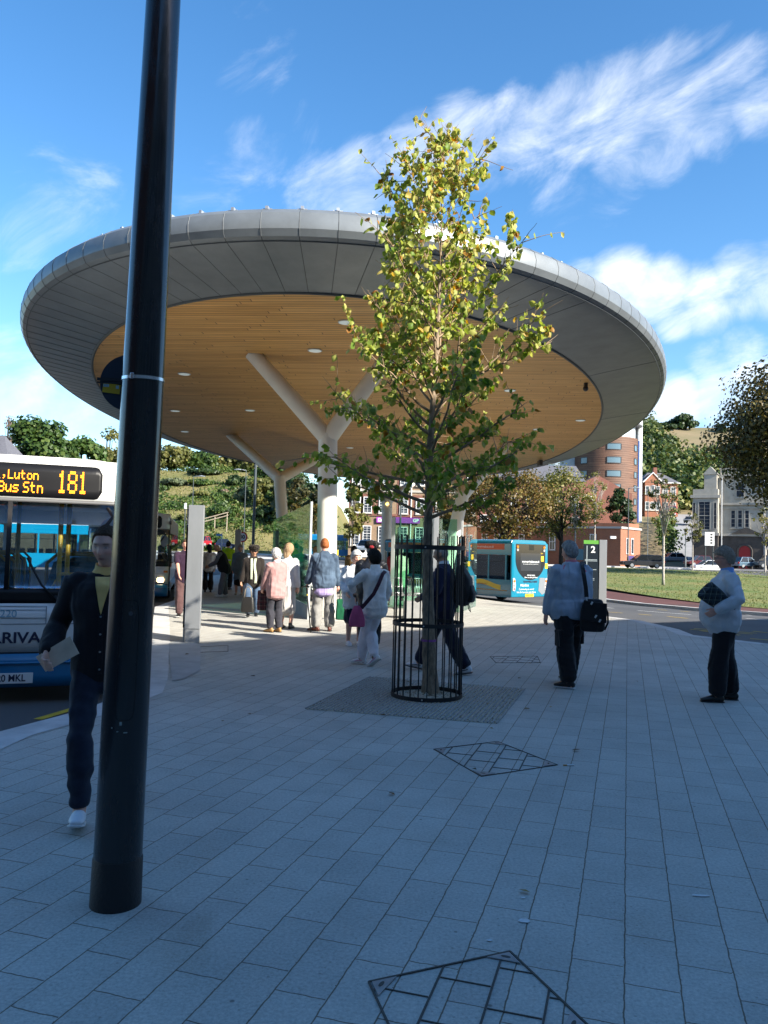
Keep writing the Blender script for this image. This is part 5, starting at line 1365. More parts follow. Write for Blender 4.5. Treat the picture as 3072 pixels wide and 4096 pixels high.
# walker with an envelope
b = Vector((-1.70, 4.97, 0)); f = (.16, -1); H = 1.765
hw = LOC(b, f, H, 192, 2606, -.22)
C_CARD = cloth('black_cardigan', (.013, .012, .015), bump=.25, bscale=170); C_YEL = cloth('yellow_shirt', (.78, .50, .17))
J = person('man in black cardigan and dark jeans striding past the black lamp post with an envelope', b, f, H, 1.02, .05, -.22, -.06,
           top=[{'name': 'shirt', 'mat': C_YEL, 'fit': .017, 'hem': -.088, 'collar': C_YEL, 'chgt': .05, 'sleeve': 'none', 'fold': .002}, {'name': 'cardigan', 'mat': C_CARD, 'fit': .026, 'hem': -.07, 'neck': .505, 'cuff': .010, 'fold': .0075}],
           bottom={'kind': 'trousers', 'mat': C_JEAN, 'fit': .007, 'hem': .012, 'fold': .010}, shoes={'mat': S_WHITE, 'sole': S_SOLEW}, hair={'mat': H_BROWN, 'thick': .010, 'front': .62, 'rough': .004},
           hands={1: hw, -1: (-.10, -.02, .84)}, elbow={1: (.25, -1, -.1), -1: (-.2, -1, 0)}, feet={1: (.06, .24, .10, .1, .22), -1: (-.10, -.34, .16, 0, -.55)}, voxel=.0075, seed=3, drop=.025, curl={1: .75, -1: .4}, palm={1: (-.6, .5, -.2)})
surf_patch(J, J['top'], 'shirt_front', C_YEL, .515, .30, lambda t: (-.05*(1-t)-.002, .05*(1-t)+.002), off=.006)
surf_patch(J, J['top'], 'button_band', C_CARD, .30, -.06, lambda t: (-.014, .014), off=.003)
for u in (.285, .18, .075, -.03):
    q = surf_patch(J, J['top'], 'button', mat('button_grey', (.22, .23, .23), .4), u+.006, u-.006, lambda t: (-.006*math.sin(math.pi*min(1, max(0, t)))-.001, .006*math.sin(math.pi*t)+.001), n=6, off=.008)
hwW = WORLD(J, J['wr'][1]); hd = (J['wr'][1]-J['el'][1]).normalized(); rotz = J['root'].rotation_euler[2]
hdW = Matrix.Rotation(rotz, 3, 'Z') @ hd
ec = P(228, 2618, (hwW+hdW*.07).y+.03); t = thing('envelope', 'cream paper envelope held in the walking man\'s hand in front of the bus', 'envelope', ec)
mb = MB(); ax = (P(308, 2578, ec.y)-P(158, 2656, ec.y)).normalized(); nx_ = Vector((.15, -1, .15)).normalized(); nx_ = (nx_-ax*nx_.dot(ax)).normalized(); wv = ax.cross(nx_)
for k in range(1): mb.extrude([ax*-.115-wv*.045, ax*.115-wv*.06, ax*.12+wv*.055, ax*-.10+wv*.06], nx_*.006)
mb.build('paper', cloth('envelope_paper', (.62, .50, .38), bump=.03), t)

# man with a shoulder bag
C_BLUEG = cloth('blue_grey_sweater', (.35, .41, .49), bump=.2, bscale=120); C_PINKC = cloth('pink_collar', (.55, .16, .20))
b = Vector((2.38, 10.12, 0)); f = (-.30, 1); H = 1.80
J = person('grey haired man in blue grey sweater carrying a black shoulder bag', b, f, H, 1.34, .02, .42, -.02,
           top=[{'name': 'shirt', 'mat': C_PINKC, 'fit': .012, 'hem': .1, 'collar': C_PINKC, 'chgt': .052, 'sleeve': 'none', 'fold': .001}, {'name': 'sweater', 'mat': C_BLUEG, 'fit': .026, 'hem': -.085, 'neck': .532, 'fold': .0075, 'cuff': .006}],
           bottom={'kind': 'trousers', 'mat': C_BLACKT, 'fit': .024, 'hem': .03, 'cargo': True, 'fold': .009}, shoes={'mat': S_BLACK, 'sole': S_SOLEW}, hair={'mat': H_GREY, 'thick': .020, 'front': .5, 'rough': .004, 'back': -.68},
           hands={1: (.29, .10, .885), -1: (-.29, .08, .845)}, elbow={1: (1, -.35, .1), -1: (-1, -.45, .1)}, feet={-1: (-.09, -.14, .085, .75, 0), 1: (.12, .24, .085, .1, 0)}, voxel=.009, seed=8, skin=SK_RED, sw=1.13)
sp_ = WORLD(J, J['sh'][1]+Vector((-.045, -.03, .085))); bc = P(2368, 2528, 9.93)
t = thing('shoulder_bag', 'bulky black shoulder bag hanging at the hip of the man in blue grey sweater', 'bag', bc, rad(-8))
C_BAGB = cloth('black_nylon', (.010, .010, .011), .6)
mb = MB(); rings = []
for z, fx, fy in ((0, .85, .7), (.03, .96, .95), (.16, 1, 1), (.30, .92, .9), (.385, .74, .66), (.41, .62, .4)):
    rings.append([(.155*fx*math.copysign(abs(math.cos(a))**.5, math.cos(a))+.03*z, .085*fy*math.copysign(abs(math.sin(a))**.6, math.sin(a)), z) for a in [2*math.pi*q/28 for q in range(28)]])
mb.rings(rings); o = mb.build('pouch', C_BAGB, t, smooth=True); o.modifiers.new('s', 'SUBSURF').render_levels = 2
mb = MB(); mb.extrude([(-.15, -.088, .15), (.16, -.088, .12), (.165, -.085, .36), (-.11, -.075, .39)], (0, -.012, 0)); fl = mb.build('flap', C_BAGB, t, bevel=.01)
M_CLIP = mat('clip_pale', (.6, .6, .58), .4)
for (x, z) in ((.03, .20), (.08, .15), (-.02, .36)):
    mb = MB(); mb.box((x, -.104, z), (.022, .006, .04), 0, Matrix.Rotation(.5, 3, 'Y')); mb.build('buckle', M_CLIP, fl, bevel=.003)
mb = MB(); mb.tube([(.15, 0, .33), (.185, -.01, .24), (.19, 0, .12), (.15, .0, .03)], .012, 8); mb.build('side_handle', C_BAGB, t, smooth=True)
def strap(parent, pts_w, wdt, m, name='strap', th=.004):
    R = Matrix.Rotation(-parent.rotation_euler[2], 3, 'Z'); pts = [R @ (Vector(p)-parent.location) for p in pts_w]; mb = MB(); fr_ = []
    for i, p in enumerate(pts):
        d = (pts[min(i+1, len(pts)-1)]-pts[max(i-1, 0)]).normalized(); sd = d.cross(R @ Vector((0, -1, .25))).normalized(); nn = sd.cross(d).normalized()
        fr_.append([p+sd*wdt/2-nn*th, p-sd*wdt/2-nn*th, p-sd*wdt/2+nn*th, p+sd*wdt/2+nn*th])
    mb.rings(fr_); return mb.build(name, m, parent)
zz = lambda sx, sy, y: P(sx, sy, y)
yb = b.y-.235
strap(t, [zz(2342, 2256, b.y+.06), zz(2328, 2250, b.y-.03), zz(2331, 2272, b.y-.15), zz(2337, 2310, b.y-.222), zz(2343, 2350, b.y-.245), zz(2346, 2388, b.y-.25)], .05, C_BAGB)
strap(t, [zz(2346, 2388, b.y-.25), zz(2347, 2400, b.y-.25), zz(2349, 2422, b.y-.24)], .022, mat('clip_pale', (.6, .6, .58), .4), 'strap_clip')

# man on the right with tartan rug
C_LGREY = cloth('pale_grey_fleece', (.58, .59, .62), bump=.2, bscale=110); C_LBLUE = cloth('light_blue_shirt', (.18, .34, .66))
b = Vector((4.00, 9.36, 0)); f = (-1, .22); H = 1.76
hl_ = LOC(b, f, H, 2872, 2440, -.30)
J = person('curly haired man in pale grey fleece with a folded tartan rug under his arm', b, f, H, 1.36, -.02, .05, -.02,
           top=[{'name': 'shirt', 'mat': C_LBLUE, 'fit': .012, 'hem': .1, 'collar': C_LBLUE, 'chgt': .058, 'sleeve': 'none', 'fold': .001}, {'name': 'fleece', 'mat': C_LGREY, 'fit': .028, 'hem': -.10, 'neck': .525, 'fold': .008, 'cuff': .008}],
           bottom={'kind': 'trousers', 'mat': C_BLACKT, 'fit': .024, 'hem': .026}, shoes={'mat': S_BLACK}, hair={'mat': H_SANDY, 'style': 'curly', 'thick': .026, 'front': .36, 'rough': .006, 'back': -.5, 'side': -.1},
           hands={-1: hl_, 1: (.06, .16, 1.04)}, elbow={-1: (-.55, -1, -.15), 1: (.8, -.6, 0)}, feet={-1: (-.11, .10, .085, .10, 0), 1: (.13, -.10, .085, -.1, 0)}, voxel=.009, seed=12, skin=SK_RED, curl=.7)
Mh = J['Mh']; s = J['s']; gm = mat('spectacle_frame', (.05, .03, .02), .4)
mb = MB()
for sx_ in (-1, 1):
    c = Vector((.032*sx_, .099, .004)); pts = [Mh @ ((c+Vector((.022*math.cos(a), -.004*abs(math.cos(a)), .017*math.sin(a))))*s) for a in [2*math.pi*k/16 for k in range(17)]]; mb.tube(pts, .0016, 6, cap=False)
    mb.tube([Mh @ (Vector((.054*sx_, .092, .008))*s), Mh @ (Vector((.079*sx_, .05, .008))*s), Mh @ (Vector((.081*sx_, -.01, .004))*s)], .0018, 6)
mb.tube([Mh @ (Vector((-.011, .108, .008))*s), Mh @ (Vector((.011, .108, .008))*s)], .0016, 6); mb.build('spectacles', gm, J['root'], smooth=True)
TART = tartan('green_tartan', (.010, .014, .016), (.26, .34, .30), (.03, .05, .07), .8)
A_ = P(2832, 2368, 9.02); B_ = P(2915, 2432, 9.16)
t = thing('tartan_rug', 'folded dark tartan rug tucked under the arm of the man in pale grey fleece', 'rug', (A_+B_)/2)
dv = (B_-A_); L_ = dv.length; ux = dv.normalized(); uz = Vector((.55, -.3, .75)); uz = (uz-ux*uz.dot(ux)).normalized(); uy = uz.cross(ux)
mb = MB(); secs = []
for q, sc_ in ((-.66, .84), (-.62, 1.0), (-.2, .96), (.2, .8), (.55, .9), (.60, .74)):
    c = ux*L_*q; k = 20; secs.append([c+uz*(.115*sc_*math.copysign(abs(math.cos(a))**.5, math.cos(a)))+uy*(.045*math.copysign(abs(math.sin(a))**.7, math.sin(a))) for a in [2*math.pi*j/k for j in range(k)]])
mb.rings(secs); o = mb.build('rug_fold', TART, t, smooth=True, autosm=50)

# woman in white fleece with a pink bag
C_WFL = cloth('white_fleece', (.80, .79, .76), bump=.35, bscale=90); C_WTR = cloth('white_trousers', (.80, .75, .78)); S_PINK = mat('pink_flash', (.60, .22, .36), .5)
b = Vector((-.13, 11.45, 0)); f = (-.52, .86); H = 1.625
hl_ = LOC(b, f, H, 1412, 2362, .12)
J = person('woman in white fleece and white trousers with a pink bag slung across her back', b, f, H, 1.02, .06, .25, .0,
           top={'name': 'fleece', 'mat': C_WFL, 'fit': .026, 'hem': -.15, 'fold': .008, 'collar': C_WFL, 'chgt': .06, 'flare': .05}, bottom={'kind': 'trousers', 'mat': C_WTR, 'fit': .014, 'hem': .024, 'fold': .008},
           shoes={'mat': S_WHITE, 'sole': S_SOLEW, 'flash': S_PINK}, hair={'mat': H_DARK, 'thick': .030, 'front': .3, 'rough': .004, 'back': -.85, 'side': -.25}, hands={-1: hl_, 1: (.25, .12, .92)}, elbow={-1: (-1, -.3, -.2), 1: (1, -.8, 0)},
           feet={-1: (-.07, .17, .085, .55, 0), 1: (-.015, -.12, .155, .55, -.62)}, knee={1: (-.1, 1, 0)}, voxel=.0095, seed=21, skin=SK_BROWN, shift=(.03, -.02), sw=.94)
bc = P(1427, 2508, 11.26)
t = bag('pink_bag', 'soft pink shoulder bag hanging at the hip of the woman in white fleece', bc, (.235, .11, .30), rad(10), cloth('pink_cloth', (.42, .085, .19)), taper=.45)
strap(t, [P(1541, 2285, 11.44), P(1531, 2296, 11.30), P(1515, 2335, 11.215), P(1495, 2375, 11.20), P(1470, 2405, 11.20), P(1446, 2432, 11.225)], .052, cloth('plum_strap', (.05, .02, .035)))

# man with backpack striding
b = Vector((.87, 11.05, 0)); f = (-.95, .30); H = 1.78
J = person('balding man in navy top and tracksuit trousers striding behind the tree guard with a backpack', b, f, H, 1.12, .07, .05, -.08,
           top=[{'name': 'shirt', 'mat': cloth('white_collar', (.66, .68, .72)), 'fit': .012, 'hem': .1, 'collar': cloth('white_collar', (.66, .68, .72)), 'chgt': .06, 'sleeve': 'none', 'fold': .001}, {'name': 'sweater', 'mat': C_NAVY, 'fit': .028, 'hem': -.05, 'neck': .525}],
           bottom={'kind': 'trousers', 'mat': C_NAVYD, 'fit': .022, 'hem': .026, 'fold': .009}, shoes={'mat': S_WHITE, 'sole': S_BLACK, 'flash': mat('black_flash', (.01, .01, .012), .5)}, hair={'mat': H_GREY, 'thick': .005, 'front': .62, 'rough': .001, 'bald': .38},
           hands={-1: (-.20, .26, 1.0), 1: (.22, .22, .95)}, elbow={-1: (-.6, -1, 0), 1: (.6, -1, 0)}, feet={-1: (-.12, -.33, .10, 0, -.18), 1: (.02, .34, .10, 0, .15)}, voxel=.0095, seed=31, drop=.05, skin=SK_TAN)
bp_c = WORLD(J, J['pel']+J['up']*.06-J['fw']*.245); 
t = thing('backpack', 'stuffed black backpack worn by the striding man in navy', 'backpack', bp_c, J['root'].rotation_euler[2])
mb = MB(); mb.add(*loft([(0, 0, -.02), (0, -.02, .10), (0, -.02, .28), (0, .03, .45)], [(.15, .10), (.165, .125), (.155, .11), (.11, .06)], (1, 0, 0), 24, 3)); o = mb.build('pouch', C_BAGB, t, smooth=True)
mb = MB(); mb.add(*loft([(0, -.12, .0), (0, -.135, .10), (0, -.12, .2)], [(.11, .045), (.12, .05), (.10, .03)], (1, 0, 0), 20, 3)); mb.build('front_pocket', C_BAGB, t, smooth=True)
mb = MB(); mb.tube([(-.05, -.09, -.05), (-.06, -.11, -.12), (.0, -.12, -.15), (.05, -.10, -.1), (.05, -.08, -.05)], .006, 6); mb.build('strap_end', C_BAGB, t, smooth=True)

# man in leather jacket and fur hat
C_LEATH = mat('black_leather', (.012, .013, .016), .38, bump=.3, bscale=40); C_FURB = cloth('black_fur', (.010, .009, .009), bump=1.0, bscale=160); C_RED = cloth('dark_red_cloth', (.22, .015, .02))
b = Vector((-.19, 13.3, 0)); f = (.02, 1); H = 1.74
J = person('man in black leather jacket and black fur hat with a red badge', b, f, H, 1.22, 0, 0, 0, top={'name': 'jacket', 'mat': C_LEATH, 'fit': .034, 'hem': -.16, 'collar': C_LEATH, 'chgt': .06},
           bottom={'kind': 'trousers', 'mat': C_BLACKT, 'fit': .016, 'hem': .02}, shoes={'mat': S_BLACK}, hair={'mat': H_GREY, 'thick': .006}, hands={1: (.30, .08, .90)}, voxel=.011, seed=41)
fur_hat(J, C_FURB, C_RED, .120, .135, 4, .03)
# old woman with white hair
b = Vector((-.47, 13.85, 0)); f = (.28, -1); H = 1.60
J = person('white haired old woman in white cardigan half hidden by the woman in fleece', b, f, H, 1.18, .05, .1, -.05, top={'name': 'cardigan', 'mat': cloth('white_knit', (.78, .80, .82), bump=.3), 'fit': .03, 'hem': -.22, 'flare': .06},
           bottom={'kind': 'skirt', 'mat': C_NAVYD, 'hem_z': .46, 'w': .19}, shoes={'mat': S_WHITE}, hair={'mat': H_WHITE, 'style': 'curly', 'thick': .032, 'front': .42, 'back': -.7, 'side': -.2}, hands={1: (.22, .24, 1.0), -1: (-.22, .2, .95)}, voxel=.011, seed=43, skin=SK_PALE)
# denim jacket man
def denim():
    m = cloth('denim', (.030, .050, .085), col2=(.10, .15, .215), vscale=5, bump=.2, bscale=200); return m
b = Vector((-1.16, 16.0, 0)); f = (-.12, 1); H = 1.83
C_GREYTR = cloth('grey_trousers', (.24, .235, .22)); C_LIL = cloth('lilac_shirt', (.40, .32, .56)); S_BROWN = mat('brown_shoe', (.10, .028, .018), .4)
J = person('ginger haired man in faded denim jacket leaning on a black walking stick', b, f, H, 1.14, 0, .22, 0,
           top=[{'name': 'shirt', 'mat': C_LIL, 'fit': .020, 'hem': -.215, 'sleeve': 'none', 'flare': .02}, {'name': 'denim_jacket', 'mat': denim(), 'fit': .034, 'hem': -.085, 'collar': denim(), 'chgt': .045, 'fold': .008, 'cuff': .01}],
           bottom={'kind': 'trousers', 'mat': C_GREYTR, 'fit': .022, 'hem': .03, 'fold': .009}, shoes={'mat': S_BROWN, 'sole': S_BLACK}, hair={'mat': H_GINGER, 'thick': .012, 'front': .5, 'rough': .002}, hands={-1: (-.33, .12, .82), 1: (.30, .06, .78)},
           feet={-1: (-.13, .0, .085, 1.0, 0), 1: (.13, .02, .085, -.1, 0)}, voxel=.0105, seed=51, skin=SK_RED, curl=.8)
w = WORLD(J, J['wr'][-1]); ft_ = G(1243, 2531); t = thing('walking_stick', 'black walking stick with yellow ring held by the man in denim jacket', 'walking stick', (ft_.x, ft_.y, 0))
top_ = Vector((w.x-.02, w.y-.02, .87))-t.location; mb = MB(); mb.tube([(0, 0, 0), top_*.98], .012, 10); mb.build('shaft', S_BLACK, t, smooth=True)
mb = MB(); mb.tube([top_+Vector((-.07, .03, -.0)), top_+Vector((.0, .0, .012)), top_+Vector((.06, -.03, .0))], .017, 10); mb.build('handle', S_BLACK, t, smooth=True)
mb = MB(); mb.cyl(top_*.80, top_*.83, .015, n=12); mb.build('ring', mat('ring_yellow', (.6, .42, .03), .5), t)
mb = MB(); mb.cyl((0, 0, -.0), (0, 0, .035), .017, n=10); mb.build('ferrule', S_BLACK, t)
w = WORLD(J, J['wr'][1]); c = P(1372, 2480, 15.9); bag('green_bag', 'large dark green shopping bag hanging from the hand of the man in denim jacket', c, (.31, .14, .42), rad(5), cloth('green_bag_cloth', (.008, .10, .045)), taper=.86, handles=.21, hm=cloth('green_handle', (.15, .20, .14)))
# woman in pink jacket
C_PINKJ = cloth('dusty_pink_jacket', (.40, .225, .215)); S_TAN = mat('tan_shoe', (.36, .19, .06), .5); C_CHAR = cloth('charcoal_trousers', (.035, .035, .045))
b = Vector((-2.05, 15.55, 0)); f = (-.62, .78); H = 1.60
J = person('white haired woman in dusty pink jacket and charcoal trousers with her back turned', b, f, H, 1.06, .03, .1, -.05, top={'name': 'jacket', 'mat': C_PINKJ, 'fit': .03, 'hem': -.17, 'collar': cloth('white_collar', (.66, .68, .72)), 'chgt': .04, 'flare': .10, 'fold': .010},
           bottom={'kind': 'trousers', 'mat': C_CHAR, 'fit': .012, 'hem': .020}, shoes={'mat': S_TAN, 'sole': S_BLACK}, hair={'mat': H_WHITE, 'style': 'curly', 'thick': .026, 'front': .4, 'back': -.68, 'side': -.15, 'rough': .007}, hands={-1: (-.20, .26, .82), 1: (.24, .15, .88)},
           elbow={-1: (-1, -.6, 0), 1: (1, -.6, 0)}, feet={-1: (-.08, .05, .085, .3, 0), 1: (.10, .0, .085, .0, 0)}, voxel=.0105, seed=61, curl=.8)
c = P(1056, 2442, 15.75); bag('tartan_bag', 'dark red tartan shopping bag held beside the woman in pink', c, (.29, .16, .40), rad(10), tartan('red_tartan', (.018, .010, .014), (.30, .16, .14), (.09, .012, .02), 1.1), taper=.95, handles=.20, hm=C_BAGB)
# fair haired woman behind her
b = Vector((-1.93, 16.35, 0)); f = (.25, 1); H = 1.70
person('fair haired woman in white top and pale skirt hidden behind the woman in pink', b, f, H, 1.0, 0, -.2, 0, top={'name': 'blouse', 'mat': cloth('white_cotton', (.68, .68, .68)), 'fit': .02, 'hem': -.08},
       bottom={'kind': 'skirt', 'mat': cloth('pale_skirt', (.46, .44, .42)), 'hem_z': .36, 'w': .185}, shoes={'mat': S_BLACK}, hair={'mat': H_FAIR, 'style': 'curly', 'thick': .03, 'front': .4, 'back': -.8, 'side': -.25, 'long': .16}, voxel=.012, seed=63)
# woman in fur hat and scarf
b = Vector((-3.05, 18.95, 0)); f = (.18, -1); H = 1.66
J = person('woman in brown fur hat, dark jacket and striped scarf walking out with a black handbag', b, f, H, 1.12, .02, .05, 0, top={'name': 'jacket', 'mat': cloth('black_brown_jacket', (.018, .014, .012)), 'fit': .034, 'hem': -.16, 'flare': .05}, bottom={'kind': 'trousers', 'mat': cloth('blue_jeans', (.05, .085, .15), col2=(.09, .14, .22), vscale=5), 'fit': .018, 'hem': .03},
           shoes={'mat': S_BLACK}, hair={'mat': H_BROWN, 'style': 'curly', 'thick': .03, 'front': .4, 'back': -.8, 'side': -.3, 'long': .18}, hands={1: (.30, .10, .80), -1: (-.24, .22, .92)}, feet={1: (.10, .28, .10, 0, .2), -1: (-.10, -.12, .1, 0, -.2)}, voxel=.012, seed=71, skin=SK_TAN, curl=.8, drop=.02)
fur_hat(J, cloth('brown_fur', (.022, .016, .010), bump=1, bscale=150), None, .135, .14, 6, .02)
SCF = tartan('striped_scarf', (.62, .64, .50), (.03, .04, .04), (.30, .42, .24), .55)
surf_patch(J, J['top'], 'scarf', SCF, .52, -.10, lambda t: (-.075+.02*math.sin(t*6), -.015+.02*math.sin(t*6)), off=.014)
surf_patch(J, J['top'], 'scarf', SCF, .52, .0, lambda t: (.02, .078-.01*t), off=.016)
Mh = J['Mh']; mb = MB(); mb.add(*loft([Mh @ Vector((-.066, .085, .006)), Mh @ Vector((-.03, .105, .004)), Mh @ Vector((.03, .105, .004)), Mh @ Vector((.066, .085, .006))], [(.006, .018)]*4, (0, 1, 0), 10)); mb.build('sunglasses', mat('dark_lens', (.01, .008, .008), .1), J['root'], smooth=True)
c = P(990, 2450, 18.40); bag('handbag', 'large black handbag with ringed handles hanging from the hand of the woman in fur hat', c, (.32, .15, .36), rad(0), mat('black_bag_leather', (.012, .011, .010), .4, bump=.2), taper=.8, handles=.24, hm=mat('ring_handle', (.25, .22, .18), .4, .3))
# man in dark polo shirt
b = Vector((-4.52, 18.35, 0)); f = (.25, -1); H = 1.76
person('man in dark purple polo shirt and brown trousers stepping out from behind the grey totem', b, f, H, 1.16, .02, -.1, 0, top={'name': 'polo_shirt', 'mat': cloth('purple_polo', (.028, .012, .03)), 'fit': .022, 'hem': -.13, 'sleeve': 'short'}, bottom={'kind': 'trousers', 'mat': cloth('brown_trousers', (.085, .045, .045)), 'fit': .018, 'hem': .022},
       shoes={'mat': S_BLACK, 'sole': S_SOLEW}, hair={'mat': H_BROWN, 'thick': .01}, hands={1: (.12, .33, .93), -1: (-.25, .1, .85)}, elbow={1: (1, -.3, 0), -1: (-1, -1, 0)}, feet={1: (.09, .12, .085, -.2, .1), -1: (-.1, -.12, .1, 0, -.2)}, voxel=.012, seed=81, skin=SK_RED)
# group in the shade under the canopy
b = Vector((G(834, 2368).x, 28.2, 0)); person('woman with long black hair in white jacket and black flared trousers under the canopy', b, (-.35, 1), 1.66, .98, 0, .2, -.05, top={'name': 'jacket', 'mat': cloth('white_jacket', (.60, .60, .62)), 'fit': .03, 'hem': -.13}, bottom={'kind': 'trousers', 'mat': C_BLACKT, 'fit': .012, 'hem': .035}, shoes={'mat': S_BLACK}, hair={'mat': H_DARK, 'thick': .022, 'long': .36, 'back': -.8}, hands={-1: (-.2, .25, 1.0)}, voxel=.014, seed=91)
b = Vector((-5.12, 25.7, 0)); person('bald man in black vest and grey trousers bending forward under the canopy', b, (-1, -.15), 1.74, 1.2, .38, .1, -.45, top=[{'name': 'shirt', 'mat': cloth('grey_shirt', (.12, .13, .17)), 'fit': .016, 'hem': .0}, {'name': 'vest', 'mat': cloth('black_vest', (.010, .010, .012)), 'fit': .045, 'hem': -.14, 'sleeve': 'none'}],
       bottom={'kind': 'trousers', 'mat': cloth('stone_trousers', (.16, .15, .17)), 'fit': .02, 'hem': .02}, shoes={'mat': S_WHITE}, hands={-1: (-.15, .42, 1.0), 1: (.15, .4, 1.0)}, feet={-1: (-.1, .05, .085), 1: (.1, -.12, .085)}, voxel=.013, seed=93, skin=SK_TAN, shift=(0, -.08))
b = Vector((P(905, 2300, 30).x, 30.2, 0)); J = person('man in bright yellow hi-vis jacket with his back turned under the canopy', b, (.2, 1), 1.80, 1.1, 0, 0, 0, top={'name': 'hi_vis_jacket', 'mat': cloth('hi_vis', (.42, .72, .02), var=.05), 'fit': .035, 'hem': -.16}, bottom={'kind': 'trousers', 'mat': C_BLACKT, 'fit': .016, 'hem': .02}, shoes={'mat': S_BLACK}, hair={'mat': H_DARK, 'thick': .016}, voxel=.014, seed=95)
surf_patch(J, J['top'], 'reflective_band', mat('reflective_band', (.62, .65, .64), .35), .16, .11, lambda t: (-.16, .16), n=3, off=.006, side=-1)
b = Vector((-4.84, 27.2, 0)); person('old lady in grey blue coat and black skirt facing out from under the canopy', b, (.05, -1), 1.67, 1.2, 0, .15, 0, top={'name': 'coat', 'mat': cloth('grey_blue_coat', (.16, .20, .235)), 'fit': .045, 'hem': -.14, 'long': .56, 'flare': .05, 'collar': cloth('white_collar', (.66, .68, .72)), 'chgt': .03}, bottom={'kind': 'skirt', 'mat': C_BLACKT, 'hem_z': .40, 'w': .19}, shoes={'mat': mat('beige_shoe', (.4, .34, .24), .5)}, hair={'mat': H_GREY, 'style': 'curly', 'thick': .025, 'front': .4}, voxel=.014, seed=97)
b = Vector((P(1412, 2300, 24).x, 24, 0)); person('person in brown padded coat beyond the white haired old woman', b, (.4, 1), 1.72, 1.12, 0, 0, 0, top={'name': 'coat', 'mat': cloth('brown_coat', (.13, .075, .03)), 'fit': .045, 'hem': -.16, 'collar': cloth('fur_trim', (.3, .18, .05), bump=1), 'chgt': .05}, bottom={'kind': 'trousers', 'mat': C_CHAR}, shoes={'mat': S_BLACK}, hair={'mat': H_DARK, 'thick': .02}, voxel=.015, seed=101)
b = Vector((P(1600, 2300, 26.5).x, 26.5, gz(.5, 26.5))); person('person in long cream coat waiting behind the glass screen with metal seats', b, (-.2, 1), 1.72, 1.1, 0, 0, 0, top={'name': 'coat', 'mat': cloth('cream_coat', (.55, .52, .42)), 'fit': .04, 'hem': -.14, 'long': .5}, bottom={'kind': 'trousers', 'mat': C_CHAR}, shoes={'mat': S_BLACK}, hair={'mat': H_GREY, 'thick': .02}, voxel=.016, seed=103)
b = Vector((P(1574, 2300, 28.5).x, 28.5, gz(.5, 28.5))); person('person in dark red jacket beyond the glass screen', b, (.3, 1), 1.70, 1.05, 0, 0, 0, top={'name': 'jacket', 'mat': cloth('dark_red_jacket', (.25, .02, .03)), 'fit': .03, 'hem': -.1}, bottom={'kind': 'trousers', 'mat': C_JEAN}, shoes={'mat': S_BLACK}, hair={'mat': H_BROWN, 'thick': .02}, voxel=.016, seed=105)
b = Vector((-1.98, 20.85, 0)); person('white haired person in pale jacket sitting on the metal seats behind the glass wall', b, (.98, -.17), 1.66, 1.15, -.05, .2, 0, top={'name': 'jacket', 'mat': cloth('pale_jacket', (.50, .54, .53)), 'fit': .03, 'hem': -.1}, bottom={'kind': 'trousers', 'mat': C_CHAR, 'fit': .015}, shoes={'mat': S_BLACK}, hair={'mat': H_WHITE, 'thick': .022, 'style': 'curly'}, hands={1: (.15, .35, .62), -1: (-.15, .35, .62)}, feet={1: (.1, .50, .085), -1: (-.1, .50, .085)}, drop=.39, voxel=.014, seed=107)
b = Vector((P(1256, 2300, 25).x, 25.2, 0)); person('person in red coat standing between the glass wall and the near column', b, (.2, 1), 1.66, 1.05, 0, .5, 0, top={'name': 'coat', 'mat': cloth('red_coat', (.36, .02, .03)), 'fit': .03, 'hem': -.14}, bottom={'kind': 'trousers', 'mat': C_CHAR}, shoes={'mat': S_BLACK}, hair={'mat': H_FAIR, 'thick': .025}, voxel=.016, seed=109)
# ---------------------------------------------------------------- buses
M_BWHITE = mat('bus_white', (.70, .70, .66), .3, var=.06, vscale=2, coat=.5); M_BBLUE = mat('bus_blue', (.0, .135, .30), .28, var=.12, vscale=1.5, coat=.5); M_TEAL = mat('bus_turquoise', (.0, .17, .27), .25, var=.08, vscale=1.2, coat=.6)
M_RUB = mat('rubber_black', (.012, .012, .012), .6); M_INT = mat('bus_interior', (.5, .51, .52), .7); M_FLOOR = mat('bus_floor', (.06, .065, .07), .8); M_YPOLE = mat('yellow_rail', (.95, .52, .01), .35, coat=.3)
M_SEAT = cloth('teal_seat', (.0, .11, .17)); M_WS = glass_mat('windscreen_glass', (.84, .90, .91), .5, .05); M_SG = glass_mat('bus_side_glass', (.68, .75, .77), .6, .06); M_DKG = mat('dark_bus_glass', (.012, .015, .018), .08, spec=.6)
M_LED = mat('amber_lamp', (.9, .3, .02), .4, emit=(1.0, .22, .01), estr=2.0); M_DISP = mat('display_black', (.010, .010, .011), .4, spec=.25); M_HEAD = mat('headlamp_lit', (.9, .85, .7), .2, emit=(1, .72, .38), estr=7); M_HOFF = mat('headlamp_glass', (.35, .36, .37), .12, .3)
M_TYRE = mat('tyre', (.015, .015, .015), .85); M_RIM = mat('wheel_rim', (.28, .29, .30), .45, .5); M_TXTN = mat('navy_lettering', (.015, .018, .05), .5); M_TXTW = mat('white_lettering', (.75, .78, .78), .5); M_AMB = mat('amber_lens', (.55, .16, .01), .25); M_REDL = mat('red_lens', (.40, .01, .01), .25)
M_YEL = mat('plate_yellow', (.75, .50, .02), .5); M_WPL = mat('plate_white', (.72, .72, .70), .5); M_OR = mat('stripe_orange', (.62, .11, .02), .5)
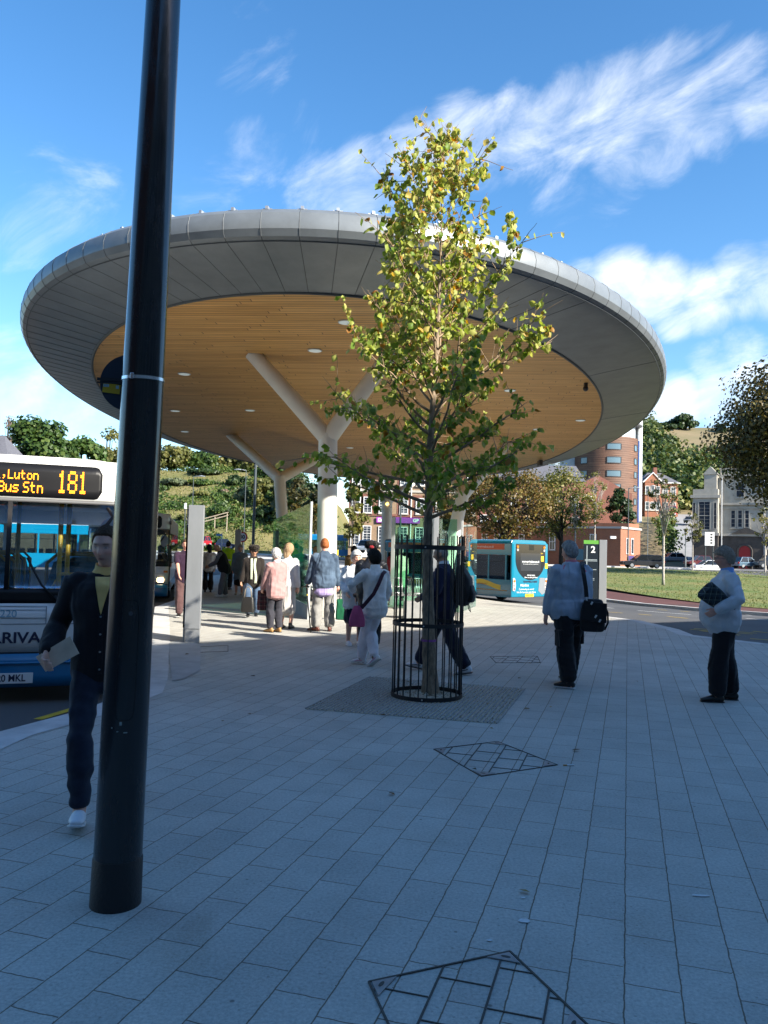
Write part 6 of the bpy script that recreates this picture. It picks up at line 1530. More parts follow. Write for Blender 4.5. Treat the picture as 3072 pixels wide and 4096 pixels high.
def plan(w, W=1.2, bow=.05, rc=.17):
    a = abs(w); sg = 1 if w >= 0 else -1; k = W-rc
    if a < .85: u = a/.85*k; return sg*u, bow*(u/k)**2
    t = (a-.85)/.15*math.pi/2; return sg*(k+rc*math.sin(t)), bow+rc*(1-math.cos(t))
def wheel(par, x, y, r, w, side):
    m = MB(); n = 28; prof = [(r*.62, -w/2), (r*.94, -w/2), (r, -w*.35), (r, w*.35), (r*.94, w/2), (r*.62, w/2)]
    m.rings([[(x+o, y+q*math.cos(2*math.pi*k/n), r+q*math.sin(2*math.pi*k/n)) for k in range(n)] for q, o in prof], cap=True); t = m.build('wheel', M_TYRE, par, smooth=True, autosm=35)
    m = MB(); m.cyl((x+side*w*.30, y, r), (x+side*(w*.5+.004), y, r), r*.60, r*.55, 20); m.cyl((x+side*w*.5, y, r), (x+side*(w*.5+.03), y, r), r*.22, r*.2, 12); m.build('rim', M_RIM, t, smooth=True, autosm=35)
def rpoly(w, h, r, n=6):
    out = []
    for cx, cy, a0 in ((w/2-r, h/2-r, 0), (-w/2+r, h/2-r, 90), (-w/2+r, -h/2+r, 180), (w/2-r, -h/2+r, 270)):
        out += [(cx+r*math.cos(rad(a0+90*k/n)), cy+r*math.sin(rad(a0+90*k/n))) for k in range(n+1)]
    return out
def old_bus(label, loc, rot, first=True, L=10.2):
    t = thing('bus', label, 'bus', loc, rot); rake = lambda z: max(0, z-1.1)*.05+max(0, z-2.60)**2*2.2
    def band(nm, z0, z1, m, w0=-1., w1=1., off=0., nz=3, par=None, th=.02, rnd=None):
        vs = []; nw = 34
        for j in range(nz+1):
            z = z0+(z1-z0)*j/nz
            for i in range(nw+1):
                w = w0+(w1-w0)*i/nw; u, y = plan(w); vs.append((u, y+rake(z)-off, z))
        q = MB(); q.add(vs, [(j*(nw+1)+i, j*(nw+1)+i+1, (j+1)*(nw+1)+i+1, (j+1)*(nw+1)+i) for j in range(nz) for i in range(nw)])
        o = q.build(nm, m, par or t, smooth=True); s = o.modifiers.new('t', 'SOLIDIFY'); s.thickness = th; s.offset = -1; return o
    bp = band('bumper', .20, .565, M_BBLUE); band('bumper_ledge', .45, .475, M_BBLUE, off=.018, nz=1, par=bp); band('trim_line', .567, .582, M_RUB, nz=1)
    fp = band('front_panel', .584, 1.115, M_BWHITE); band('windscreen_base', 1.117, 1.275, M_DISP)
    gl = band('windscreen', 1.28, 2.235, M_WS, -.93, .93, th=.006)
    band('pillar', 1.277, 2.237, M_RUB, -1, -.93); band('pillar', 1.277, 2.237, M_RUB, .93, 1)
    band('centre_pillar', 1.277, 2.237, M_RUB, -.018, .018, .008, nz=2); band('header', 2.239, 2.275, mat('grey_rubber', (.12, .12, .12), .5), nz=1)
    dm = band('dome', 2.277, 2.745, M_BWHITE, nz=10)
    # display box with rounded ends
    fy = lambda x, z: .05*(x/1.03)**2+rake(z); cz = 2.485; vs = []; nx = 48
    for i in range(nx+1):
        x = -.95+1.90*i/nx; e = max(0, abs(x)-(.95-.085)); h = .1875-.085+math.sqrt(max(0, .085**2-e**2))
        for j in range(5): z = cz-h+2*h*j/4; vs.append((x, fy(x, z)-.008, z))
    m = MB(); m.add(vs, [(i*5+j, i*5+j+1, (i+1)*5+j+1, (i+1)*5+j) for i in range(nx) for j in range(4)]); dp = m.build('destination_display', M_DISP, t, smooth=True); s = dp.modifiers.new('t', 'SOLIDIFY'); s.thickness = .012; s.offset = -1
    yf = lambda x, z: fy(x, z)-.0095
    # seam lines of the flap on the white panel
    m = MB()
    def seam(x0, x1, z0, z1):
        m.box(((x0+x1)/2, plan((x0+x1)/2.4)[1]*.5-.003, (z0+z1)/2), (max(x1-x0, .004), .004, max(z1-z0, .004)))
    for z in (1.085, 1.045, .955): seam(-.42, .42, z, z)
    seam(.418, .424, .895, 1.085); seam(-.424, -.418, .895, 1.085)
    m.build('flap_seam', mat('seam_grey', (.10, .10, .11), .6), fp)
    band('panel_gap', .886, .892, mat('seam_grey', (.10, .10, .11), .6), -.86, .86, .003, nz=1, par=fp, th=.003)
    if first:
        led = MB()
        dots(led, 'ill,', -.275, 2.585, .0100, .0148, yf=yf); dots(led, 'Luton', -.035, 2.585, .0108, .0148, yf=yf)
        dots(led, 'Bus', -.125, 2.455, .0120, .0175, yf=yf); dots(led, 'Stn', .125, 2.455, .0120, .0175, yf=yf)
        # 181 in tall double dots
        for k, ch in enumerate('181'):
            for r_, row in enumerate(DOT[ch]):
                for c_, bch in enumerate(row):
                    if bch == '#':
                        for a in range(2):
                            for e in range(2):
                                x = .475+k*.110+(c_*2+a)*.0098; z = 2.60-(r_*2+e)*.0182; led.bx(x-.0042, x+.0042, yf(x, z)-.004, yf(x, z), z-.0068, z+.0068)
        led.build('lettering', M_LED, dp)
        text_obj('lettering', '3220', .115, mat('pale_blue_lettering', (.22, .42, .52), .5), fp, (.01, -.004, 1.0), depth=.001)
        text_obj('lettering', 'ARRIVA', .165, M_TXTN, fp, (.06, -.006, .735), depth=.001, bold=.004, sx=1.12)
    else:
        led = MB(); dots(led, '181', -.80, 2.58, .016, .02, yf=yf); led.build('lettering', M_LED, dp)
        text_obj('lettering', '3', .10, M_TXTW, dm, (1.06, .045+rake(2.55), 2.56), depth=.001, bold=.004)
    for sx_ in (-1, 1):
        m = MB(); u, y = plan(sx_*.80); m.box((u, y+.0, .50 if first else .70), (.19, .05, .12)); h = m.build('headlight', M_HOFF if first else M_HEAD, t, bevel=.02)
        m = MB(); u, y = plan(sx_*.9); m.box((u, y-.004, .96), (.13, .04, .07)); m.build('indicator', M_AMB, t, bevel=.01)
    m = MB(); m.box((.05, -.012, .30), (.53, .012, .115)); pl = m.build('number_plate', M_WPL, bp, bevel=.003)
    text_obj('lettering', 'P220 MKL' if first else 'P221 MKL', .105, M_TXTN, pl, (.05, -.0195, .30), depth=.001, bold=.002, sx=.86)
    m = MB(); m.tube([(.50, -.01, 1.17), (.36, -.005, 1.32), (.20, -.004, 1.62)], .012, 6); m.tube([(.62, -.006, 1.06), (.50, -.02, 1.2)], .018, 6); m.build('wiper', M_RUB, t, smooth=True)
    m = MB(); m.tube([(1.02, .0, 2.20), (1.08, -.10, 2.10), (1.0, -.14, 1.98), (.94, -.12, 1.90)], .020, 8); ma = m.build('mirror_arm', M_RUB, t, smooth=True)
    m = MB(); m.sphere((1.05, -.10, 1.90), (.12, .03, .19), 20, 12); m.build('mirror', mat('mirror_grey', (.25, .28, .30), .3), ma, smooth=True)
    m = MB(); m.box((1.205, .18, 2.47), (.06, .10, .11)); m.build('marker_lamp', mat('lamp_smoke', (.08, .08, .10), .15), t, bevel=.012)
    # sides, roof, floor
    for sx_ in (-1, 1):
        door = (not first) and sx_ == 1; y0 = .24; yA = 1.55 if door else y0; X = sx_*1.19
        m = MB(); m.bx(X-.015, X+.015, yA, L, .30, .60); m.build('skirt', M_BBLUE, t)
        m = MB(); m.bx(X-.014, X+.014, yA, L, .602, 1.14); m.build('side_panel', M_BWHITE, t)
        m = MB(); m.bx(X-.016, X+.016, y0, L, 2.15, 2.62); m.build('cantrail', M_BWHITE if sx_ < 0 or first else mat('cantrail_dark', (.16, .13, .12), .5), t)
        ys = [y0+1.4*k+(1.31 if door else 0) for k in range(8)]
        for k in range(6):
            m = MB(); m.bx(X-.004, X+.004, ys[k]+.05, ys[k+1]-.05, 1.145, 2.145); m.build('window', M_SG, t)
        m = MB()
        for yk in ys[:7]: m.bx(X-.016, X+.016, yk-.045, yk+.045, 1.142, 2.148)
        m.build('window_pillar', M_RUB, t)
        for yw in (2.6, L-2.3): wheel(t, sx_*1.06, yw, .44, .26, sx_)
        if door:
            m = MB(); m.bx(1.16, 1.2, .40, .45, .35, 2.14); m.bx(1.0, 1.03, .45, 1.0, .4, 2.1); m.build('door_leaf', M_RUB, t)
            m = MB(); m.bx(1.00, 1.035, .55, .78, 1.55, 1.80); m.build('door_notice', M_YEL, t)
    m = MB(); ring = lambda y: [(1.19*math.copysign(abs(math.cos(a))**.35, math.cos(a)), y, 2.62+.15*math.sin(a)**.7) for a in [math.pi*k/16 for k in range(17)]]
    m.rings([ring(.20), ring(L)], closed=False); ro = m.build('roof', M_BWHITE, t, smooth=True, autosm=50); s = ro.modifiers.new('t', 'SOLIDIFY'); s.thickness = .03
    m = MB(); m.bx(-1.17, 1.17, .22, L, .33, .38); m.build('floor', M_FLOOR, t)
    m = MB(); m.bx(-1.19, 1.19, L-.03, L, .32, 1.15); m.bx(-1.19, 1.19, L-.03, L, 2.2, 2.6); m.bx(-1.19, -1.05, L-.03, L, 1.15, 2.2); m.bx(1.05, 1.19, L-.03, L, 1.15, 2.2); m.build('rear_panel', M_BWHITE, t)
    m = MB(); m.bx(-1.1, .55, .26, .62, .40, 1.20); m.build('dashboard', M_RUB, t, bevel=.05)
    m = MB(); m.bx(-1.15, 1.15, .3, L, 2.50, 2.53); m.build('ceiling', mat('ceiling_pale', (.5, .52, .55), .7), t)
    if first:
        st = MB()
        st.bx(-.40, .40, -.04, .36, .42, .50); st.add(*loft([(0, .38, .42), (0, .42, .8), (0, .45, 1.12)], [(.40, .05), (.42, .05), (.34, .04)], (1, 0, 0), 16, 3))
        sobj = st.build('seat', M_SEAT, t, smooth=True, autosm=40); sobj.location = (.72, 1.15, .42)
        fr_ = MB(); fr_.tube([(-.42, .45, .45), (-.42, .46, 1.1), (-.30, .47, 1.22), (.30, .47, 1.22), (.42, .46, 1.1), (.42, .45, .45)], .024, 8); fobj = fr_.build('grab_rail', M_YPOLE, sobj, smooth=True)
        for k, (x, y) in enumerate(((-.72, 2.5), (-.72, 3.3), (-.72, 4.1), (-.72, 4.9), (.72, 4.0), (.72, 5.2), (-.72, 6.0), (.72, 6.4))):
            c = sobj.copy(); COL.objects.link(c); c.parent = t; c.location = (x, y, .38); g_ = fobj.copy(); COL.objects.link(g_); g_.parent = c
        for (x, y) in ((.50, .62), (.58, .80), (-.40, 1.9), (-.15, 2.6), (-.35, 3.4), (.3, 4.4)):
            m = MB(); m.cyl((x, y, .38), (x, y, 2.5), .028, n=10); m.build('pole', M_YPOLE, t, smooth=True)
        m = MB(); m.tube([(.40, .66, .5), (.40, .66, 1.20), (.52, .66, 1.42), (1.0, .66, 1.42)], .022, 8); m.tube([(.40, .66, 1.20), (1.0, .66, 1.20)], .022, 8); m.build('luggage_rail', M_YPOLE, t, smooth=True)
        m = MB(); m.bx(-1.1, -.35, .95, 1.0, .4, 1.45); m.build('cab_screen', mat('cab_grey', (.35, .36, .36), .5), t)
    return t
busZ = -.16
b1 = old_bus('white and blue single deck bus with amber display reading 181 at the near left stand', (-4.12, 8.80, busZ), rad(19), True)
b2 = old_bus('white and blue bus with lit headlight and open door waiting at the second stand', (-7.75, 24.4, -.16), rad(13), False)
pw = Matrix.Translation(b2.location) @ Matrix.Rotation(rad(13), 4, 'Z') @ Vector((1.03, .95, .38))
person('grey haired man standing in the open doorway of the waiting bus', pw, (.8, -.6), 1.66, 1.1, 0, 0, 0, top={'name': 'jacket', 'mat': C_BLACKT, 'fit': .02, 'hem': -.1}, bottom={'kind': 'trousers', 'mat': C_BLACKT}, shoes={'mat': S_BLACK}, hair={'mat': H_GREY, 'thick': .012, 'front': .6}, voxel=.015, seed=131, skin=SK_RED)

def modern_bus(label, loc, rot, body, L=9.6, W=2.4, H=2.92, rear=False, roof=None, mark=False, windows=8):
    t = thing('bus', label, 'bus', loc, rot); w = W/2
    m = MB()
    for sx_ in (-1, 1):
        X = sx_*(w-.015); m.bx(X-.015, X+.015, .12, L-.1, .30, 1.10); m.bx(X-.015, X+.015, .12, L-.1, 2.22, H-.18)
        for k in range(windows+1): y = .3+(L-.7)*k/windows; m.bx(X-.013, X+.013, y-.05, y+.05, 1.10, 2.22)
    m.bx(-w+.03, w-.03, .0, .05, .3, 1.1); m.bx(-w+.03, w-.03, 0, .05, 2.3, H-.2)
    bo = m.build('body', body, t, bevel=.008)
    m = MB(); R = [(-w, H-.2), (-w+.02, H-.12), (-w+.10, H-.04), (-w+.3, H), (w-.3, H), (w-.10, H-.04), (w-.02, H-.12), (w, H-.2), (0, H-.21)]
    m.extrude([(x, .02, z) for x, z in R], (0, L-.12, 0)); m.build('roof', roof or body, t, bevel=.01)
    for sx_ in (-1, 1):
        X = sx_*(w-.018)
        for k in range(windows):
            y0, y1 = .3+(L-.7)*k/windows+.05, .3+(L-.7)*(k+1)/windows-.05; m = MB(); m.bx(X-.004, X+.004, y0, y1, 1.12, 2.2); o = m.build('window', M_SG, t)
            m = MB(); m.bx(X-.012, X+.012, y0, y1, 1.9, 1.93); m.build('hopper_bar', M_RUB, o)
        for yw in (2.3, L-2.9):
            m = MB(); m.extrude([(X+sx_*.017, yw+.56*math.cos(a), .46+.60*math.sin(a)) for a in [math.pi*k/14-.1*0 for k in range(15)]], (-sx_*.03, 0, 0)); m.build('wheel_arch', M_RUB, bo)
            wheel(t, sx_*(w-.10), yw, .46, .26, sx_)
    m = MB(); m.bx(-w+.05, w-.05, .1, L-.15, .34, .40); m.build('floor', M_FLOOR, t)
    m = MB(); m.bx(-w+.06, w-.06, .02, .03, 1.1, 2.3); m.build('windscreen', M_SG, t)
    m = MB()
    for k in range(7):
        for x in (-.7, .7): m.bx(x-.4, x+.4, 1.4+k*1.05, 1.5+k*1.05, .4, 1.35)
    m.build('seat_row', M_SEAT, t)
    if rear:
        # tail end
        m = MB(); pts = []
        for a in [math.pi*k/20 for k in range(21)]: pts.append((w*math.copysign(abs(math.cos(a))**.22, math.cos(a)), L-.12+.12*abs(math.sin(a))**.3))
        m.prism([(p[0], p[1]) for p in pts], .32, H-.14); m.build('tail_panel', body, t, bevel=.05, seg=4)
        yb = L+.004
        def flat(nm, poly, mt, par, d=.006, y=yb):
            q = MB(); q.extrude([(x, y, z) for x, z in poly], (0, d, 0)); return q.build(nm, mt, par)
        U = [(-.98, 2.74), (.98, 2.74)]+[(.98*math.cos(a), 2.05+.95*-math.sin(a)) for a in [math.pi*k/20 for k in range(21)]]
        rw = flat('rear_window', U, M_DKG, t)
        flat('pane_frame', [(-.70, 2.32), (.70, 2.32), (.66, 1.52), (-.66, 1.52)], mat('rear_glass', (.03, .035, .04), .06), rw, .004, yb+.006)
        flat('route_blind', [(-.2, 2.7), (.12, 2.7), (.12, 2.46), (-.2, 2.46)], mat('blind_dark', (.006, .006, .006), .2), rw, .003, yb+.006)
        for x in (-.88, .88):
            for z, mt in ((2.60, M_AMB), (2.46, M_HOFF)):
                q = MB(); q.cyl((x, yb+.005, z), (x, yb+.03, z), .062, n=16); q.build('tail_lamp', mt, t)
        for sx_ in (-1, 1):
            q = MB(); q.extrude([(sx_*x, yb, z) for x, z in ((1.06, 1.20), (1.14, 1.16), (1.14, .62), (1.0, .60), (.95, .85), (1.0, 1.15))], (0, .012, 0)); c = q.build('lamp_cluster', mat('cluster_pale', (.45, .42, .42), .3), t)
            for z, r_, mt in ((1.05, .055, M_AMB), (.86, .055, M_HOFF), (.70, .035, M_REDL)):
                q = MB(); q.cyl((sx_*1.05, yb+.012, z), (sx_*1.05, yb+.03, z), r_, n=14); q.build('tail_lamp', mt, c)
        def T(txt, sz, mt, x, z, sx_=1, b=.0, y=yb+.008): return text_obj('lettering', txt, sz, mt, t, (x, y, z), rot=(math.pi/2, 0, math.pi), depth=.001, bold=b, sx=sx_)
        T('www.arrivabus.co.uk', .135, M_TXTW, 0, 1.94, 1, .002, yb+.012); T('for up to date information & travel news', .06, M_TXTW, 0, 1.83, 1, 0, yb+.012)
        T('Arriva buses.', .10, M_TXTW, -.05, 1.32, 1, .001); T('Here to take you there.', .09, M_TXTW, -.05, 1.22, 1, .001)
        T('ENVIRO200', .12, M_TXTN, 0, 1.02, 1.5, .003); T('Mainline', .16, M_TXTW, .38, .86, 1, .002); T('Commuting to work?', .115, M_TXTW, .25, .68, 1); T('Let the bus take you there.', .115, M_TXTW, .25, .55, 1); T('4054', .08, M_YEL, -.72, 2.32)
        q = MB(); q.box((.05, yb+.006, .40), (.56, .012, .14)); pl = q.build('number_plate', M_YEL, t)
        text_obj('lettering', 'GN09 AXO', .11, M_RUB, pl, (.05, yb+.0135, .40), rot=(math.pi/2, 0, math.pi), depth=.001, bold=.002, sx=.9)
        for x, z, mt in ((-.78, 2.08, M_YEL), (-1.06, 1.75, M_YEL)): flat('sticker', [(x-.09, z+.12), (x+.09, z+.12), (x+.09, z-.12), (x-.09, z-.12)], mt, t, .004, yb+.006)
        q = MB(); q.bx(-.20, .20, L+.005, L+.009, 1.60, 1.72); q.build('notice', M_WPL, t)
        # advertising figure panel
        flat('advert_panel', [(-.98, 1.2), (-.62, 1.2), (-.55, .6), (-.80, .42), (-1.0, .5)], mat('advert_grey', (.18, .20, .22), .5), t, .003)
    if mark:
        X = w+.004
        for sx_ in (-1, 1):
            XX = sx_*X
            m = MB(); top = []; bot = []
            for k in range(61):
                y = 1.0+(L-1.7)*k/60; z = .84+.12*math.sin(k/60*6.28*2.6+.6); top.append((XX, y, z+.11)); bot.append((XX, y, z-.11))
            m.add(top+bot, [(k, k+1, 61+k+1, 61+k) for k in range(60)]); wv = m.build('wave_stripe', M_YEL, t); s = wv.modifiers.new('t', 'SOLIDIFY'); s.thickness = .004
            rz_ = math.pi/2*sx_
            text_obj('lettering', 'up to every 10 minutes', .13, mat('lettering_orange', (.45, .12, .02), .5), wv, (XX+sx_*.003, L-2.2, .86), rot=(math.pi/2, 0, rz_), depth=.001); text_obj('lettering', 'frequent buses', .13, mat('lettering_orange', (.45, .12, .02), .5), wv, (XX+sx_*.003, L-4.4, .86), rot=(math.pi/2, 0, rz_), depth=.001)
            m = MB(); m.bx(XX-.004, XX+.004, .4, L-.5, 2.46, 2.72); os_ = m.build('banner_stripe', M_OR, t)
            text_obj('lettering', 'timetable information and bus times at www.arrivabus.co.uk', .15, M_TXTW, os_, (XX+sx_*.006, L-3.0, 2.585), rot=(math.pi/2, 0, rz_), depth=.001)
            m = MB(); m.bx(XX-.003, XX+.003, .2, L-.3, .585, .625); m.build('gold_line', mat('gold_line', (.40, .22, .04), .5), t)
    return t
Lb = 9.6; ry_ = Vector((.6, -.8)); rc_ = Vector((6.78, 36.75)); fr0 = rc_-ry_*Lb
b4 = modern_bus('turquoise single deck bus with yellow wave stripe leaving on the right, seen from the rear', (fr0.x, fr0.y, -.66), rad(216.87), M_TEAL, Lb, rear=True, mark=True)
for k, (y, m_, lb) in enumerate(((7.2, cloth('red_knit', (.42, .02, .03)), 'passenger in red seen through the rear side window of the turquoise bus'), (5.6, cloth('tan_knit', (.30, .20, .13)), 'passenger in tan seen through a middle window of the turquoise bus'))):
    pw = Matrix.Translation(b4.location) @ Matrix.Rotation(rad(216.87), 4, 'Z') @ Vector((.72, y, .52))
    person(lb, pw, (-.6, .8), 1.7, 1, 0, .6, 0, top={'name': 'jacket', 'mat': m_, 'fit': .03}, bottom={'kind': 'trousers', 'mat': C_CHAR}, shoes={'mat': S_BLACK}, hair={'mat': H_BROWN, 'thick': .02}, feet={1: (.1, .45, .085), -1: (-.1, .45, .085)}, drop=.38, voxel=.018, seed=140+k)
c = P(1045, 2200, 100); modern_bus('blue bus on the far road beyond the round speed limit sign', (c.x+4.5, 100, rz(c.x, 100)+.05), rad(-83), M_BBLUE, 9.6)
c = P(235, 2150, 46); modern_bus('bright blue and white bus seen through the windscreen of the 181 bus', (c.x-4.6, 46.5, rz(c.x, 46)), rad(-88), mat('bus_bright_blue', (.0, .26, .48), .3, coat=.4), 9.6, roof=M_BWHITE)

# ---------------------------------------------------------------- cars
def car(label, loc, rot, col, L=4.3, W=1.75, H=1.45, kind='hatch', name='car'):
    t = thing(name, label, 'car', loc, rot); pm = mat('paint_'+'_'.join('%02d' % int(c*99) for c in col), col, .28, .25, coat=.8)
    h = L/2; bh = H*.56
    body = [(-h, .30), (-h, bh*.78), (-h*.93, bh*.88), (-h*.48, bh), (h*.80, bh*1.0), (h*.96, bh*.95), (h, bh*.6), (h*.98, .30)]
    if kind == 'coupe': body[4] = (h*.7, bh)
    m = MB()
    for (y, f) in ((-W/2, .0), ):
        secs = [[(x*(1-.02*q), yy, z+.0) for x, z in body] for q, yy in ((1, -W/2), (0, -W/2+.10), (0, W/2-.10), (1, W/2))]
        m.rings(secs)
    bo = m.build('body', pm, t, smooth=True, autosm=30, bevel=.05)
    tail = {'hatch': (h*.62, h*.86), 'estate': (h*.80, h*.94), 'coupe': (h*.42, h*.80), 'suv': (h*.80, h*.92)}[kind]
    cab = [(-h*.50, bh-.02), (-h*.14, H-.06), (tail[0], H-.05), (tail[1], bh-.02)]
    secs = [[(x*(.98 if q else 1), yy, z-(.0 if not q else .03)) for x, z in cab] for q, yy in ((1, -W/2+.12), (0, -W/2+.20), (0, W/2-.20), (1, W/2-.12))]
    m = MB(); 
    m.rings([[(x, (-W/2+.07 if z < bh else -W/2+.20), z) for x, z in cab], [(x, (W/2-.07 if z < bh else W/2-.20), z) for x, z in cab]]); m.build('window', M_DKG, t, bevel=.02)
    m = MB(); m.rings([[(-h*.12, s*(W/2-.2), H-.065) for s in (1, -1)]+[(-h*.10, s*(W/2-.25), H-.01) for s in (-1, 1)], [(tail[0], s*(W/2-.2), H-.06) for s in (1, -1)]+[(tail[0]-.05, s*(W/2-.25), H-.005) for s in (-1, 1)]])
    for s in (-1, 1):
        for (xa, xb) in (((-h*.50), (-h*.14)), ((h*.16), (h*.16)), (tail[1], tail[0])): m.tube([(xa, s*(W/2-.075), bh-.02), (xb, s*(W/2-.205), H-.05)], .035, 6)
    m.build('roof', pm, t, smooth=True, autosm=40)
    for s in (-1, 1):
        for x in (-h*.60, h*.60):
            q = MB(); n = 20; r = .31; q.rings([[(x+r*f*math.cos(2*math.pi*k/n), s*(W/2-o), r+r*f*math.sin(2*math.pi*k/n)) for k in range(n)] for f, o in ((1, .22), (1, .03), (.9, .005))]); wl = q.build('wheel', M_TYRE, t, smooth=True, autosm=35)
            q = MB(); q.cyl((x, s*(W/2-.006), r), (x, s*(W/2+.004), r), r*.62, n=14); q.build('rim', M_RIM, wl)
        q = MB(); q.box((-h*.965, s*(W/2-.25), bh*.74), (.10, .34, .14)); q.build('headlight', M_HOFF, t, bevel=.02)
        q = MB(); q.box((h*.965, s*(W/2-.16), bh*.86), (.12, .26, .20)); q.build('tail_light', M_REDL, t, bevel=.02)
        q = MB(); q.box((-h*.36, s*(W/2+.06), bh+.05), (.10, .16, .11)); q.build('wing_mirror', pm, t, bevel=.02)
    return t
def place_car(label, sx0, sx1, syb, y, col, kind='hatch', rot=0, **k):
    a, b_ = P(sx0, syb, y), P(sx1, syb, y); c = (a+b_)/2; return car(label, (c.x, c.y, c.z), rot, col, L=abs(b_.x-a.x)/max(.35, abs(math.cos(rot))), kind=kind, **k)
place_car('black estate car with red tail light parked beside the low brick building', 2486, 2650, 2272, 90, (.012, .014, .02), 'estate', 0, H=1.5)
place_car('silver hatchback parked behind the black estate car', 2632, 2742, 2250, 118, (.42, .46, .50), 'hatch', rad(8))
place_car('pale blue people carrier parked on the slope behind the silver hatchback', 2708, 2795, 2220, 140, (.25, .31, .40), 'suv', rad(10), H=1.7)
place_car('dark red car parked between the silver hatchback and the sign board', 2742, 2850, 2266, 106, (.10, .012, .018), 'hatch', rad(5))
place_car('white coupe parked along the far edge of the lawn', 2770, 2890, 2283, 97, (.70, .71, .72), 'coupe', 0, H=1.3)
place_car('steel blue saloon parked in front of the stone building', 2935, 3035, 2274, 101, (.10, .17, .23), 'hatch', rad(190))
place_car('dark navy car at the right edge in front of the stone building', 3022, 3110, 2272, 99, (.012, .02, .035), 'suv', 0, H=1.6)
place_car('grey car halfway up the steep side street', 2737, 2778, 2093, 165, (.20, .19, .18), 'hatch', rad(60))
place_car('red van parked below the brick house on the slope', 2648, 2704, 2062, 165, (.45, .02, .03), 'suv', rad(10), H=2.0, name='van')
place_car('dark blue car on the far road below the bank', 862, 942, 2196, 116, (.015, .025, .06), 'hatch', rad(185))
place_car('red car just past the totem on the far road', 800, 828, 2186, 112, (.45, .02, .03), 'hatch', rad(50))
place_car('white car parked by the brick post office building', 1444, 1482, 2212, 88, (.66, .67, .68), 'hatch', rad(60))
# ---------------------------------------------------------------- hills
def hill_left(x, y):
    f = ss(-6, -22, x) if False else 1-ss(-20, -5, x)
    return rz(x, min(y, 121))+f*(.30*max(0, min(y, 178)-121)+.02*max(0, y-178))+f*.5*mnoise.noise(Vector((x*.07, y*.07, 0)))*ss(121, 135, y)
def hill_right(x, y):
    f = ss(26, 46, x); y2 = max(0, y-112)
    z = .15*min(y2, 88)+.30*max(0, min(y, 352)-200)
    z += 1.2*mnoise.noise(Vector((x*.03, y*.03, 3)))*ss(200, 240, y)
    return rz(x, min(y, 112))+f*z
M_BANK = mat('rough_grass', (.075, .10, .025), .95, col2=(.22, .175, .065), vscale=.10, bump=.8, bscale=1.5)
M_HILL = mat('dry_hillside', (.13, .12, .05), .95, col2=(.24, .175, .10), vscale=.05, bump=.6, bscale=.6)
xs = [-260, -200, -150]+[x*4-120 for x in range(33)]; ys = [121+3*k for k in range(20)]+[190, 220, 300]
tag(grid_mesh('bank', xs, ys, lambda x, y: hill_left(x, y)+.02, M_BANK), kind='structure')
xs = [24+5*k for k in range(40)]+[260, 340]; ys = [112+6*k for k in range(41)]+[370, 420]
tag(grid_mesh('hill', xs, ys, lambda x, y: hill_right(x, y)+.02, M_HILL), kind='structure')
# side street running up the right hill, and its retaining terrace
def lane(name, pts, w, m, off):
    mb = MB(); 
    for i in range(len(pts)-1):
        a, b_ = Vector(pts[i]), Vector(pts[i+1]); n = Vector((0, 0, 0)); n.x = w/2
        q = [(a.x-w/2, a.y), (b_.x-w/2, b_.y), (b_.x+w/2, b_.y), (a.x+w/2, a.y)]; mb.quad(*[(p[0], p[1], hill_right(*p)+off) for p in q])
    tag(mb.build(name, m), kind='structure')
M_PALE = mat('pale_tarmac', (.25, .25, .25), .9, var=.15, vscale=.5)
lane('side_street', [(46.5, 116, 0), (49, 130, 0), (53.5, 145, 0), (60, 160, 0), (66.5, 175, 0), (72, 188, 0)], 6.0, M_PALE, .10)
lane('terrace_path', [(35+3*k, 330+.5*k, 0) for k in range(34)], 3.2, mat('pale_earth', (.40, .36, .28), .9), .35)
draped('car_park', [(26, 94), (70, 94), (70, 112), (30, 112)], lambda x, y: rz(x, y)+.03, M_PALE, step=6)

# ---------------------------------------------------------------- trees and bushes
R_GREEN = [(0, (.018, .042, .010)), (.5, (.05, .095, .02)), (1, (.13, .17, .04))]; R_DARK = [(0, (.010, .026, .009)), (.6, (.028, .056, .016)), (1, (.06, .09, .025))]
R_OLIVE = [(0, (.04, .05, .014)), (.5, (.105, .115, .03)), (1, (.23, .20, .06))]; R_AUT = [(0, (.055, .052, .016)), (.35, (.10, .085, .022)), (.62, (.18, .105, .028)), (.8, (.18, .155, .04)), (1, (.27, .23, .06))]
R_YEL = [(0, (.075, .09, .02)), (.6, (.18, .175, .045)), (1, (.34, .27, .08))]; R_GREYG = [(0, (.05, .07, .04)), (1, (.16, .19, .10))]; R_BARE = [(0, (.12, .085, .06)), (1, (.26, .20, .14))]; R_BRONZE = [(0, (.024, .028, .011)), (.5, (.065, .06, .018)), (.85, (.14, .095, .022)), (1, (.17, .15, .04))]
LM = {'green': leaf_mat('green_leaf', R_GREEN, .25), 'dark': leaf_mat('dark_leaf', R_DARK, .2), 'olive': leaf_mat('olive_leaf', R_OLIVE, .25), 'autumn': leaf_mat('autumn_leaf', R_AUT, .3), 'yellow': leaf_mat('yellow_leaf', R_YEL, .35), 'grey': leaf_mat('grey_green_leaf', R_GREYG, .2), 'bare': leaf_mat('brown_twigs', R_BARE, .1), 'bronze': leaf_mat('bronze_leaf', R_BRONZE, .25)}
M_TRUNK = mat('dark_trunk', (.035, .028, .022), .95, var=.3, vscale=3, bump=.8, bscale=14); M_BIRCH = mat('birch_bark', (.50, .47, .42), .8, col2=(.22, .19, .16), vscale=5, stretch=(1, 1, 4)); M_STEM = mat('grey_stem', (.16, .13, .10), .9)
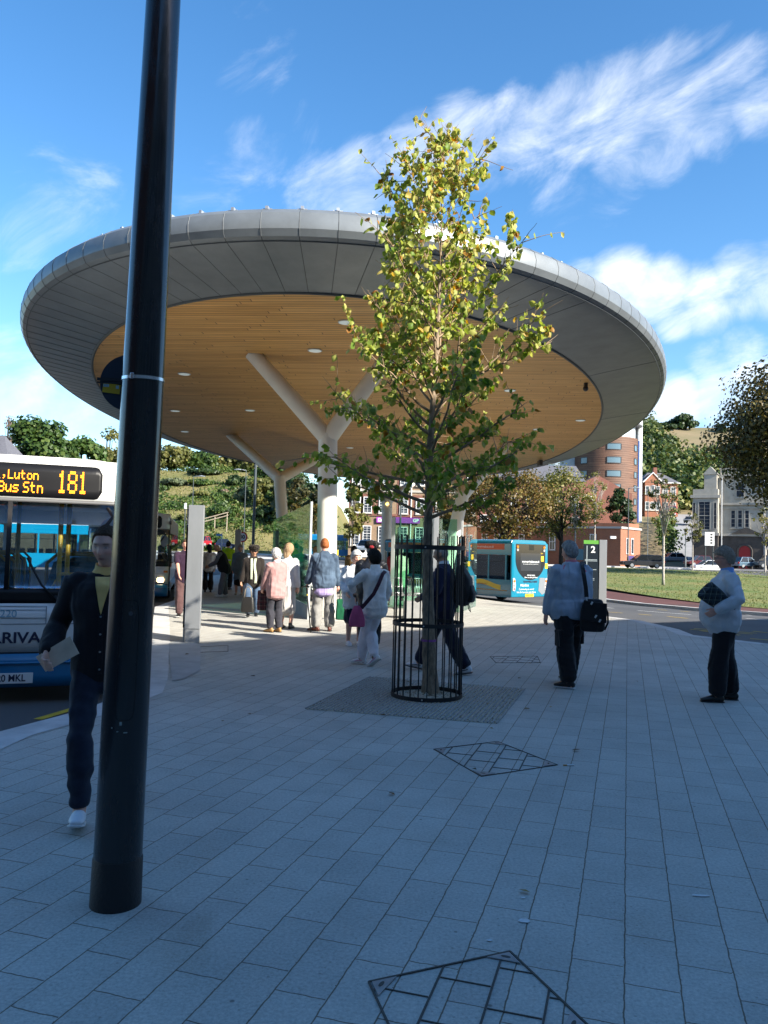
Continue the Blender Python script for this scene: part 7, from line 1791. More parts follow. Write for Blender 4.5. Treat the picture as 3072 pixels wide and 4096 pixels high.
def plant(name, label, cat, base, H, rx, tone, n, size, seed, z0=.12, ry=None, trunk=True, clumps=26, tilt=0.0, sparse=1.0, limbs=7, trunk_r=None, tm=None, group=None, shape=1.0, fork=None):
    """trunk and limbs (part of their own) with a crown of leaf clumps; base = ground point"""
    rg = random.Random(seed); rn = np.random.default_rng(seed); ry = ry or rx
    t = thing(name, label, cat, base, 0, group)
    ch = H*(1-z0); cc = Vector((tilt, 0, H*z0+ch/2)); C = []
    for k in range(clumps):
        while True:
            v = Vector((rg.uniform(-1, 1), rg.uniform(-1, 1), rg.uniform(-1, 1)))
            if .25 < v.length < 1: break
        v = v*(.55+.45*v.length)/max(v.length, .01)*v.length**.3
        w = 1-.35*max(0, v.z)*shape
        C.append(Vector((cc.x+v.x*rx*.82*w, v.y*ry*.82*w, cc.z+v.z*ch*.42)))
    ps, ds, ts = [], [], []; per = n//clumps
    for c in C:
        r = rx*rg.uniform(.22, .42)*sparse; p = rn.normal(size=(per, 3)); p /= np.linalg.norm(p, axis=1)[:, None]; rad_ = rn.random((per, 1))**.45
        q = p*rad_*np.array((r, r*ry/rx, min(r, ch*.3)*.8)); ps.append(q+np.array(c)); o = p*1.0+np.array((c-cc).normalized())*.5+rn.normal(size=(per, 3))*.55; ds.append(o)
        ts.append(np.clip(rg.gauss(.45, .17)+rn.normal(size=per)*.17, 0, 1))
    me = leaf_mesh('crown', np.concatenate(ps), np.concatenate(ds), size*(.7+.6*rn.random(per*clumps)), np.concatenate(ts), LM[tone], 'quad', seed, .6); link_mesh('crown', me, t)
    if trunk:
        m = MB(); tr = trunk_r or H*.022; mid = Vector((tilt*.3, 0, H*max(z0, .2)*1.0)); m.tube([(0, 0, -.3), (0, 0, .3), mid, Vector((tilt*.8, 0, H*.62)), Vector((tilt, 0, H*.9))], [tr*1.3, tr, tr*.85, tr*.45, tr*.1], 9)
        for c in (C[:limbs]+[x for x in (fork or [])]):
            c = Vector(c); s = mid.lerp(Vector((tilt*.8, 0, H*.62)), rg.uniform(0, .8)) if c.z > mid.z+.5 else mid*.9
            m.tube([s, s.lerp(c, .5)+Vector((0, 0, .08*H*rg.random())), c], [tr*.42, tr*.26, tr*.06], 6)
            for _ in range(3): m.tube([s.lerp(c, .6), c+Vector((rg.gauss(0, .3)*rx*.5, rg.gauss(0, .3)*rx*.5, rg.gauss(.2, .3)*rx*.4))], [tr*.14, tr*.03], 4, cap=False)
        m.build('trunk', tm or M_TRUNK, t, smooth=True)
    return t
def on(sx, y, zf): x = (sx-1536)/3200*y+CAMH*0; p = P(sx, 2190, y); return Vector((p.x, y, zf(p.x, y)))
# at the left behind the bus, and on the bank: (name, label, cat, sx, top, y, half width px, tone, leaves, size, z0)
def byp(name, label, cat, sx, top, y, hw, tone, n, size, zf, z0=.1, seed=0, **k):
    b_ = on(sx, y, zf); H = P(sx, top, y).z-b_.z
    return plant(name, label, cat, b_, H, hw*1.25*y/3200, tone, n, size, seed or int(sx+top), z0, **k)
TL = [('tree', 'big round green tree behind the 181 bus', 130, 1640, 62, 165, 'green', 13000, .26, .06), ('tree', 'smaller green tree right of the big round tree and left of the lamp post', 310, 1685, 66, 100, 'green', 7000, .25, .06), ('tree', 'thin yellowing tree beside the black lamp post on its left', 410, 1675, 72, 85, 'olive', 4200, .20, .1), ('tree', 'bare pinkish brown tree at the far left edge', 10, 1600, 82, 70, 'bare', 2600, .12, .15),
      ('tree', 'tall pale green tree on the skyline just right of the lamp post', 695, 1772, 182, 62, 'olive', 3200, .5, .02), ('tree', 'leafy skyline tree left of the canopy branch', 805, 1800, 184, 60, 'green', 3200, .5, .02), ('tree', 'broad olive tree on the skyline above the dark hedge', 900, 1795, 186, 62, 'olive', 3600, .5, .02), ('tree', 'grey green skyline tree above the meadow path', 990, 1815, 184, 50, 'olive', 3000, .5, .02), ('tree', 'dark tree behind the left canopy column', 1075, 1850, 176, 55, 'green', 3000, .5, .02), ('tree', 'shaded tree between the left column and the near column', 1160, 1860, 150, 62, 'dark', 3000, .42, .02), ('tree', 'dark bushy tree right behind the near canopy column', 1260, 1870, 140, 60, 'dark', 3000, .4, .02), ('tree', 'skyline tree hidden by the black lamp post', 600, 1790, 180, 60, 'olive', 2600, .5, .02)]
for (nm, lb, sx, top, y, hw, tone, n, size, z0) in TL: byp(nm, lb, 'tree', sx, top, y, hw, tone, n, size, hill_left if y > 121 else rz, z0)
BL = [('dark low hedge under the skyline trees', 815, 1885, 176, 62, 'dark', 1600, .45), ('grey green bush on the slope right of the lamp post', 682, 1918, 165, 50, 'grey', 2600, .38), ('bright green bush low beside the grey green bush', 645, 1945, 160, 24, 'green', 1400, .36), ('dark green shrub right of the worn path', 795, 1920, 165, 42, 'green', 2200, .38), ('round very dark bush below the meadow', 940, 1903, 166, 36, 'dark', 2000, .38), ('yellow green bush in the middle of the slope', 800, 1968, 155, 36, 'olive', 1700, .34), ('small dark green bush behind the thin lamp post', 870, 1972, 156, 36, 'green', 1500, .34), ('pale silvery tall bush right of the middle lamp post', 962, 1938, 152, 28, 'grey', 1600, .32), ('large ivy green bush above the grass verge', 893, 2016, 140, 58, 'green', 3600, .32), ('shadowed dark bush low beside the left canopy column', 1060, 2025, 138, 42, 'dark', 2200, .32), ('mixed brown and green thicket behind the left canopy column', 1052, 1890, 150, 52, 'olive', 2600, .36), ('brown leaved bush between the two canopy columns', 1205, 1890, 135, 66, 'bronze', 2600, .34), ('scrubby bush at the top of the grass above the totem', 745, 2060, 138, 36, 'olive', 1400, .3), ('reddish dead bush on the slope', 892, 1958, 158, 14, 'bare', 500, .3)]
for (lb, sx, top, y, hw, tone, n, size) in BL: byp('bush', lb, 'bush', sx, top, y, hw, tone, n, size, hill_left, 0.0, trunk=False, clumps=16, shape=.3)
byp('hedge', 'low clipped hedge along the far road below the bank', 'hedge', 830, 2135, 122, 90, 'green', 2600, .26, rz, 0, trunk=False, clumps=30, ry=1.0, shape=0)
rn = np.random.default_rng(31); Pp, D, S_, T_ = [], [], [], []
for k in range(860):
    y = 124+58*rn.random(); x = y*(-.34+.30*rn.random()); nz_ = mnoise.noise(Vector((x*.09, y*.09, 7)))
    if nz_ < -.10 and y < 178: continue
    z = hill_left(x, y); r = rn.uniform(.5, 1.5)*(1+.7*ss(160, 182, y)); m_ = 42; v = rn.normal(size=(m_, 3)); v /= np.linalg.norm(v, axis=1)[:, None]; v[:, 2] = np.abs(v[:, 2])
    Pp.append(np.array((x, y, z))+v*np.array((r*1.3, r*1.3, r*.9))*(.6+.4*rn.random((m_, 1)))); D.append(v+rn.normal(size=(m_, 3))*.6); T_.append(np.clip(rn.normal(.45, .2)+rn.normal(size=m_)*.15, 0, 1)); S_.append(np.full(m_, .34))
tag(link_mesh('undergrowth', leaf_mesh('undergrowth', np.concatenate(Pp), np.concatenate(D), np.concatenate(S_), np.concatenate(T_), LM['green'], 'quad', 16)), kind='stuff')
Pp, D, S_, T_ = [], [], [], []
n_ = 11000; yy_ = 121+58*rn.random(n_); xx_ = yy_*(-.36+.34*rn.random(n_)); Pp = np.array([(x, y, hill_left(x, y)) for x, y in zip(xx_, yy_)]); D = np.c_[rn.normal(size=n_)*.4, rn.normal(size=n_)*.4, np.ones(n_)]
tag(link_mesh('long_grass', leaf_mesh('long_grass', Pp, D, (.16+.2*rn.random(n_)), rn.random(n_), leaf_mat('dry_grass', [(0, (.095, .12, .028)), (.6, (.15, .155, .045)), (1, (.22, .19, .075))], .2), 'leaf', 17)), kind='stuff')
# autumn trees beyond the right of the canopy
byp('autumn_tree', 'spreading orange brown autumn tree with forked dark trunk behind the turquoise bus', 'tree', 2010, 1830, 74, 190, 'autumn', 9000, .17, rz, .22, clumps=70, limbs=24, trunk_r=.34, sparse=.75, seed=5)
byp('autumn_tree', 'second autumn tree with olive and yellow leaves left of the round brown tower', 'tree', 2245, 1850, 82, 150, 'yellow', 6500, .16, rz, .22, clumps=60, limbs=18, trunk_r=.25, sparse=.75, seed=8)
byp('autumn_tree', 'orange autumn tree seen behind the trunk of the caged tree', 'tree', 1790, 1880, 84, 110, 'autumn', 4500, .18, rz, .2, clumps=46, limbs=12, trunk_r=.22, sparse=.8, seed=9)
byp('autumn_tree', 'slim yellow leaved tree just right of the near canopy column', 'tree', 1408, 1925, 62, 62, 'yellow', 1500, .17, rz, .25, clumps=26, limbs=14, trunk_r=.07, tm=M_STEM, sparse=.7, seed=15)
byp('bronze_tree', 'large bronze leaved tree reaching in from the right edge above the stone building', 'tree', 3215, 1370, 66, 300, 'bronze', 30000, .21, rz, .26, clumps=120, limbs=18, trunk_r=.4, sparse=.85, seed=22)
byp('bush', 'dark evergreen bush growing against the foot of the round brown tower', 'bush', 2480, 1928, 128, 50, 'dark', 3400, .32, hill_right, .1, clumps=30)
for (x, y, lb) in ((52, 64, 'bronze leaved tree off to the right of the lawn'), ): plant('bronze_tree', lb, 'tree', (x, y, rz(x, y)), 12, 4.5, 'bronze', 3000, .34, int(x), .3, clumps=40, limbs=8)
# young birches
for i, (sx, top, bot, y, hw, lb) in enumerate(((2653, 1860, 2322, 52, 80, 'tall young birch with bare pale trunk standing on the lawn'), (2378, 1875, 2210, 88, 66, 'young birch behind the totem numbered 2'), (2770, 2030, 2280, 90, 45, 'short young birch left of the sign board'), (3060, 2000, 2292, 88, 60, 'young birch at the right edge in front of the stone building'), (2300, 1960, 2215, 80, 50, 'young birch with yellow leaves right of the turquoise bus'))):
    b_ = P(sx, bot, y); H = P(sx, top, y).z-b_.z; plant('young_birch', lb, 'tree', b_, H, hw*y/3200, 'yellow' if i % 2 else 'olive', 700, .12 if y < 60 else .15, 40+i, .34, clumps=30, limbs=22, trunk_r=.085, tm=M_BIRCH, sparse=.6)
# hedge climbing beside the side street, wood on the right hill
rn = np.random.default_rng(9); Pp, D, T_ = [], [], []
for k in range(3000):
    f = rn.random(); y = 118+f*58; x = 43.0+(66.5-46.5)*f**1.2+rn.normal()*.7; Pp.append((x, y, hill_right(x, y)+2.6*rn.random()**.7*(1-.3*f)*1.6)); D.append(rn.normal(size=3)); T_.append(rn.random())
h = thing('hedge', 'tall green hedge climbing beside the steep side street', 'hedge', (43, 118, 0)); link_mesh('foliage', leaf_mesh('foliage', np.array(Pp)-np.array((43, 118, 0)), np.array(D), .34, np.array(T_), LM['green'], 'quad', 3), h)
Pp, D, S_, T_ = [], [], [], []
rg = random.Random(4)
k = 0
while k < 330:
    y = rg.uniform(196, 318) if rg.random() < .85 else rg.uniform(318, 352); x = y*(.30+.17*rg.random())+rg.uniform(-3, 3)
    edge = P(2640, 1700, y).x
    if y > 262 and x > edge+(318-y)*.12+2*math.sin(y*.2): continue
    if y > 318 and x > P(2608, 1700, y).x: continue
    z = hill_right(x, y); r = rg.uniform(2.2, 4.6); hh = r*rg.uniform(1.5, 2.3); tn = rg.gauss(.42, .22); m_ = 90
    v = rn.normal(size=(m_, 3)); v /= np.linalg.norm(v, axis=1)[:, None]; v[:, 2] = np.abs(v[:, 2])*1.0
    Pp.append(np.array((x, y, z+.2))+v*np.array((r, r, hh))*(.7+.35*rn.random((m_, 1)))); D.append(v+rn.normal(size=(m_, 3))*.6); T_.append(np.clip(tn+rn.normal(size=m_)*.16, 0, 1)); S_.append(np.full(m_, .95)); k += 1
tag(link_mesh('hillside_wood', leaf_mesh('hillside_wood', np.concatenate(Pp), np.concatenate(D), np.concatenate(S_), np.concatenate(T_), leaf_mat('wood_leaf', [(0, (.016, .036, .012)), (.45, (.06, .095, .025)), (.8, (.14, .16, .045)), (1, (.22, .20, .07))], .2), 'quad', 6)), kind='stuff')
byp('tree', 'lone round tree on the crest of the hill', 'tree', 2722, 1663, 345, 48, 'dark', 2200, 1.0, hill_right, 0, trunk=False, clumps=16)
byp('tree', 'dark trees below the crest left of the terraced slope', 'tree', 2660, 1698, 338, 38, 'dark', 1600, 1.0, hill_right, 0, trunk=False, clumps=14, shape=.2)
byp('tree', 'bush on the crest beside the bronze tree', 'bush', 2882, 1697, 340, 24, 'dark', 1200, 1.0, hill_right, 0, trunk=False, clumps=12, shape=.2)

# ---------------------------------------------------------------- buildings
M_BRY = brick_mat('yellow_stock_brick', (.22, .135, .075), (.31, .20, .11), (.25, .2, .15)); M_BRR = brick_mat('red_brick', (.16, .05, .035), (.22, .07, .045), (.2, .14, .1)); M_BRO = brick_mat('orange_red_brick', (.25, .085, .045), (.32, .115, .06), (.24, .14, .09)); M_BRD = brick_mat('dark_red_brick', (.17, .055, .035), (.22, .075, .05), (.16, .1, .08))
M_WFR = mat('white_window_frame', (.72, .72, .70), .5); M_PANE = mat('window_pane', (.03, .04, .055), .06, spec=.7); M_SLATE = mat('slate_roof', (.11, .11, .125), .7, var=.2, vscale=6, bump=.4, bscale=12); M_STONE = mat('weathered_stone', (.31, .29, .245), .9, col2=(.45, .42, .36), vscale=.8, bump=.3, bscale=8); M_STOND = mat('dark_stone', (.07, .062, .055), .9, var=.3, vscale=1.5, bump=.3, bscale=6)
def bwindow(par, x, z, w, h, y=0, bars=(2, 3), fr=.09, fm=None, pm=None, depth=.10, name='window', sill=True):
    """window set on a wall whose face is the plane y = const of the parent, looking to -y"""
    m = MB(); yy = y-.03
    for s in (-1, 1): m.bx(x+s*(w/2)-fr/2, x+s*(w/2)+fr/2, yy-depth, yy+.0, z, z+h)
    for q in (z, z+h-fr, z+h*.5-fr*.3): m.bx(x-w/2, x+w/2, yy-depth*.8, yy, q, q+fr*(.6 if q not in (z, z+h-fr) else 1))
    for k in range(1, bars[0]): m.bx(x-w/2+w*k/bars[0]-.02, x-w/2+w*k/bars[0]+.02, yy-depth*.6, yy, z, z+h)
    for k in range(1, bars[1]*2): m.bx(x-w/2, x+w/2, yy-depth*.55, yy-.005, z+h*k/(2*bars[1])-.014, z+h*k/(2*bars[1])+.014)
    f = m.build(name, fm or M_WFR, par); m = MB(); m.bx(x-w/2, x+w/2, yy-.035, yy+.02, z, z+h); m.build('pane', pm or M_PANE, f)
    if sill: m = MB(); m.bx(x-w/2-.12, x+w/2+.12, y-.22, y-.005, z-.14, z-.004); m.build('sill', M_STONE, f)
    return f
def wall(name, par, x0, x1, y0, y1, z0, z1, m, bevel=0): q = MB(); q.bx(x0, x1, y0, y1, z0, z1); return q.build(name, m, par, bevel=bevel)
# post office style brick building
zb = .7; Y = 98; X = lambda sx: P(sx, 2200, Y).x; Z = lambda sy: CAMH+(2197-sy)*Y/3200
t = thing('brick_building', 'yellow brick building with white sash windows and a purple sign board', 'building', (0, Y, 0)); x0, x1 = X(1392), X(1905)
wall('wall', t, x0, x1, 0, 12, 0, 13.2, M_BRY)
for z in (Z(2063), 8.75, 12.2): wall('string_course', t, x0-.05, x1+.05, -.12, -.003, z, z+.28, M_STONE if z > 6 else M_BRR)
m = MB(); m.add([(x0-.4, -.4, 13.2), (x1+.4, -.4, 13.2), (x1+.4, 12.4, 13.2), (x0-.4, 12.4, 13.2), (x0+3, 6, 16.4), (x1-3, 6, 16.4)], [(0, 1, 5, 4), (1, 2, 5), (2, 3, 4, 5), (3, 0, 4), (3, 2, 1, 0)]); m.build('roof', M_SLATE, t)
for sx in (1418, 1466, 1528, 1611, 1676, 1756, 1826, 1880):
    x = X(sx)
    for z, h in ((Z(2051), Z(1987)-Z(2051)), (9.6, 1.9)):
        wall('brick_surround', t, x-.85, x+.85, -.03, -.002, z-.15, z+h+.35, M_BRR); bwindow(t, x, z, .95, h, -.03)
    if sx in (1466, 1530):
        d = wall('door', t, x-.55, x+.55, -.14, -.02, zb, zb+1.9, M_WFR); bwindow(t, x, zb+1.95, .95, 1.9, 0, sill=False)
    else: bwindow(t, x, zb+1.4, .95, 2.4, 0)
for sx in (1436, 1640): m = MB(); m.cyl((X(sx), -.12, .6), (X(sx), -.12, 13), .06, n=8); m.build('drainpipe', M_WFR, t)
sg = thing('purple_sign', 'long purple sign board lettered GP on the brick building', 'sign', (0, Y-.16, 0)); sb = wall('board', sg, X(1503), X(1676), -.1, .0, Z(2089), Z(2067), mat('sign_purple', (.36, .06, .40), .45))
text_obj('lettering', 'GP', .55, M_TXTW, sb, (X(1660), -.105, Z(2078)), depth=.005, bold=.02); m = MB(); x = X(1516); z = Z(2078)
for (a, b_, c, d) in ((-.22, .22, -.22, -.10), (-.22, -.1, -.1, .2), (.05, .2, -.1, .1), (-.1, .12, .12, .22)): m.bx(x+a, x+b_, -.108, -.1, z+c, z+d)
m.build('logo', M_TXTW, sb)
# brick row behind the autumn trees
t = thing('brick_terrace', 'tall dark red brick block with white windows behind the autumn trees', 'building', (0, 124, 0)); xa, xb_ = P(1840, 2200, 124).x, P(2330, 2200, 124).x; wall('wall', t, xa, xb_, 0, 10, 0, 13, M_BRD)
m = MB(); m.add([(xa-.3, -.3, 13), (xb_+.3, -.3, 13), (xb_+.3, 10.3, 13), (xa-.3, 10.3, 13), (xa, 5, 16), (xb_, 5, 16)], [(0, 1, 5, 4), (2, 3, 4, 5), (1, 2, 5), (3, 0, 4), (3, 2, 1, 0)]); m.build('roof', M_SLATE, t)
for k in range(8):
    for z in (2.5, 5.6, 9): bwindow(t, xa+1.3+k*(xb_-xa-2.6)/7, z, 1.1, 1.9, 0)
# low flat roofed brick building: its corner points at the square
C0 = P(2482, 2200, 98); t = thing('low_brick_building', 'low flat roofed orange brick building at the corner of the car park', 'building', (C0.x, C0.y, 0), math.atan2(-.6, .8))
wall('wall', t, -24, 0, 0, 7.0, 0, 5.0, M_BRO); wall('roof', t, -24.15, .15, -.15, 7.15, 5.003, 5.25, mat('roof_edge', (.42, .40, .37), .7)); wall('parapet', t, -24, -.2, 3, 7, 5.253, 5.8, M_BRO)
for k, x in enumerate((-23, -21, -19, -17.1, -15.2, -13.4, -9.0, -3.5)): bwindow(t, x, 2.9 if k < 6 else 2.2, .75, 1.3 if k < 6 else 2.1, 0, (2, 1))
for x, c in ((-5.2, 'poster'), ): wall('poster', t, x-.5, x+.5, -.06, -.003, 1.0, 2.4, mat('poster_blue', (.05, .16, .22), .4))
rt = bpy.data.objects.new('side_wall', None)
for yv in (2.2, 3.9):
    m = MB(); m.bx(.003, .10, yv-.42, yv+.42, 1.9, 3.9); f_ = m.build('window', M_WFR, t); m = MB(); m.bx(.101, .115, yv-.33, yv+.33, 2.0, 3.8); m.build('pane', M_PANE, f_)
m = MB(); m.bx(.003, .05, 2.4, 4.6, .5, 1.7); nb = m.build('notice_board', mat('notice_purple', (.07, .05, .16), .4), t)
bpy.data.objects.remove(rt)
for p_, lb in (((2222, 2135), 'white security camera on the left end of the low brick building'), ((2452, 2150), 'white security camera near the corner of the low brick building')):
    c = P(*p_, 97.5 if p_[0] > 2300 else 106); k = thing('security_camera', lb, 'camera', c); m = MB(); m.box((0, 0, 0), (.7, .3, .32)); m.build('housing', M_WFR, k, bevel=.04); m = MB(); m.tube([(.2, .1, -.1), (.3, 1.2, -.2)], .06, 6); m.build('bracket', M_STEEL, k)
# round timber clad tower
def wood_clad():
    m = mat('cedar_cladding', (.075, .036, .024), .65, col2=(.20, .105, .065), vscale=1.2, bump=.5, bscale=5, stretch=(.25, .25, 5)); return m
tz = 8; t = thing('round_tower', 'round apartment tower clad in brown timber boards with a white fin', 'building', (46.7, 170, tz)); R_ = 6.8
m = MB(); n = 64; zs = [0]+[k*.9 for k in range(1, 21)]; m.cyl((0, 0, 0), (0, 0, 18.2), R_, n=n); m.build('cladding', wood_clad(), t, smooth=True, autosm=30)
m = MB()
for k in range(40): m.rings([[((R_+o)*math.cos(2*math.pi*q/n), (R_+o)*math.sin(2*math.pi*q/n), .3+k*.45+dz) for q in range(n)] for o, dz in ((.0, -.02), (.03, -.02), (.03, .02), (.0, .02))], cap=False)
m.build('board_shadow_line', mat('cedar_dark', (.07, .03, .018), .7), t)
m = MB(); m.cyl((0, 0, 18.2), (0, 0, 21.0), R_-.5, n=n); m.build('glass_storey', mat('pale_cladding', (.48, .53, .58), .3, .2), t, smooth=True, autosm=30)
m = MB(); m.cyl((0, 0, 21.0), (0, 0, 21.3), R_+.9, n=n); m.build('roof', mat('roof_grey', (.20, .21, .23), .6), t, smooth=True, autosm=30)
m = MB(); m.cyl((0, 0, 21.3), (0, 0, 23.6), R_-1.8, n=n); m.build('penthouse', mat('pale_cladding2', (.6, .63, .65), .4), t, smooth=True, autosm=30)
for k in range(7):
    z = CAMH+(2221-(1800+52.6*k))*170/3200-tz-.55
    for a, w_ in ((rad(1.5), 2.9), (rad(52), 1.4), (rad(-52), 1.6)):
        K = 8; vs = []
        for j in range(2):
            for i in range(K+1): an = a+(i/K-.5)*w_/R_; vs.append(((R_+.06)*math.sin(an), -(R_+.06)*math.cos(an), z+j*1.25))
        m = MB(); m.add(vs, [(i, i+1, K+1+i+1, K+1+i) for i in range(K)]); o = m.build('window', mat('tower_glass', (.10, .16, .20), .08, spec=.7), t); s_ = o.modifiers.new('t', 'SOLIDIFY'); s_.thickness = .12
        K2 = [(vs[0], vs[K]), (vs[K+1], vs[2*K+1])]; m = MB(); m.tube([vs[i] for i in range(K+1)], .09, 5); m.tube([vs[i] for i in range(K+1, 2*K+2)], .09, 5); m.tube([vs[0], vs[K+1]], .09, 5); m.tube([vs[K], vs[2*K+1]], .09, 5); m.build('frame', mat('frame_dark', (.05, .05, .055), .5), o)
wall('fin', t, R_+.15, R_+.95, -1.2, 2.5, 0, 22.6, mat('white_render', (.72, .74, .76), .6)); wall('glass_bay', t, R_-.2, R_+.12, -2.0, 1, 0, 18, mat('blue_glass', (.06, .10, .28), .1))
bl = wall('glass_wing', t, -R_-4.2, -R_+1.5, -1.5, 6, 0, 20, mat('grey_blue_panel', (.26, .32, .37), .35, var=.2, vscale=.6))
# grey gabled wall below the tower
gq = P(2385, 2100, 135); t = thing('gabled_building', 'dark brown brick building with a round arched window below the tower', 'building', (gq.x, 135, 0)); wall('wall', t, -5.5, 6.0, 0, 6, 3, 12.2, M_BRD); m = MB(); m.extrude([(-5.5, 0, 12.2), (6.0, 0, 12.2), (.2, 0, 15.2)], (0, 6, 0)); m.build('gable', M_BRD, t)
m = MB(); m.tube([(-1.9+1.6*math.cos(a), -.1, 10.0+1.6*math.sin(a)) for a in [math.pi*k/12 for k in range(13)]], .28, 6); m.build('arch', M_STONE, t)
# brick house on the slope
hx0, hx1 = P(2566, 2000, 182).x, P(2712, 2000, 182).x; zh = 11.6; t = thing('brick_house', 'red brick house with hipped slate roof and a gabled bay on the hill', 'building', (hx0, 182, zh)); w_ = hx1-hx0
wall('wall', t, 0, w_, 0, 8, -2, 7.0, M_BRO); m = MB(); m.add([(-.4, -.4, 7), (w_+.4, -.4, 7), (w_+.4, 8.4, 7), (-.4, 8.4, 7), (2.6, 4, 9.6), (w_-2.6, 4, 9.6)], [(0, 1, 5, 4), (1, 2, 5), (2, 3, 4, 5), (3, 0, 4), (3, 2, 1, 0)]); rf = m.build('roof', M_SLATE, t)
wall('chimney', rf, w_*.46, w_*.56, 3.4, 4.4, 8.5, 10.8, M_BRD); wall('bay', t, .5, 3.9, -.9, .2, -2, 7.0, M_BRO)
m = MB(); m.extrude([(.2, -1.0, 7.0), (4.2, -1.0, 7.0), (2.2, -1.0, 9.0)], (0, 4, 0)); m.build('gable', M_BRO, t)
m = MB(); m.tube([(-.05, -1.1, 6.9), (2.2, -1.1, 9.15), (4.45, -1.1, 6.9)], .16, 6); m.tube([(4.2, -.5, 6.9), (w_+.4, -.5, 6.9)], .12, 6); m.build('bargeboard', M_WFR, t)
for z in (.6, 4.2):
    for x in (1.0, 2.2, 3.4): bwindow(t, x, z, .85, 1.9, -.9, (1, 1))
    for x in (5.4, 7.2): bwindow(t, x, z, 1.1, 1.9, 0, (2, 1))
# grey stone bank building on the right
A0 = P(2782, 2230, 110); t = thing('stone_building', 'ornate weathered stone building with balustrade and dark arched ground floor', 'building', (A0.x, A0.y, .4), math.atan2(-.5, .866)); LN = 24
wall('wall', t, 2.2, LN, 0, 10, 4.4, 12.2, M_STONE); wall('ground_floor', t, 0, LN, -.1, 10, -.6, 4.3, M_STOND)
wall('bay', t, -.2, 3.0, -1.3, 5, 4.4, 10.6, M_STONE); wall('bay_base', t, -.2, 3.0, -1.2, -.11, -.6, 4.3, M_STOND)
for (xa, xb_, y, z, d, h) in ((-.5, 3.2, -1.5, 4.3, .35, .35), (-.5, 3.3, -1.55, 9.4, .4, .4), (3.05, LN, -.35, 4.3, .35, .35), (3.05, LN, -.3, 8.5, .3, .30), (3.05, LN, -.4, 12.2, .4, .45), (3.05, LN, -.2, 8.0, .2, .15)):
    wall('cornice', t, xa, xb_, y, y+d-.003, z, z+h, M_STONE)
m = MB(); m.bx(3.0, LN, -.2, .1, 13.35, 13.55)
for k in range(46): m.cyl((3.2+k*.45, -.05, 12.65), (3.2+k*.45, -.05, 13.35), .10, n=6)
m.build('balustrade', M_STONE, t)
m = MB(); m.bx(1.2, 2.8, -1.1, 1, 10.6, 12.6); m.extrude([(1.0, -1.2, 12.6), (3.0, -1.2, 12.6), (2.0, -1.2, 13.7)], (0, 2, 0)); m.build('pediment', M_STONE, t)
bwindow(t, 1.3, 5.0, 1.5, 4.0, -1.3, (2, 4), .14, M_STONE, sill=False); 
for x in (-.02, 2.65): bwindow(t, x, 5.2, .35, 3.6, -1.3, (1, 2), .08, M_STONE, sill=False)
for x in (5.6, 11.4, 17): 
    for dx in (-.85, 0, .85): bwindow(t, x+dx, 5.4, .6, 2.5, 0, (1, 2), .16, M_STONE)
    bwindow(t, x, 9.5, 1.0, 1.9, 0, (1, 1), .12, M_STONE)
for x in (6.2, 9.6, 13.2, 17):
    arc = [(x-.85, -.14, -.3)]+[(x+.85*-math.cos(a), -.14, 2.3+.85*math.sin(a)) for a in [math.pi*k/12 for k in range(13)]]+[(x+.85, -.14, -.3)]
    m = MB(); m.tube(arc, .13, 6); f_ = m.build('arch_window', M_STONE if x > 7 else M_STOND, t); m = MB(); m.extrude([Vector(p)+Vector((0, .02, 0)) for p in arc], (0, .03, 0)); m.build('pane', mat('red_door', (.30, .02, .02), .4) if x < 7 else M_PANE, f_)
    if x > 7: wall('display', f_, x-.6, x+.6, -.20, -.17, .3, 1.8, mat('shop_blue', (.12, .30, .48), .4))
for x in (3.35, 8.6): m = MB(); m.cyl((x, -.45, -.4), (x, -.45, 12.2), .09, n=8); m.build('drainpipe', mat('pipe_grey', (.36, .38, .40), .5), t)
m = MB(); m.extrude([(4.6, -.6, 4.66), (8.2, -.6, 4.66), (6.4, -.6, 5.5)], (0, .5, 0)); m.build('porch_pediment', M_STOND, t)
# slate roofed house at the far left
q = P(-60, 1900, 50); q.x -= 2.4; t = thing('slate_roofed_building', 'grey slate roofed building behind the 181 bus at the left edge', 'building', (q.x, 50, -.2)); wall('wall', t, -8, 4.0, 0, 8, 0, 4.6, M_BRY)
zr = P(20, 1742, 54).z+.2; m = MB(); m.add([(-8.3, -.4, 4.6), (4.4, -.4, 4.6), (4.4, 8.4, 4.6), (-8.3, 8.4, 4.6), (-5, 4, zr), (1.6, 4, zr)], [(0, 1, 5, 4), (1, 2, 5), (2, 3, 4, 5), (3, 0, 4), (3, 2, 1, 0)]); rf = m.build('roof', M_SLATE, t)
bwindow(t, 1, 1.5, 1.1, 1.6, 0); bwindow(t, -3, 1.5, 1.1, 1.6, 0)
# hoarding
def hoarding(label, x0, x1, y, h=2.3):
    t = thing('hoarding', label, 'hoarding', (x0, y, rz(x0, y))); n = max(2, int((x1-x0)/1.2))
    for k in range(n): wall('panel', t, (x1-x0)*k/n+.01, (x1-x0)*(k+1)/n-.01, 0, .05, 0, h, mat('hoarding_green', (.015, .26, .14), .5, var=.1, vscale=.8))
hoarding('bright green site hoarding seen through the long glass wall', P(1098, 2200, 86).x, P(1215, 2200, 86).x, 86); hoarding('green site hoarding seen through the glass screen with metal seats', P(1560, 2200, 78).x, P(1650, 2200, 78).x, 78)

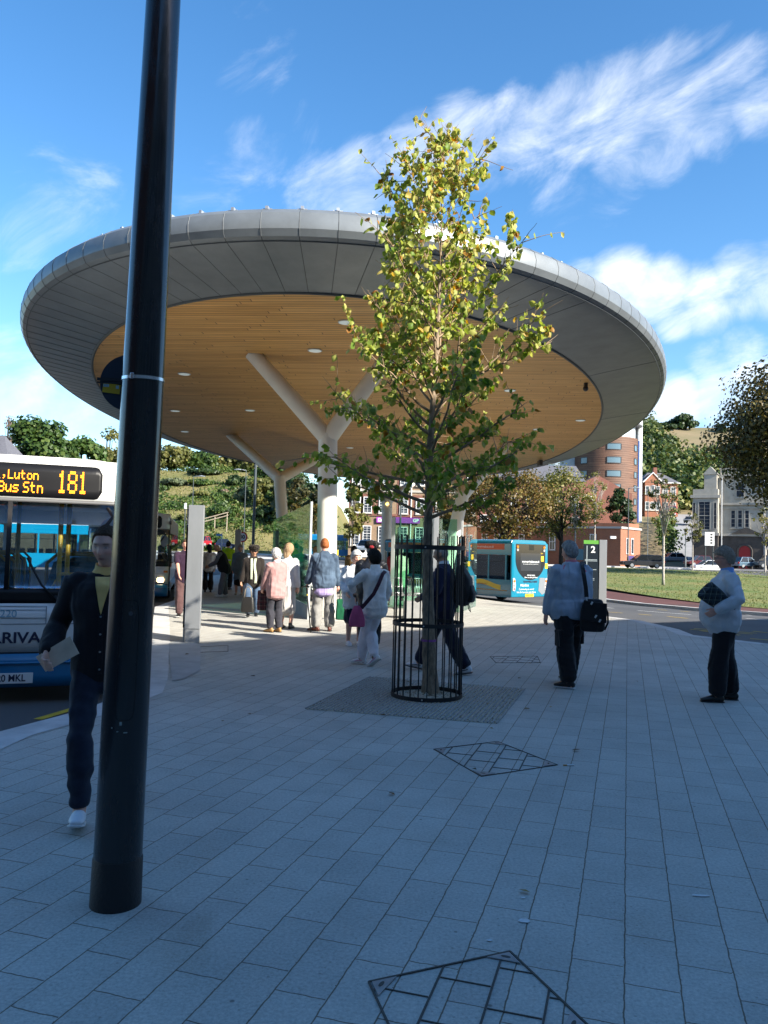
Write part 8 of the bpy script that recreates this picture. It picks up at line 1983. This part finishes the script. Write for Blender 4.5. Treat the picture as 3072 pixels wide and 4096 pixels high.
# ---------------------------------------------------------------- street lamps, signs, posts
M_LP = mat('lamp_post_grey', (.06, .075, .08), .5, .3)
def street_lamp(label, sx, top, y, zf, r=.075, arm=1.0, head=True, lit=False):
    b_ = on(sx, y, zf); H = P(sx, top, y).z-b_.z; t = thing('street_lamp', label, 'street lamp', b_)
    m = MB(); m.tube([(0, 0, -.1), (0, 0, 1.2), (0, 0, 1.25), (0, 0, H)], [r*1.6, r*1.6, r, r*.7], 10); m.build('post', M_LP, t, smooth=True, autosm=40)
    if head: m = MB(); m.tube([(0, 0, H-.05), (arm*.5, 0, H+.04), (arm, 0, H+.02)], r*.5, 6); m.add(*loft([(arm*.7, 0, H+.03), (arm, 0, H+.07), (arm*1.55, 0, H+.02)], [(.10, .06), (.17, .10), (.08, .04)], (0, 1, 0), 12)); m.build('lantern', mat('lantern_grey', (.35, .38, .40), .3, .3), t, smooth=True)
    return t
street_lamp('thin street lamp with its lantern to the right above the grey totem', 764, 1905, 108, rz); street_lamp('middle thin street lamp on the far road beside the speed limit sign', 974, 1880, 104, rz, head=True, arm=-1)
street_lamp('thick dark street lamp close behind the lady in the grey blue coat', 1012, 1640, 52, rz, r=.10, head=False); street_lamp('street lamp standing before the low brick building', 2512, 1952, 92, rz); street_lamp('tall thin street lamp left of the steep side street', 2590, 1945, 104, rz, r=.06, head=True, arm=.6)
street_lamp('dark post in front of the purple sign board', 1599, 1960, 66, rz, r=.09, head=False); street_lamp('short blue grey post between the parked cars', 2742, 2120, 96, rz, r=.07, head=False)
b_ = on(968, 46, rz); t = thing('speed_limit_sign', 'round speed limit sign reading 30 with a red ring beside the distant totem', 'sign', b_); c = P(968, 2148, 46).z-b_.z
m = MB(); m.cyl((0, .03, 0), (0, .03, c+.3), .035, n=8); m.build('post', M_LP, t); m = MB(); m.cyl((0, -.02, c), (0, 0, c), .30, n=32); d_ = m.build('red_ring', mat('sign_red', (.55, .015, .02), .4), t); m = MB(); m.cyl((0, -.026, c), (0, -.021, c), .225, n=32); fc = m.build('face', M_WPL, d_); text_obj('lettering', '30', .30, M_RUB, fc, (0, -.029, c), depth=.001, bold=.012)
b_ = on(886, 48, rz); t = thing('direction_sign', 'small pale blue direction sign on a thin white post by the far road', 'sign', b_); c = P(886, 2140, 48).z-b_.z; m = MB(); m.cyl((0, 0, 0), (0, 0, c+.12), .03, n=8); m.build('post', M_WPL, t); m = MB(); m.extrude([(-.32, -.04, c-.06), (.02, -.04, c-.06), (.02, -.04, c+.06), (-.32, -.04, c+.06), (-.36, -.04, c)], (0, .02, 0)); m.build('board', mat('sign_pale_blue', (.16, .38, .66), .5), t)
b_ = on(735, 70, rz); t = thing('camera_post', 'slim post with white camera head behind the waiting bus', 'camera', b_); c = P(735, 2035, 70).z-b_.z; m = MB(); m.cyl((0, 0, 0), (0, 0, c), .05, n=8); m.build('post', M_LP, t); m = MB(); m.cyl((0, 0, c), (0, 0, c+.5), .14, .11, 12); m.build('camera_head', M_WPL, t)
b0 = P(2820, 2262, 86); b1_ = P(2852, 2262, 86); t = thing('sign_board', 'white notice board on two grey posts before the stone building', 'sign', b0); wd = b1_.x-b0.x; zt = P(2820, 2128, 86).z-b0.z; zb_ = P(2820, 2182, 86).z-b0.z
for x in (.05, wd): m = MB(); m.cyl((x, .05, 0), (x, .05, zt), .06, n=8); m.build('post', M_LP, t)
bd = wall('board', t, -.05, wd+.12, -.06, 0, zb_, zt, mat('board_white', (.55, .57, .58), .5)); 
for k in range(4): wall('notice_square', bd, wd*.62, wd*.88, -.066, -.061, zb_+.2+k*.3, zb_+.38+k*.3, M_RUB)
for i, (sx, y, tp, lb) in enumerate(((1350, 60, 2195, 'black bollard with yellow band left of the brick door'), (1415, 64, 2182, 'black bollard with yellow band behind the brown coat'))):
    b_ = on(sx, y, rz); t = thing('bollard', lb, 'bollard', b_); c = P(sx, tp, y).z-b_.z; m = MB(); m.cyl((0, 0, 0), (0, 0, c), .07, n=12); m.build('post', M_RUB, t); m = MB(); m.cyl((0, 0, c*.62), (0, 0, c*.95), .076, n=12); m.build('band', M_YEL, t)
# timber rail on the bank
b_ = on(855, 132, hill_left); t = thing('handrail', 'pale wooden handrail slanting up the bank', 'handrail', b_); m = MB(); m.tube([(-2.2, 0, 1.9), (2.2, 0, 3.2)], .09, 6); m.tube([(-2.2, 0, 1.4), (2.2, 0, 2.7)], .09, 6)
m.build('rail', mat('pale_timber', (.36, .30, .22), .8), t)
for x in (-2, 0, 2): m = MB(); m.cyl((x, .1, -.3), (x, .1, 2.6+.3*x), .08, n=6); m.build('post', mat('pale_timber', (.36, .30, .22), .8), t)
